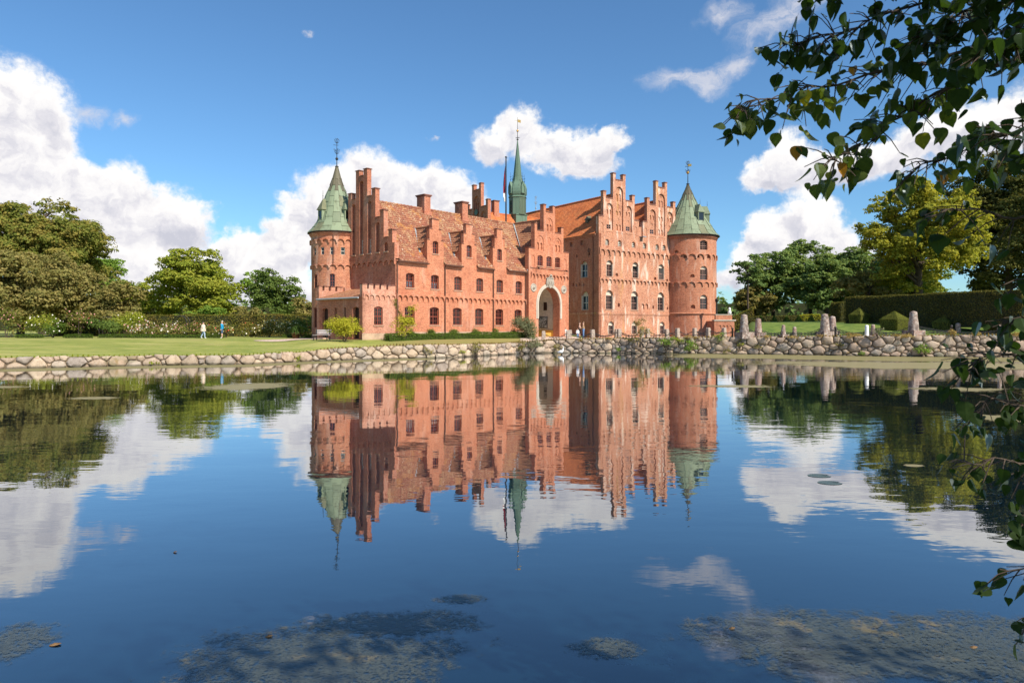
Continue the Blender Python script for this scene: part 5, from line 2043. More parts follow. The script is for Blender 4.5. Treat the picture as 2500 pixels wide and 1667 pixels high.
def shrub(name, label, x, y, r, h, kind, leaf=.16, dens=260, seed=1, group=None, nb=16, cat='shrub', flowers=None, z=None, stems=True, hi=.55, lo=.3):
    rnd = random.Random(seed)
    z0 = (land_at(x, y) if z is None else z) - .03
    t = thing(name, label, cat, (x, y, z0), 0, group)
    blobs = crown_blobs(r, h * .5, h * .52, nb, rnd, lo, hi, min(1.2, h / (2 * r) + .2), bottom=-.9)
    Cc, Nn = blob_leaves(blobs, dens)
    keep = (Cc[:, 2] > .02)
    link('foliage', leaf_cloud('foliage', Cc[keep], Nn[keep], leaf, FOL[kind]), t)
    if stems:
        mb = MB()
        for k in range(5):
            b = blobs[k * 3 % len(blobs)]
            mb.tube([(.1 * r * math.cos(k * 1.3), .1 * r * math.sin(k * 1.3), -.1), (b[0] * .5, b[1] * .5, b[2] * .5), (b[0], b[1], b[2])], [.035, .025, .01], 5)
        put('stem', mb, M_BARK, t)
    if flowers:
        for fi, (m_, nf, fs) in enumerate(flowers):
            sel = RNG.integers(0, keep.sum(), nf)
            put_ = leaf_cloud('blossom', Cc[keep][sel] + Nn[keep][sel] * .06 + np.array([0, -.06, .05]), Nn[keep][sel] + np.array([0, -.8, .3]), fs, m_, 1.0)
            link('blossom', put_, t)
    return t


def hedge(name, label, a, b, thick, h, kind, leaf=.14, dens=150, z=None, cat='hedge', group=None, rough=.08):
    """clipped hedge from a to b (2D), z per end optional"""
    (xa, ya), (xb, yb) = a, b
    za, zb = z if z else (land_at(xa, ya), land_at(xb, yb))
    L = math.hypot(xb - xa, yb - ya)
    t = thing(name, label, cat, (xa, ya, min(za, zb) - .05), math.atan2(yb - ya, xb - xa), group)
    dz = zb - za
    z0 = max(0, za - min(za, zb))
    mb = MB()
    e = .1
    def zz(x): return z0 + dz * x / L
    core = [(e, e - thick / 2), (L - e, e - thick / 2), (L - e, thick / 2 - e), (e, thick / 2 - e)]
    for k in range(4):
        p, q = core[k], core[(k + 1) % 4]
        mb.face([(p[0], p[1], zz(p[0]) - .3), (q[0], q[1], zz(q[0]) - .3), (q[0], q[1], zz(q[0]) + h - e), (p[0], p[1], zz(p[0]) + h - e)])
    mb.face([(p[0], p[1], zz(p[0]) + h - e) for p in core])
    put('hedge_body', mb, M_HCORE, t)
    faces = [((0, -thick / 2), (L, -thick / 2), (0, -1)), ((L, thick / 2), (0, thick / 2), (0, 1)), ((0, thick / 2), (0, -thick / 2), (-1, 0)), ((L, -thick / 2), (L, thick / 2), (1, 0))]
    Cs, Ns = [], []
    for p, q, nn in faces:
        W_ = math.hypot(q[0] - p[0], q[1] - p[1])
        n = int(W_ * h * dens)
        u, v = RNG.random(n), RNG.random(n)
        xx, yy = p[0] + (q[0] - p[0]) * u, p[1] + (q[1] - p[1]) * u
        off = RNG.normal(size=n) * rough * .6 - .02 + rough * 1.1 * np.sin(xx * 1.3 + v * 3) * np.sin(xx * .37 + 2 + yy)
        Cs.append(np.stack([xx + nn[0] * off, yy + nn[1] * off, z0 + dz * xx / L + v * h], 1))
        Ns.append(np.array([[nn[0], nn[1], .2]]) + RNG.normal(size=(n, 3)) * .7)
    n = int(L * thick * dens)
    u, v = RNG.random(n) * L, (RNG.random(n) - .5) * thick
    Cs.append(np.stack([u, v, z0 + dz * u / L + h + RNG.normal(size=n) * rough * .5 + rough * .9 * np.sin(u * .9) * np.sin(u * .33 + 1)], 1))
    Ns.append(np.array([[0, 0, 1.0]]) + RNG.normal(size=(n, 3)) * .6)
    link('foliage', leaf_cloud('foliage', np.vstack(Cs), np.vstack(Ns), leaf, FOL[kind]), t)
    return t


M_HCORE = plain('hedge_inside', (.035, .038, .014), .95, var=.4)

# trees and shrubs left of the castle
tree('oak_tree', 'great rounded dark green oak standing tallest behind the rose garden', -74, 108, 21.5, 11.5, 'oak', .14, 110, .46, 58, 2, tr=.7, hi=.30, lo=.16)
tree('oak_tree', 'lighter green tree peeping out right of the great oak', -80, 132, 14.5, 6.5, 'fresh', .25, 44, .5, 45, 3, tr=.4)
tree('shrub_tree', 'broad olive-brown shrubby tree in front of the great oak', -60.5, 84, 10.6, 9.2, 'olive', .0, 110, .36, 80, 4, tr=.4, hi=.3, lo=.16, bottom=-.9, rz=5.6)
tree('shrub_tree', 'olive-brown shrub leaning out right of the broad olive tree', -51.5, 88, 7.0, 4.2, 'olive', .0, 36, .34, 80, 5, tr=.25, bottom=-.9, rz=3.7)
tree('garden_tree', 'bright lime-green tree with two domes behind the long hedge', -52.2, 112, 14.6, 6.6, 'lime', .06, 85, .46, 60, 6, tr=.45, hi=.32, lo=.18, bottom=-.9, rz=7)
tree('garden_tree', 'shorter lime-green tree merging with the two-domed tree', -46.8, 108, 9.8, 4.6, 'lime', .04, 40, .42, 60, 7, tr=.3, bottom=-.9)
tree('garden_tree', 'feathery light green tree with open branches left of the slim tower', -42.0, 112, 11.5, 4.0, 'fresh', .2, 30, .45, 40, 8, tr=.3, lo=.18, hi=.3)
tree('garden_tree', 'dense dark green dome of a tree left of the slim tower', -36.6, 106, 10.2, 4.7, 'dark', .02, 60, .36, 80, 9, tr=.35, bottom=-.9, hi=.34, lo=.2)
for i, (lb, x, y, r, h, k) in enumerate((('mid green bushy tree left of the lime-green tree', -61.5, 115, 6.0, 9.0, 'lime'), ('low green tree in the gap right of the great oak', -70, 118, 5.5, 8.5, 'fresh'), ('dark conifer-like shrub in the garden gap', -56.5, 97, 3.4, 4.8, 'olive'),
                                         ('round fresh green shrub over the long hedge', -44.5, 98, 3.6, 4.4, 'fresh'), ('dull olive shrub over the long hedge', -37.6, 97, 2.8, 4.2, 'olive'), ('pale shrub touching the slim tower', -29.0, 98, 3.2, 5.2, 'olive'),
                                         ('far green treetop just left of the slim tower', -31.5, 125, 4.5, 8.0, 'dark'), ('brownish shrub peeping over the hedge beside the roses', -52.6, 92, 2.2, 3.7, 'brown'))):
    tree('garden_shrub', lb, x, y, h, r, k, .0, 34, .38, 70, 20 + i, tr=.2, bottom=-.9, cat='shrub')
hedge('beech_hedge', 'long clipped beech hedge behind the rose beds', (-52.5, 88), (-21.5, 84.5), 1.0, 2.75, 'hedge', .17, 85, rough=.1)
hedge('beech_hedge', 'clipped hedge end left of the iron rose arch', (-60.0, 90), (-53.4, 89), 1.0, 2.5, 'hedge', .17, 85, rough=.1)

M_FPINK = plain('pink_petals', (.62, .28, .26), .7, var=.2)
M_FWHITE = plain('white_petals', (.78, .70, .62), .7, var=.12)
M_FRED = plain('red_petals', (.50, .05, .04), .7, var=.2)
M_FYEL = plain('cream_yellow_petals', (.70, .60, .30), .7, var=.15)
rosebeds = [
    ('tall rose bush with pink tips at the far left edge', -55.5, 75, 1.6, 3.0, 'rose', [(M_FPINK, 40, .14)]),
    ('green rose bush with white blooms near the left edge', -52.3, 75.5, 1.7, 2.6, 'lime', [(M_FWHITE, 26, .16)]),
    ('dark green rose bush with a few white blooms', -50.0, 74.3, 1.5, 1.9, 'box', [(M_FWHITE, 20, .14)]),
    ('tall reddish climbing rose on bare stems', -47.6, 75.0, 1.5, 3.2, 'rose', [(M_FPINK, 60, .14), (M_FRED, 16, .12)]),
    ('dark leafy bush left of the pink rose bed', -44.8, 74.8, 1.9, 2.2, 'dark', None),
    ('green rose bush behind the dark leafy bush', -44.4, 78, 2.2, 3.0, 'lime', [(M_FWHITE, 20, .15)]),
    ('pink and white rose bed left of the iron arch', -41.2, 76.0, 1.9, 1.7, 'rose', [(M_FPINK, 70, .15), (M_FWHITE, 60, .16)]),
    ('broad pink and white rose bed by the iron arch', -38.0, 76.2, 2.2, 1.5, 'rose', [(M_FPINK, 90, .15), (M_FWHITE, 60, .16)]),
    ('low rose bush right of the iron arch', -35.2, 76.6, 1.7, 1.7, 'rose', [(M_FPINK, 40, .13), (M_FRED, 12, .12)]),
    ('white rose bush before the long hedge', -33.2, 77.6, 1.5, 1.6, 'rose', [(M_FWHITE, 60, .15)]),
    ('red rose bush left of the walkers', -31.8, 76.0, 1.2, 1.6, 'rose', [(M_FRED, 40, .15), (M_FYEL, 20, .13)]),
    ('cream rose bush behind the walkers', -29.3, 77.8, 1.5, 1.5, 'rose', [(M_FWHITE, 46, .14)]),
    ('mixed rose bush between the two walkers', -30.2, 78.8, 1.3, 1.9, 'hedge', [(M_FRED, 16, .13)]),
    ('rose bush behind the walker in blue', -27.8, 78.2, 1.6, 1.8, 'rose', [(M_FYEL, 50, .14), (M_FWHITE, 20, .13)]),
    ('yellow rose bush right of the walker in blue', -25.6, 77.8, 1.5, 1.7, 'rose', [(M_FYEL, 70, .15)]),
    ('dark green bush against the long hedge', -24.6, 80.2, 1.5, 2.5, 'dark', None),
    ('leafy rose bush left of the iron tripod', -23.8, 77.4, 1.1, 1.6, 'lime', [(M_FYEL, 14, .12)]),
    ('tall dark climbing rose on an iron tripod', -22.3, 77.0, .95, 3.1, 'dark', [(M_FRED, 14, .14)]),
    ('pink rose standard near the slim tower', -19.3, 74.0, .85, 2.8, 'rose', [(M_FPINK, 34, .17)]),
    ('leafy bush behind the pink rose standard', -20.6, 79.0, 1.8, 2.5, 'lime', None),
]
for i, (lb, x, y, r, h, k, fl_) in enumerate(rosebeds):
    shrub('rose_bush', lb, x, y, r, h, k, .19, 150, 40 + i, 'rose garden bushes', 14, 'rose bush', fl_)
for i, (lb, a, b) in enumerate((('low box edging at the far left of the lawn', (-52.6, 72.6), (-49.9, 72.5)), ('low box edging before the dark bush', (-47.4, 72.5), (-44.6, 72.4)), ('long low box edging before the pink rose bed', (-44.2, 73.2), (-31.0, 73.4)), ('short box edging under the iron arch', (-40.2, 72.3), (-37.8, 72.3)),
                                ('short dark box edging left of the tripod rose', (-24.6, 73.6), (-23.0, 73.6)), ('short dark box edging under the tripod rose', (-22.4, 73.8), (-20.6, 73.8)), ('box edging behind the potted plant', (-21.0, 77.5), (-15.0, 77.5)))):
    hedge('box_edging', lb, a, b, .6, .36, 'box', .11, 260, group='low box edging of the rose garden')


def iron_arch(label, x, y, w, h):
    t = thing('rose_arch', label, 'garden arch', (x, y, land_at(x, y) - .05))
    mb = MB()
    for dy in (0, .7):
        for sx in (-1, 1):
            mb.tube([(sx * w / 2, dy, 0), (sx * w / 2, dy, h * .75)], .035, 5)
        mb.tube([(w / 2 * math.cos(a), dy, h * .75 + h * .25 * math.sin(a)) for a in np.linspace(0, math.pi, 9)], .035, 5)
    put('frame', mb, M_IRON, t)
    mb = MB()
    for k in range(6):
        z = h * (.12 + .11 * k)
        for sx in (-1, 1):
            mb.tube([(sx * w / 2, 0, z), (sx * w / 2, .7, z)], .02, 5)
    put('rung', mb, M_IRON, t)


iron_arch('dark iron rose arch between the rose beds on the left', -36.8, 75.6, 1.5, 2.5)
iron_arch('small dark iron rose arch before the hedge near the potted plant', -25.3, 79.4, 1.1, 2.0)
iron_arch('dark iron rose arch at the far left rose beds', -45.8, 76.8, 1.3, 2.4)

# planting in front of the wing
shrub('yellow_bush', 'round yellow-green bush in front of the porch', -14.3, 58.4, 1.55, 2.25, 'yellow', .13, 420, 61, None, 26)
shrub('climbing_bush', 'bright yellow-green climbing bush between the first wing windows', -9.7, 61.6, 1.0, 2.3, 'yellow', .13, 420, 62, None, 18)
shrub('climbing_bush', 'thin bright top of the climbing bush against the brick', -9.3, 63.4, .62, 1.5, 'yellow', .12, 300, 63, None, 9, z=3.4, stems=False)
shrub('grey_bush', 'round grey-green bush left of the gate arch', 1.55, 73.2, 1.45, 2.3, 'grey', .14, 420, 64, None, 24)
vine = thing('wall_vine', 'thin reddish vine creeping up the brick beside the first window', 'climbing plant', (P0[0], P0[1], 0))
n = 460
a_ = RNG.random(n)
s_ = .35 + .45 * np.sin(a_ * 5) + RNG.normal(size=n) * .16
Cc = np.stack([s_ * UW[0] + .08 * -VW[0], s_ * UW[1] - .08 * VW[1], 2.0 + a_ * 3.3 + RNG.normal(size=n) * .12], 1)
link('foliage', leaf_cloud('foliage', Cc, RNG.normal(size=(n, 3)) + np.array([.7, -.7, 0]), .11, FOL['rose']), vine)
for i, s_ in enumerate((.75, 3.35, 6.3, 9.35, 12.2, 15.25)):
    x, y = P0[0] + s_ * UW[0] - 1.15 * VW[0], P0[1] + s_ * UW[1] - 1.15 * VW[1]
    shrub('box_ball', ['first', 'second', 'third', 'fourth', 'fifth', 'sixth'][i] + ' clipped box ball along the wing, counting from the porch', x, y, .48, .95, 'box', .09, 900, 70 + i, 'clipped box balls along the wing', 12, 'topiary', stems=False, hi=.75, lo=.6)
for a, b, lb in ((-2.8, 15.3, 'long low box hedge along the foot of the wing'), (15.4, 16.9, 'short end of the low box hedge beside the grey bush')):
    pa = (P0[0] + a * UW[0] - 2.3 * VW[0], P0[1] + a * UW[1] - 2.3 * VW[1])
    pb = (P0[0] + b * UW[0] - 2.3 * VW[0], P0[1] + b * UW[1] - 2.3 * VW[1])
    hedge('box_hedge', lb, pa, pb, .7, .62, 'box', .10, 420)
# potted plant by the slim tower
pot = thing('potted_plant', 'spiky dark green plant in a terracotta pot left of the slim tower', 'potted plant', (-22.0, 69.5, land_at(-22, 69.5)))
mb = MB()
mb.lathe([(.0, 0), (.3, 0), (.42, .5), (.46, .5), (.46, .6), (.36, .6)], 14)
put('pot', mb, M_COPING, pot)
mb = MB()
rr = random.Random(5)
for k in range(220):
    a, e = rr.uniform(0, 2 * math.pi), rr.uniform(-.1, 1.45)
    L = rr.uniform(.7, 1.05)
    ca, sa = math.cos(a), math.sin(a)
    mid = (ca * math.cos(e) * L * .55, sa * math.cos(e) * L * .55, .6 + math.sin(e) * L * .6 + .1)
    end = (ca * math.cos(e) * L, sa * math.cos(e) * L, .55 + math.sin(e) * L * .75 - .2 * math.cos(e))
    w = .035
    mb.face([(-sa * w, ca * w, .6), (sa * w, -ca * w, .6), (mid[0] + sa * w, mid[1] - ca * w, mid[2]), (mid[0] - sa * w, mid[1] + ca * w, mid[2])])
    mb.face([(mid[0] - sa * w, mid[1] + ca * w, mid[2]), (mid[0] + sa * w, mid[1] - ca * w, mid[2]), end])
put('foliage', mb, FOL['dark'], pot)
# bench by the porch
bx, by = -16.85, 60.4
bench = thing('garden_bench', 'pale slatted garden bench beside the porch', 'bench', (bx, by, land_at(bx, by)), R(-20))
for k in range(4):
    mb = MB()
    mb.box(-.8, .8, -.22 + k * .12, -.12 + k * .12, .43, .46)
    put('seat_slat', mb, M_WOODB, bench)
for k in range(3):
    mb = MB()
    mb.box(-.8, .8, .27, .30, .55 + k * .14, .65 + k * .14)
    put('backrest_slat', mb, M_WOODB, bench)
for sx in (-.7, .7):
    for y0 in (-.2, .24):
        mb = MB()
        mb.box(sx - .03, sx + .03, y0 - .03, y0 + .03, 0, .42 if y0 < 0 else .95)
        put('leg', mb, M_IRON, bench)

# plants rooted in the boulder walls
for i, (lb, x, y, z, r, h, k) in enumerate((
        ('brownish bush hanging over the lawn wall below the wing', -3.2, 62.0, .15, .85, 1.2, 'olive'), ('green shrub where the two boulder walls meet', 2.2, 68.6, .35, 1.0, 1.5, 'grey'), ('reddish weeds where the two boulder walls meet', .9, 67.7, .1, .6, 1.3, 'rose'),
        ('tall loose shrub growing from the causeway wall before the middle basement window', 12.9, 68.7, .75, 1.1, 2.9, 'olive'), ('green shrub growing from the causeway wall right of the tall loose shrub', 15.4, 68.2, .45, .85, 1.5, 'fresh'), ('low green shrub at the waterline below the stout tower', 17.6, 67.6, .1, .95, 1.4, 'fresh'),
        ('green tuft by the post below the stout tower', 20.3, 66.9, 1.15, .6, 1.1, 'fresh'), ('small green tuft in the causeway wall left of the big stone pillars', 22.2, 66.5, .6, .35, .8, 'lime'), ('bright green clump at the waterline near the hanging leaves', 36.5, 60.7, .15, .85, 1.0, 'fresh'),
        ('spiky grey plant between the two small pillars on the right', 33.0, 61.6, 1.75, .5, .9, 'grey'), ('small weeds at the foot of the lawn wall on the left', -24.5, 46.7, .0, .35, .35, 'lime'), ('small weeds at the foot of the lawn wall near the porch', -16.3, 51.7, .0, .4, .45, 'lime'))):
    shrub('wall_shrub', lb, x, y, r, h, k, .13, 300, 90 + i, None, 12, z=z)
for i, (lb, x, y, z, r, h, k) in enumerate((('leafy weed in the causeway wall under the third post', 8.6, 70.0, .5, .4, .7, 'olive'), ('leafy weed in the causeway wall under the fourth post', 10.9, 69.6, .1, .45, .6, 'fresh'), ('trailing weed in the causeway wall left of the tall loose shrub', 11.9, 69.3, 1.0, .5, .7, 'olive'),
        ('dense weed between the wall shrubs below the stout tower', 16.5, 67.9, .8, .6, .9, 'lime'), ('low weed at the waterline under the bridge', 20.9, 66.7, .05, .5, .6, 'olive'), ('mossy weed under the first big pillar', 23.8, 66.0, .5, .45, .6, 'olive'), ('moss clump under the reddish pillars', 30.2, 63.1, .7, .5, .55, 'olive'),
        ('weed at the waterline left of the white-washed pillar', 31.9, 62.2, .05, .4, .5, 'fresh'), ('brown weed in the lawn wall below the box hedge', -7.2, 58.5, .3, .5, .7, 'olive'), ('weed in the lawn wall below the third box ball', -4.4, 60.6, .1, .45, .6, 'lime'), ('leafy weed at the water below the gate', 4.6, 70.0, .15, .5, .8, 'olive'))):
    shrub('wall_weed', lb, x, y, r, h, k, .12, 320, 200 + i, None, 9, 'weed', z=z, stems=False)
for i, (x, y, r, h) in enumerate(((24.6, 65.6, .5, .5), (26.6, 65.0, .7, .45), (31.2, 62.6, .7, .6), (34.9, 61.2, .8, .5), (38.8, 60.3, .5, .9), (40.6, 59.8, .5, .8), (43.6, 59.2, .6, .6), (9.8, 69.5, .5, .4), (7.0, 70.0, .4, .35), (17.8, 67.9, .8, .5), (29.0, 64.0, .45, .5))):
    lb = ['farthest left of the dry grass tufts over the big pillars', 'dry tuft right of the first big pillar', 'dry tuft trailing over the wall left of the small pillars', 'dry cushion below the lone big pillar', 'dry tuft under the hanging leaves', 'dry tuft right of the one under the hanging leaves', 'dry tuft at the right edge of the causeway', 'low dry tuft on the wall below the walking family', 'low dry tuft left of the one below the walking family', 'brown dry tuft above the green shrub by the stout tower', 'small dry tuft left of the paired pillars'][i]
    shrub('grass_tuft', lb, x, y, r, h, 'dry', .12, 420, 120 + i, 'dry tufts on the causeway wall', 8, 'grass tuft', z=land_at(x, y) - .25, stems=False)

# right-hand park
tree('woodland_tree', 'thin dark tree with a bare stem right of the stout tower', 46.0, 133, 13.2, 3.1, 'wood', .35, 26, .5, 42, 130, tr=.22, lo=.2, hi=.36)
for i, (lb, x, y, h, r, k) in enumerate((('broad dark green woodland tree right of the thin tree', 53.5, 140, 16.0, 7.0, 'wood'), ('tallest dome of the green woodland', 62.0, 142, 18.8, 7.5, 'wood'), ('green woodland tree right of the tallest dome', 70.0, 140, 17.0, 7.0, 'wood'), ('brownish woodland tree beside the golden tree', 73.0, 128, 15.0, 5.5, 'olive'),
                                         ('smaller woodland tree before the tallest dome', 60.0, 130, 12.5, 5.5, 'wood'), ('low woodland tree at the near side of the wood', 67.5, 126, 11.5, 5.0, 'wood'), ('low bushy tree at the foot of the thin tree', 49.0, 138, 8.0, 4.5, 'olive'), ('far dark tree behind the thin tree', 44.5, 150, 8.5, 4.5, 'dark'))):
    tree('woodland_tree', lb, x, y, h * .93, r * 1.08, k, .0, 110, .50, 58, 140 + i, tr=.4, hi=.28, lo=.14, bottom=-.97)
tree('golden_tree', 'great golden-green tree glowing in the sun above the tall hedge', 59.0, 99, 21.2, 9.0, 'gold', .0, 190, .42, 56, 160, tr=.6, hi=.24, lo=.12, bottom=-.95, rz=9.8)
tree('beech_tree', 'dark green beech behind the golden tree', 83.0, 114, 29.0, 12.0, 'brown', .0, 130, .5, 46, 161, tr=.6, hi=.30, lo=.16, bottom=-.95)
tree('beech_tree', 'dark beech at the right edge of the picture', 62.5, 76, 18.5, 7.5, 'brown', .0, 110, .36, 60, 162, tr=.5, hi=.30, lo=.16, bottom=-.95)
tree('woodland_tree', 'low green tree filling in under the golden crown', 62.5, 106, 10.5, 6.5, 'wood', .0, 70, .45, 58, 171, tr=.3, hi=.28, lo=.14, bottom=-.97)
tree('woodland_tree', 'low olive tree left of the golden trunk', 54.5, 104, 8.5, 5.0, 'olive', .0, 60, .42, 58, 172, tr=.3, hi=.28, lo=.14, bottom=-.97)
hedge('yew_hedge', 'tall dark clipped hedge with a sunlit top', (40.3, 81), (46.8, 61.5), 2.2, 3.15, 'yew', .15, 110, z=(3.05, 2.95), rough=.07)
hedge('yew_hedge', 'lower dark hedge block left of the tall hedge', (44.0, 93.0), (48.6, 93.6), 2.4, 2.9, 'yew', .17, 90, z=(3.15, 3.15))
hedge('yew_hedge', 'dark hedge return joining the tall hedge', (48.0, 90.6), (48.9, 84.5), 2.2, 2.9, 'yew', .17, 90, z=(3.1, 3.1))
hedge('low_hedge', 'far low hedge across the back of the lawn', (41.5, 121), (50.4, 119.5), 1.2, 1.05, 'yew', .2, 70)
hedge('low_hedge', 'yellow stretch of the far low hedge', (50.6, 119.4), (53.6, 118.8), 1.2, 1.1, 'yellow', .2, 70)
hedge('low_hedge', 'far end of the low hedge beside the big pillars', (53.8, 118.7), (56.6, 118.2), 1.2, 1.05, 'yew', .2, 70)
hedge('low_hedge', 'pale hedge beyond the low brick bridge', (34.0, 128), (44.5, 126), 1.4, 2.7, 'hedge', .22, 60)
for i, (x, y) in enumerate(((43.0, 118.0), (45.2, 117.7), (47.2, 117.4), (49.2, 117.1), (51.2, 116.8))):
    t = thing('box_cone', ['first', 'second', 'third', 'fourth', 'fifth'][i] + ' tiny box cone before the far low hedge, counting from the tower', 'topiary', (x, y, land_at(x, y) - .02), 0, 'tiny box cones before the far hedge')
    n = 420
    u, a = RNG.random(n) ** .5, RNG.random(n) * 2 * math.pi
    Cc = np.stack([.65 * u * np.cos(a), .65 * u * np.sin(a), 1.15 * (1 - u)], 1)
    Nn = np.stack([np.cos(a), np.sin(a), np.full(n, .6)], 1) + RNG.normal(size=(n, 3)) * .4
    link('foliage', leaf_cloud('foliage', Cc, Nn, .2, FOL['box']), t)


def fringe(label, x0, x1, kind, n, h):
    pts = [p for p in resample(SHORE, .3) if x0 <= p[0] <= x1]
    idx = RNG.integers(0, len(pts), n)
    P_ = np.array(pts)[idx]
    r_ = np.hypot(P_[:, 0], P_[:, 1])
    d = RNG.random(n) ** 2 * .7 - .05
    clump = (np.sin(P_[:, 0] * 1.7) + np.sin(P_[:, 0] * .63 + 1) + 2.2) / 4.2
    C_ = np.stack([P_[:, 0] * (1 + d / r_), P_[:, 1] * (1 + d / r_), P_[:, 2] + RNG.random(n) * h * clump - .02], 1)
    N_ = np.stack([RNG.normal(size=n), RNG.normal(size=n), RNG.normal(size=n) * .25], 1)
    o = link('grass', leaf_cloud('grass', C_, N_, h * 1.1, FOL[kind], .3), None, kind='stuff', label=label)


fringe('ragged grass edge along the top of the lawn wall', -45, -15, 'lime', 5200, .13)
fringe('dry grass edge along the wall top below the wing', -15, 3, 'dry', 5200, .16)
fringe('dry grass edge along the causeway wall top', 3, 50, 'dry', 7000, .18)


def topiary_block(label, x, y, w, h, roof, rz):
    t = thing('topiary_block', label, 'topiary', (x, y, land_at(x, y) - .15), rz, 'clipped topiary blocks on the lawn')
    e = .06
    mb = MB()
    a, b = w / 2 * .88 - e, w / 2 - e
    lo_, hi_ = [(-a, -a), (a, -a), (a, a), (-a, a)], [(-b, -b), (b, -b), (b, b), (-b, b)]
    for k in range(4):
        j = (k + 1) % 4
        mb.face([(*lo_[k], 0), (*lo_[j], 0), (*hi_[j], h), (*hi_[k], h)])
        mb.face([(*hi_[k], h), (*hi_[j], h), (0, 0, h + roof - e)])
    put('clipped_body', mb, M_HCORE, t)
    Cs, Ns = [], []
    for k in range(4):
        nrm = [(0, -1), (1, 0), (0, 1), (-1, 0)][k]
        n = int(w * h * 420)
        u, v = RNG.random(n) * 2 - 1, RNG.random(n)
        ww = w / 2 * (.88 + .12 * v)
        px_, py_ = (u * ww, np.full(n, 1.) * ww * nrm[1]) if nrm[0] == 0 else (np.full(n, 1.) * ww * nrm[0], u * ww)
        Cs.append(np.stack([px_, py_, v * h], 1) + RNG.normal(size=(n, 3)) * .02)
        Ns.append(np.array([[nrm[0], nrm[1], -.05]]) + RNG.normal(size=(n, 3)) * .25)
        n = int(w * w * 260)
        v = 1 - np.sqrt(RNG.random(n))
        u = (RNG.random(n) * 2 - 1) * (1 - v)
        ww = w / 2
        d = (1 - v) * ww
        px_, py_ = (u * ww, d * nrm[1]) if nrm[0] == 0 else (d * nrm[0], u * ww)
        Cs.append(np.stack([px_, py_, h + v * roof], 1) + RNG.normal(size=(n, 3)) * .02)
        Ns.append(np.array([[nrm[0] * roof / ww, nrm[1] * roof / ww, 1.]]) + RNG.normal(size=(n, 3)) * .4)
    link('foliage', leaf_cloud('foliage', np.vstack(Cs), np.vstack(Ns), .085, FOL['topiary']), t)


topiary_block('topiary block standing farthest left, before the hedge corner', 39.4, 77.5, 1.55, 1.10, .78, R(28))
topiary_block('largest topiary block, just left of the lone big pillar', 39.1, 69.8, 1.95, 1.20, .85, R(28))
topiary_block('topiary block right of the lone big pillar', 43.4, 68.5, 1.6, .85, .62, R(28))
topiary_block('topiary block half hidden by hanging leaves', 46.3, 65.2, 1.6, .9, .62, R(28))
hedge('treeline', 'far woodland along the horizon', (-260, 230), (-40, 260), 20, 9, 'wood', 1.6, .9, z=(1.2, 1.2), cat='trees', rough=2)['kind'] = 'stuff'
hedge('treeline', 'far woodland beyond the park on the right', (30, 260), (300, 200), 20, 10, 'wood', 1.6, .9, z=(1.2, 1.2), cat='trees', rough=2)['kind'] = 'stuff'
for o in list(bpy.data.objects):
    if o.name.startswith('treeline'):
        del o['category']

# ------------------------------------------------------------------ causeway posts, chains and pillars
M_GRANITE = plain('granite_post', (.34, .27, .22), .9, var=.35, scale=5, bump=.4)


def pillar_mat():
    m, t, b = mat('lichened_pillar_stone')
    p = geopos(t)
    oi = t.new('ShaderNodeObjectInfo').outputs['Random']
    c = t.mix(oi, (.27, .155, .12), (.27, .20, .165))
    n_ = t.noise(p, 6, 5, .7)
    c = t.mix(t.m('MULTIPLY', t.sstep(n_, .50, .58), .85), c, (.44, .40, .35))
    c = t.mix(t.m('MULTIPLY', t.sstep(t.noise(p, 2.5, 4, .6), .50, .62), .7), c, (.09, .07, .06))
    t.l.new(c, b.inputs['Base Color'])
    b.inputs['Roughness'].default_value = .9
    bp = t.new('ShaderNodeBump', {'Strength': .4, 'Distance': .03, 'Height': n_})
    t.l.new(bp.outputs[0], b.inputs['Normal'])
    return m


M_PILLAR = pillar_mat()
post_me = []
for v in range(3):
    rp = random.Random(40 + v)
    mb = MB()
    w = .2
    lev = [(-.15, 1.05), (.3, 1.0), (.7, .96), (.88, .93), (.95, .72)]
    rings = []
    for z, k in lev:
        rings.append([(sx * w * k + rp.uniform(-.012, .012), sy * w * k + rp.uniform(-.012, .012), z + rp.uniform(-.012, .012)) for sx, sy in ((-1, -.8), (-.8, -1), (.8, -1), (1, -.8), (1, .8), (.8, 1), (-.8, 1), (-1, .8))])
    for a, b in zip(rings, rings[1:]):
        for k in range(8):
            mb.face([a[k], a[(k + 1) % 8], b[(k + 1) % 8], b[k]])
    mb.face(rings[-1])
    post_me.append(mb.mesh('granite_post', M_GRANITE))
front = [(3.30, 71.4), (5.88, 71.4), (8.40, 71.1), (11.1, 70.7), (13.95, 70.2), (16.85, 69.5), (19.75, 68.7)]
back = [(6.4, 75.2), (8.75, 75.1), (11.45, 74.7), (14.1, 74.2), (16.7, 73.6), (19.45, 72.7), (22.3, 71.8)]
ordn = ['first', 'second', 'third', 'fourth', 'fifth', 'sixth', 'seventh']
tops = {}
for row, nm in ((front, 'front'), (back, 'back')):
    for i, (x, y) in enumerate(row):
        z = land_at(x, y)
        o = link('granite_post', post_me[(i * 2 + (nm == 'back')) % 3], None, (x, y, z), .1 * i)
        tag(o, f'{ordn[i]} granite post of the {nm} row on the causeway, counting from the gate', 'post', 'granite posts along the causeway')
        tops[(nm, i)] = (x, y, z + .72)


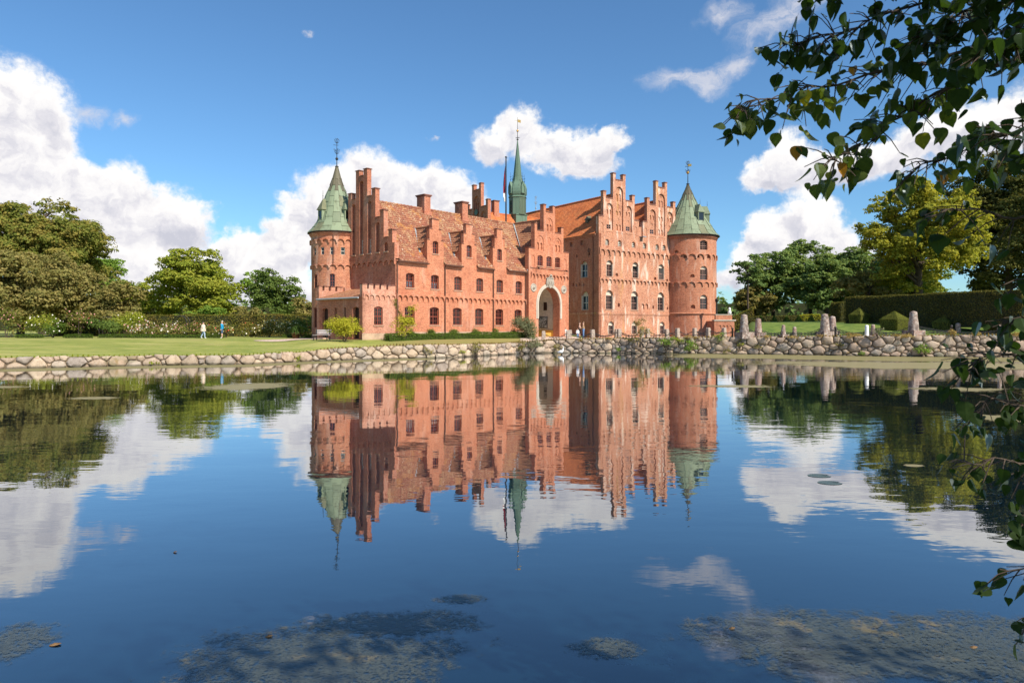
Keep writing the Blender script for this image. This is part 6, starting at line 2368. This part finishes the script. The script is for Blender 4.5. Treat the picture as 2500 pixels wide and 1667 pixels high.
def chain(label, a, b, sag, link_len=.2, r=.026):
    """hanging chain: every other link turned a quarter"""
    A, B = Vector(a), Vector(b)
    mid = (A + B) / 2
    L = (B - A).length
    n = max(6, int(L * 1.08 / (link_len * .8)))
    P = []
    for k in range(n + 1):
        t = k / n
        p = A.lerp(B, t)
        p.z -= sag * 4 * t * (1 - t)
        P.append(p - A)
    mb = MB()
    for k in range(n):
        p, q = P[k], P[k + 1]
        d = (q - p).normalized()
        s1 = d.cross(Vector((0, 0, 1))).normalized()
        s2 = d.cross(s1).normalized()
        s_ = (s1 if k % 2 else s2) * .055
        ext = d * (link_len * .12)
        loop = [p - ext * .3 + s_ * .5, p + d * .03 + s_, q - d * .03 + s_, q + ext * .3 + s_ * .5, q + ext * .3 - s_ * .5, q - d * .03 - s_, p + d * .03 - s_, p - ext * .3 - s_ * .5]
        mb.tube(loop + [loop[0]], r, 4, cap=False)
    o = put('iron_chain', mb, M_IRON, None, a)
    tag(o, label, 'chain', 'iron chains along the causeway')


for nm, row in (('front', front), ('back', back)):
    for i in range(len(row) - 1):
        chain(f'chain hanging from the {ordn[i]} to the {ordn[i + 1]} post of the {nm} causeway row', tops[(nm, i)], tops[(nm, i + 1)], .52)


def pillar(label, x, y, h, r0, r1, base, rz=.3, white=False):
    z = land_at(x, y)
    t = thing('stone_pillar', label, 'pillar', (x, y, z - .05), rz, 'tapered stone pillars along the causeway')
    bh = h * .24 if base else 0
    if base:
        mb = MB()
        w = base / 2
        mb.box(-w, w, -w, w, -.1, bh)
        put('base', mb, M_PILLAR, t)
    mb = MB()
    rp = random.Random(int(x * 10))
    k = [(r0 + (r1 - r0) * f + rp.uniform(-.012, .012), bh + .002 + (h - bh - r1 * .45) * f) for f in (0, .15, .3, .45, .6, .75, .9, 1)]
    mb.lathe(k + [(r1 * .75, h - r1 * .2), (0.02, h)], 14)
    put('shaft', mb, M_WHITE if white else M_PILLAR, t)
    return (x, y, z + h * .42)


pl = [pillar('first big stone pillar right of the stout tower', 22.75, 66.9, 2.3, .43, .30, 1.35), pillar('second stone pillar, behind the first big one', 25.4, 70.4, 1.95, .38, .26, 1.1), pillar('small stone pillar in the front row between the big ones', 26.2, 65.9, 1.22, .24, .16, .75),
      pillar('small stone pillar in the back row between the big ones', 28.8, 69.6, 1.0, .24, .17, .0), pillar('big reddish pillar of the close pair, nearer', 29.6, 64.6, 2.22, .46, .29, 1.15), pillar('big reddish pillar of the close pair, farther', 32.2, 68.6, 1.95, .40, .28, 1.0),
      pillar('small white-washed pillar beside the spiky plant', 32.9, 63.3, 1.08, .2, .15, 0, white=True), pillar('small stone pillar right of the white-washed one', 34.9, 66.0, 1.15, .23, .16, .6), pillar('lone big pale pillar before the tall hedge', 36.4, 61.9, 2.3, .46, .30, 1.32),
      pillar('small pillar beyond the lone big one, half behind leaves', 43.0, 65.8, 1.0, .26, .2, 0), pillar('small pillar at the right behind hanging leaves', 42.9, 60.1, .95, .2, .16, 0)]
chain('chain from the last causeway post to the first big pillar', tops[('front', 6)], pl[0], .45)
nmz = ['first big pillar', 'second pillar', 'front small pillar', 'back small pillar', 'nearer reddish pillar', 'farther reddish pillar', 'white-washed pillar', 'pillar beside the white-washed one', 'lone big pillar', 'half-hidden pillar', 'last small pillar']
for a, b in ((0, 2), (2, 4), (4, 6), (6, 8), (8, 10), (1, 3), (3, 5), (5, 7), (7, 9)):
    for dz in (0, -.16):
        chain(f'{"upper" if dz == 0 else "lower"} chain hanging between the {nmz[a]} and the {nmz[b]}', (pl[a][0], pl[a][1], pl[a][2] + dz), (pl[b][0], pl[b][1], pl[b][2] + dz), .42 - dz * .4)
for i, (x, y, lb) in enumerate(((21.6, 66.9, 'short black iron bollard left of the first big pillar'), (30.5, 64.4, 'short black iron bollard beside the reddish pillars'), (40.3, 62.6, 'short black iron bollard near the hanging leaves'))):
    z = land_at(x, y)
    mb = MB()
    mb.lathe([(.0, -.1), (.085, -.1), (.085, .80), (.11, .82), (.11, .86), (.07, .92), (0, .95)], 10)
    o = put('iron_bollard', mb, M_IRON, None, (x, y, z))
    tag(o, lb, 'bollard', 'black iron bollards')

# ------------------------------------------------------------------ people
def cloth(name, c):
    return plain(name, c, .85, .15, var=.12, scale=12)


SKIN = plain('skin', (.56, .33, .24), .6, .3, var=.05)


def person(label, x, y, z, h, rz, cols, pose='stand', hair=(.10, .07, .05), bag=None, long_coat=False):
    """one skinned body; faces take the clothing of the limb they belong to. cols: top, arms, legs, shoes (+ shins)"""
    k = h / 1.75
    st = .16 if pose == 'walk' else .02
    J = {'pelvis': (0, 0, .95, .145), 'spine': (0, .01, 1.13, .135), 'chest': (0, 0, 1.32, .155), 'neck': (0, 0, 1.49, .06), 'head0': (0, -.015, 1.59, .088), 'head1': (0, -.01, 1.685, .088),
         'shL': (-.17, 0, 1.41, .075), 'elL': (-.24, .03, 1.15, .05), 'waL': (-.22, -.08, .92, .038), 'haL': (-.21, -.12, .83, .035),
         'shR': (.17, 0, 1.41, .075), 'elR': (.24, .03, 1.15, .05), 'waR': (.22, -.08, .92, .038), 'haR': (.21, -.12, .83, .035),
         'hiL': (-.09, 0, .88, .10), 'knL': (-.10, -st * .9, .50, .068), 'anL': (-.10, -st * 1.0, .10, .045), 'toL': (-.11, -st - .15, .035, .04),
         'hiR': (.09, 0, .88, .10), 'knR': (.10, st * .3, .50, .068), 'anR': (.10, st * 1.5, .12, .045), 'toR': (.11, st * 1.5 - .15, .04, .04)}
    if pose == 'hug':
        J.update({'elR': (.28, -.06, 1.16, .05), 'waR': (.20, -.26, 1.10, .038), 'haR': (.13, -.33, 1.10, .035), 'elL': (-.28, -.06, 1.16, .05), 'waL': (-.20, -.26, 1.14, .038), 'haL': (-.13, -.33, 1.15, .035)})
    names = list(J)
    E_ = [('pelvis', 'spine'), ('spine', 'chest'), ('chest', 'neck'), ('neck', 'head0'), ('head0', 'head1'), ('chest', 'shL'), ('shL', 'elL'), ('elL', 'waL'), ('waL', 'haL'), ('chest', 'shR'), ('shR', 'elR'), ('elR', 'waR'), ('waR', 'haR'),
          ('pelvis', 'hiL'), ('hiL', 'knL'), ('knL', 'anL'), ('anL', 'toL'), ('pelvis', 'hiR'), ('hiR', 'knR'), ('knR', 'anR'), ('anR', 'toR')]
    me = bpy.data.meshes.new('body_cage')
    me.from_pydata([tuple(c * k for c in J[n][:3]) for n in names], [(names.index(a), names.index(b)) for a, b in E_], [])
    tmp = bpy.data.objects.new('body_cage', me)
    COL.objects.link(tmp)
    md = tmp.modifiers.new('skin', 'SKIN')
    if not me.skin_vertices:
        me.attributes  # layer is created with the modifier
    sv = me.skin_vertices[0].data if me.skin_vertices else None
    if sv is None:
        bm = bmesh.new(); bm.from_mesh(me); bm.verts.layers.skin.verify(); bm.to_mesh(me); bm.free()
        sv = me.skin_vertices[0].data
    for i, n in enumerate(names):
        r = J[n][3] * k * 1.18
        sv[i].radius = (r * (1.25 if n in ('chest', 'pelvis', 'spine') else 1), r)
        sv[i].use_root = (n == 'pelvis')
    ms = tmp.modifiers.new('sub', 'SUBSURF')
    ms.levels = ms.render_levels = 2
    dg = bpy.context.evaluated_depsgraph_get()
    dg.update()
    body = bpy.data.meshes.new_from_object(tmp.evaluated_get(dg))
    bpy.data.objects.remove(tmp)
    top, arms, legs, shoes, shin = cols
    mats = [top, arms, legs, shoes, shin, SKIN]
    body.materials.clear()
    for m_ in mats:
        body.materials.append(m_)
    seg = []
    for a, b in E_:
        key = 5 if b in ('head0', 'head1', 'neck') else 0 if b in ('spine', 'chest', 'shL', 'shR') else 1 if b in ('elL', 'elR', 'waL', 'waR') else 5 if b in ('haL', 'haR') else 2 if b in ('hiL', 'hiR', 'knL', 'knR') else 4 if b in ('anL', 'anR') else 3
        seg.append((Vector(J[a][:3]) * k, Vector(J[b][:3]) * k, key))
    for p in body.polygons:
        c = p.center
        best, bk = 1e9, 0
        for a, b, key in seg:
            ab = b - a
            t = max(0, min(1, (c - a).dot(ab) / ab.length_squared))
            d = (c - a - ab * t).length
            if d < best:
                best, bk = d, key
        p.material_index = bk
        p.use_smooth = True
    t = thing('person', label, 'person', (x, y, z), rz)
    link('body', body, t)
    mb = MB()
    mb.lathe([(.0, 1.80 * k)] + [((.105 * math.cos(a)) * k, (1.70 + .105 * math.sin(a)) * k) for a in (1.2, .8, .4, 0, -.3)], 10)
    hh = put('hair', mb, plain('hair_' + label[:12], hair, .7, var=.2), t, (0, .018 * k, 0))
    mb = MB()                               # nose and brow so that the head has a face
    mb.face([(-.015 * k, -.098 * k, 1.63 * k), (.015 * k, -.098 * k, 1.63 * k), (0, -.125 * k, 1.635 * k)])
    mb.face([(-.015 * k, -.098 * k, 1.63 * k), (0, -.125 * k, 1.635 * k), (0, -.095 * k, 1.68 * k)])
    mb.face([(.015 * k, -.098 * k, 1.63 * k), (0, -.125 * k, 1.635 * k), (0, -.095 * k, 1.68 * k)])
    put('nose', mb, SKIN, t)
    if long_coat:
        mb = MB()
        mb.lathe([(.27 * k, .78 * k), (.255 * k, .95 * k), (.21 * k, 1.2 * k), (.21 * k, 1.38 * k), (.1 * k, 1.5 * k)], 14)
        put('jacket', mb, top, t)
    if bag:
        mb = MB()
        mb.box(.22 * k, .3 * k, -.15 * k, .15 * k, .45 * k, .85 * k)
        mb.tube([(.26 * k, -.1 * k, .85 * k), (.2 * k, -.05 * k, 1.42 * k), (.26 * k, .1 * k, .85 * k)], .012, 5)
        put('shoulder_bag', mb, bag, t)
    return t


CREAM = cloth('cream_jacket', (.68, .55, .44))
JEANS = cloth('light_jeans', (.34, .42, .55))
BLUEJ = cloth('bright_blue_jacket', (.02, .28, .52))
NAVY = cloth('navy_shorts', (.06, .10, .18))
BLACK = cloth('black_cloth', (.015, .015, .018))
WHITEC = cloth('white_cloth', (.75, .74, .72))
TAN = cloth('tan_top', (.30, .19, .11))
BJEANS = cloth('blue_jeans', (.14, .24, .42))
x, y = -31.75, 70.2
person('walker in a cream jacket and pale jeans on the lawn', x, y, land_at(x, y), 1.68, R(110), (CREAM, CREAM, JEANS, WHITEC, JEANS), 'walk', (.05, .04, .035), JEANS, True)
x, y = -29.9, 70.4
person('man in a bright blue jacket and shorts on the lawn', x, y, land_at(x, y), 1.78, R(-80), (BLUEJ, BLUEJ, NAVY, WHITEC, SKIN), 'stand', (.45, .38, .32))
x, y = 7.15, 72.3
person('adult in a black dress on the causeway', x, y, land_at(x, y) + .02, 1.72, R(80), (BLACK, SKIN, BLACK, BLACK, SKIN), 'hug', (.07, .04, .03))
x, y = 7.55, 72.2
person('adult in a tan top and blue jeans hugging on the causeway', x, y, land_at(x, y) + .02, 1.74, R(-95), (TAN, TAN, BJEANS, BLACK, BJEANS), 'hug', (.20, .12, .07))
x, y = 6.92, 71.9
person('child in a white top and jeans in front of the couple', x, y, land_at(x, y) + .02, 1.08, R(0), (WHITEC, WHITEC, BJEANS, WHITEC, BJEANS), 'stand', (.15, .08, .05))
x, y = 5.72, 72.6
person('small child in white beside the gate posts', x, y, land_at(x, y) + .02, 1.15, R(40), (WHITEC, SKIN, WHITEC, WHITEC, SKIN), 'stand', (.35, .22, .12))
x, y = -40.2, 79.4
person('visitor in a white top among the roses', x, y, land_at(x, y), 1.7, R(-60), (WHITEC, WHITEC, NAVY, BLACK, NAVY), 'stand', (.3, .2, .12))

# goose standing in the shallows
gs = thing('white_goose', 'white goose at the waterline below the causeway', 'goose', (4.75, 66.2, 0), R(70))
mb = MB()
mb.tube([(0, .34, .22), (0, .22, .24), (0, .05, .28), (0, -.12, .32), (0, -.2, .42), (0, -.22, .58), (0, -.24, .7), (0, -.30, .74)], [.03, .10, .16, .15, .09, .05, .055, .05], 10)
put('body', mb, M_WHITE, gs)
mb = MB()
mb.tube([(0, -.32, .735), (0, -.42, .715)], [.03, .012], 6)
put('beak', mb, M_GILT, gs)
for sx in (-.06, .06):
    mb = MB()
    mb.tube([(sx, .03, .2), (sx, .03, -.1)], .016, 5)
    put('leg', mb, M_GILT, gs)

# ------------------------------------------------------------------ overhanging lime tree on the near bank
def lime_mat(name, lo, hi):
    m, t, b = mat(name)
    out = t.n['Material Output']
    oi = t.new('ShaderNodeObjectInfo').outputs['Random']
    tint = t.new('ShaderNodeAttribute', attribute_name='tint').outputs['Fac']
    p = geopos(t)
    c = t.mix(t.m('FRACT', t.m('ADD', oi, tint)), lo, hi)
    vein = t.noise(p, 60, 3, .6)
    c = t.mix(t.m('MULTIPLY', t.sstep(vein, .45, .7), .4), c, tuple(v * .55 for v in lo))
    df = t.new('ShaderNodeBsdfDiffuse', {0: c})
    tr = t.new('ShaderNodeBsdfTranslucent', {0: t.mix(1.0, c, (1.3, 1.5, .5), 'MULTIPLY')})
    mx = t.new('ShaderNodeMixShader', {0: .45, 1: df.outputs[0], 2: tr.outputs[0]})
    gl = t.new('ShaderNodeBsdfGlossy', {'Roughness': .55, 0: (.7, .8, .9)})
    m2 = t.new('ShaderNodeMixShader', {0: t.m('MULTIPLY', t.new('ShaderNodeFresnel', {'IOR': 1.3}).outputs[0], .22), 1: mx.outputs[0], 2: gl.outputs[0]})
    t.l.new(m2.outputs[0], out.inputs[0])
    return m


M_LIME = lime_mat('linden_leaf', (.030, .054, .014), (.120, .150, .030))
M_LIMEY = lime_mat('yellowing_linden_leaf', (.20, .19, .03), (.34, .28, .04))
M_LIMEO = lime_mat('orange_linden_leaf', (.36, .15, .03), (.42, .20, .05))


def leaf_mesh(seed, m):
    """heart-shaped toothed blade, folded along the midrib, tip drooping; lies in x-y, stalk at the origin, tip toward +y"""
    rr = random.Random(seed)
    half = [(0, .0), (.20, -.07), (.40, .02), (.50, .20), (.49, .38), (.42, .54), (.31, .70), (.17, .86), (0.0, 1.08)]
    fold, curl = rr.uniform(.0, .5), rr.uniform(-.2, .7)
    skew = rr.uniform(-.06, .06)
    mb = MB()

    def P(x, y):
        tooth = 1 + rr.uniform(-.06, .06)
        return ((x * tooth + skew * y) * .9, y, abs(x) * fold - curl * y * y * .5 + rr.uniform(-.01, .01))
    mid = [(skew * y * .9, y, -curl * y * y * .5) for _, y in half]
    for sx in (-1, 1):
        rim = [P(sx * x, y) for x, y in half]
        rim[0], rim[-1] = mid[0], mid[-1]
        for k in range(len(half) - 1):
            q = [mid[k], mid[k + 1], rim[k + 1], rim[k]]
            if k == 0:
                q = [mid[0], mid[1], rim[1]]
            elif k == len(half) - 2:
                q = [mid[k], mid[k + 1], rim[k]]
            mb.face(q if sx > 0 else q[::-1], True)
    return mb.mesh('leaf', m)


LEAFM = [leaf_mesh(s_, M_LIME) for s_ in range(14)] + [leaf_mesh(20, M_LIMEY), leaf_mesh(21, M_LIMEY), leaf_mesh(22, M_LIMEO)]
lt = thing('linden_tree', 'overhanging linden boughs with dark leaves framing the right of the view', 'tree', (6.2, -.6, .95))
T0 = Vector((6.2, -.6, .95))
mb = MB()
mb.tube([(0, 0, -.3), (.05, 0, 1.2), (-.05, .1, 3.0), (0, .1, 5.5), (.1, 0, 8.5)], [.42, .34, .30, .24, .1], 10)
put('trunk', mb, M_BARK, lt)
# boughs: each a list of (x, y, z) points in the place, from the trunk outwards
BOUGHS = [
    [(6.0, .0, 3.0), (3.4, 2.4, 4.15), (2.30, 3.2, 3.93), (1.75, 3.25, 3.81), (1.42, 3.25, 3.74), (1.16, 3.2, 3.66), (1.03, 3.15, 3.60)],
    [(6.1, -.2, 3.4), (3.2, 2.6, 3.95), (2.20, 3.2, 3.80), (1.92, 3.2, 3.66), (1.70, 3.15, 3.50), (1.50, 3.1, 3.38), (1.40, 3.05, 3.34)],
    [(6.0, 0, 2.9), (3.3, 2.7, 3.68), (2.35, 3.2, 3.52), (2.05, 3.2, 3.41), (1.80, 3.15, 3.30)],
    [(6.1, -.3, 4.2), (3.4, 2.4, 4.55), (2.30, 3.1, 4.28), (1.80, 3.2, 4.08), (1.50, 3.2, 3.97), (1.26, 3.2, 3.93)],
    [(6.1, -.3, 4.4), (3.2, 2.2, 4.8), (2.2, 2.9, 4.45), (1.85, 3.0, 4.28), (1.6, 3.05, 4.2), (1.35, 3.1, 4.16)],
    [(6.0, .1, 2.6), (3.2, 2.9, 3.28), (2.35, 3.2, 3.12), (2.10, 3.2, 3.16), (1.95, 3.15, 3.12)],
    [(6.0, .1, 2.3), (3.2, 2.9, 2.96), (2.45, 3.1, 2.87), (2.28, 3.1, 2.80)],
    [(6.0, .2, 2.1), (3.2, 2.9, 2.62), (2.40, 3.1, 2.64), (2.22, 3.1, 2.62)],
    [(6.0, .2, 1.9), (3.2, 2.9, 2.44), (2.45, 3.1, 2.46), (2.18, 3.1, 2.48), (2.06, 3.1, 2.40)],
    [(6.0, .2, 1.7), (3.2, 2.8, 2.18), (2.50, 3.1, 2.20), (2.20, 3.1, 2.28), (2.08, 3.1, 2.22)],
    [(6.0, .2, 1.5), (3.2, 2.8, 1.98), (2.45, 3.1, 1.98), (2.20, 3.1, 2.0), (2.00, 3.1, 1.98)],
    [(6.0, .2, 1.4), (3.2, 2.8, 1.80), (2.50, 3.1, 1.76), (2.30, 3.1, 1.70)],
    [(6.0, .2, 1.2), (3.0, 2.8, 1.62), (2.56, 3.0, 1.58), (2.36, 3.0, 1.54), (2.16, 3.0, 1.54)],
    [(6.0, .2, 1.1), (3.0, 2.8, 1.46), (2.60, 3.0, 1.42), (2.40, 3.0, 1.36), (2.26, 3.0, 1.30)],
    [(6.0, .2, 1.0), (3.0, 2.8, 1.30), (2.60, 3.0, 1.22), (2.44, 3.0, 1.15)],
    [(6.0, .2, 2.0), (3.0, 2.8, 2.3), (2.68, 3.0, 2.1), (2.60, 3.0, 1.85), (2.55, 3.0, 1.65)],
]
BOUGHS += [[(6, 0, 4.0), (3.2, 2.5, 4.3), (2.35, 3.0, 4.1), (2.0, 3.0, 3.98), (1.75, 3.0, 3.86)], [(6, 0, 3.8), (3.2, 2.5, 4.1), (2.4, 2.8, 3.95), (2.1, 2.8, 3.8), (1.85, 2.8, 3.68)], [(6, 0, 4.6), (3, 2.3, 4.6), (2.3, 2.7, 4.25), (2.0, 2.7, 4.1), (1.6, 2.75, 4.0)],
           [(6, 0, 3.2), (3, 2.5, 3.75), (2.4, 2.8, 3.6), (2.2, 2.8, 3.45), (1.95, 2.8, 3.38)], [(6, 0, 4.8), (3, 2.3, 4.8), (2.4, 2.6, 4.4), (2.1, 2.6, 4.2), (1.7, 2.7, 4.1)], [(6, 0, 3.0), (3, 2.5, 3.45), (2.5, 2.8, 3.35), (2.25, 2.8, 3.22)]]
NLEAF = [84, 60, 44, 100, 100, 22, 16, 26, 38, 38, 34, 24, 18, 18, 14, 22, 110, 104, 110, 80, 100, 46]
rr = random.Random(77)
made = 0
overflow = []
bcol = 0
for bi, bough in enumerate(BOUGHS):
    P = [Vector(p) for p in bough]
    mb = MB()
    dense = []
    for a, b in zip(P, P[1:]):
        for k in range(5):
            dense.append(a.lerp(b, k / 5))
    dense.append(P[-1])
    m_ = len(dense)
    wob = [d + Vector((math.sin(i * .9 + bi), math.cos(i * .7 + bi), math.sin(i * 1.3 + bi * 2))) * .012 for i, d in enumerate(dense)]
    mb.tube([tuple(d - T0) for d in wob], [max(.003, .022 * (1 - i / m_) ** 1.8) for i in range(m_)], 6)
    sites = []
    nt = NLEAF[bi]
    for q in range(nt):
        f = .36 + .64 * (q + rr.random()) / nt
        i = min(m_ - 2, int(f * (m_ - 1)))
        base = wob[i]
        dr = (wob[i + 1] - wob[i]).normalized()
        side = Vector((rr.uniform(-1, 1), rr.uniform(-1, 1), rr.uniform(-1.0, .75)))
        tl_ = rr.uniform(.05, .24) * (1.25 - f * .55)
        tip = base + (dr * .6 + side * .8).normalized() * tl_ + Vector((0, 0, -.015))
        mb.tube([tuple(base - T0), tuple((base + tip) / 2 + Vector((0, 0, .012)) - T0), tuple(tip - T0)], [.0035, .0026, .0018], 4, cap=False)
        for _ in range(2 if rr.random() < .45 else 1):
            sites.append((tip + Vector((rr.uniform(-.03, .03), rr.uniform(-.03, .03), rr.uniform(-.03, .02))), dr))
    bo = put('bough', mb, M_BARK, lt)
    for pos, dr in sites:
        r_ = rr.random()
        k = 14 + int(rr.random() * 2) if r_ < .05 else 16 if r_ < .075 else int(rr.random() * 14)
        s_ = rr.choice((rr.uniform(.028, .05), rr.uniform(.05, .07), rr.uniform(.06, .085)))
        # blades hang tip-down, faces turned every way
        q = Matrix.Rotation(rr.uniform(0, 2 * math.pi), 4, 'Z') @ Matrix.Rotation(rr.uniform(R(-150), R(-55)), 4, 'X') @ Matrix.Rotation(rr.uniform(-.6, .6), 4, 'Y')
        M_ = Matrix.Translation(pos - T0) @ q @ Matrix.Scale(s_, 4)
        if made < 298:
            lf = link('leaf', LEAFM[k], bo)
            lf.matrix_local = M_
            made += 1
        else:
            overflow.append((M_, k))
if overflow:
    vs, fs = [], []
    for M_, k in overflow:
        me = LEAFM[k]
        i0 = len(vs)
        vs += [tuple(M_ @ v.co) for v in me.vertices]
        fs += [tuple(i0 + j for j in p.vertices) for p in me.polygons]
    me = bpy.data.meshes.new('leaves')
    me.from_pydata(vs, [], fs)
    me.materials.append(M_LIME)
    link('leaves', me, lt, kind='stuff')
# the rest of the crown, over and behind the viewer: it keeps the near boughs in shade
blobs = []
rc = random.Random(9)
for k in range(46):
    blobs.append((rc.uniform(-5.0, 3.2), rc.uniform(-6.0, 1.2), rc.uniform(3.4, 9.0), rc.uniform(.7, 1.3), .8))
blobs = [b for b in blobs if not (b[1] > -.4 and b[2] < 4.6)]
Cc, Nn = blob_leaves(blobs, 150)
link('crown', leaf_cloud('crown', Cc, Nn, .17, FOL['dark']), lt)
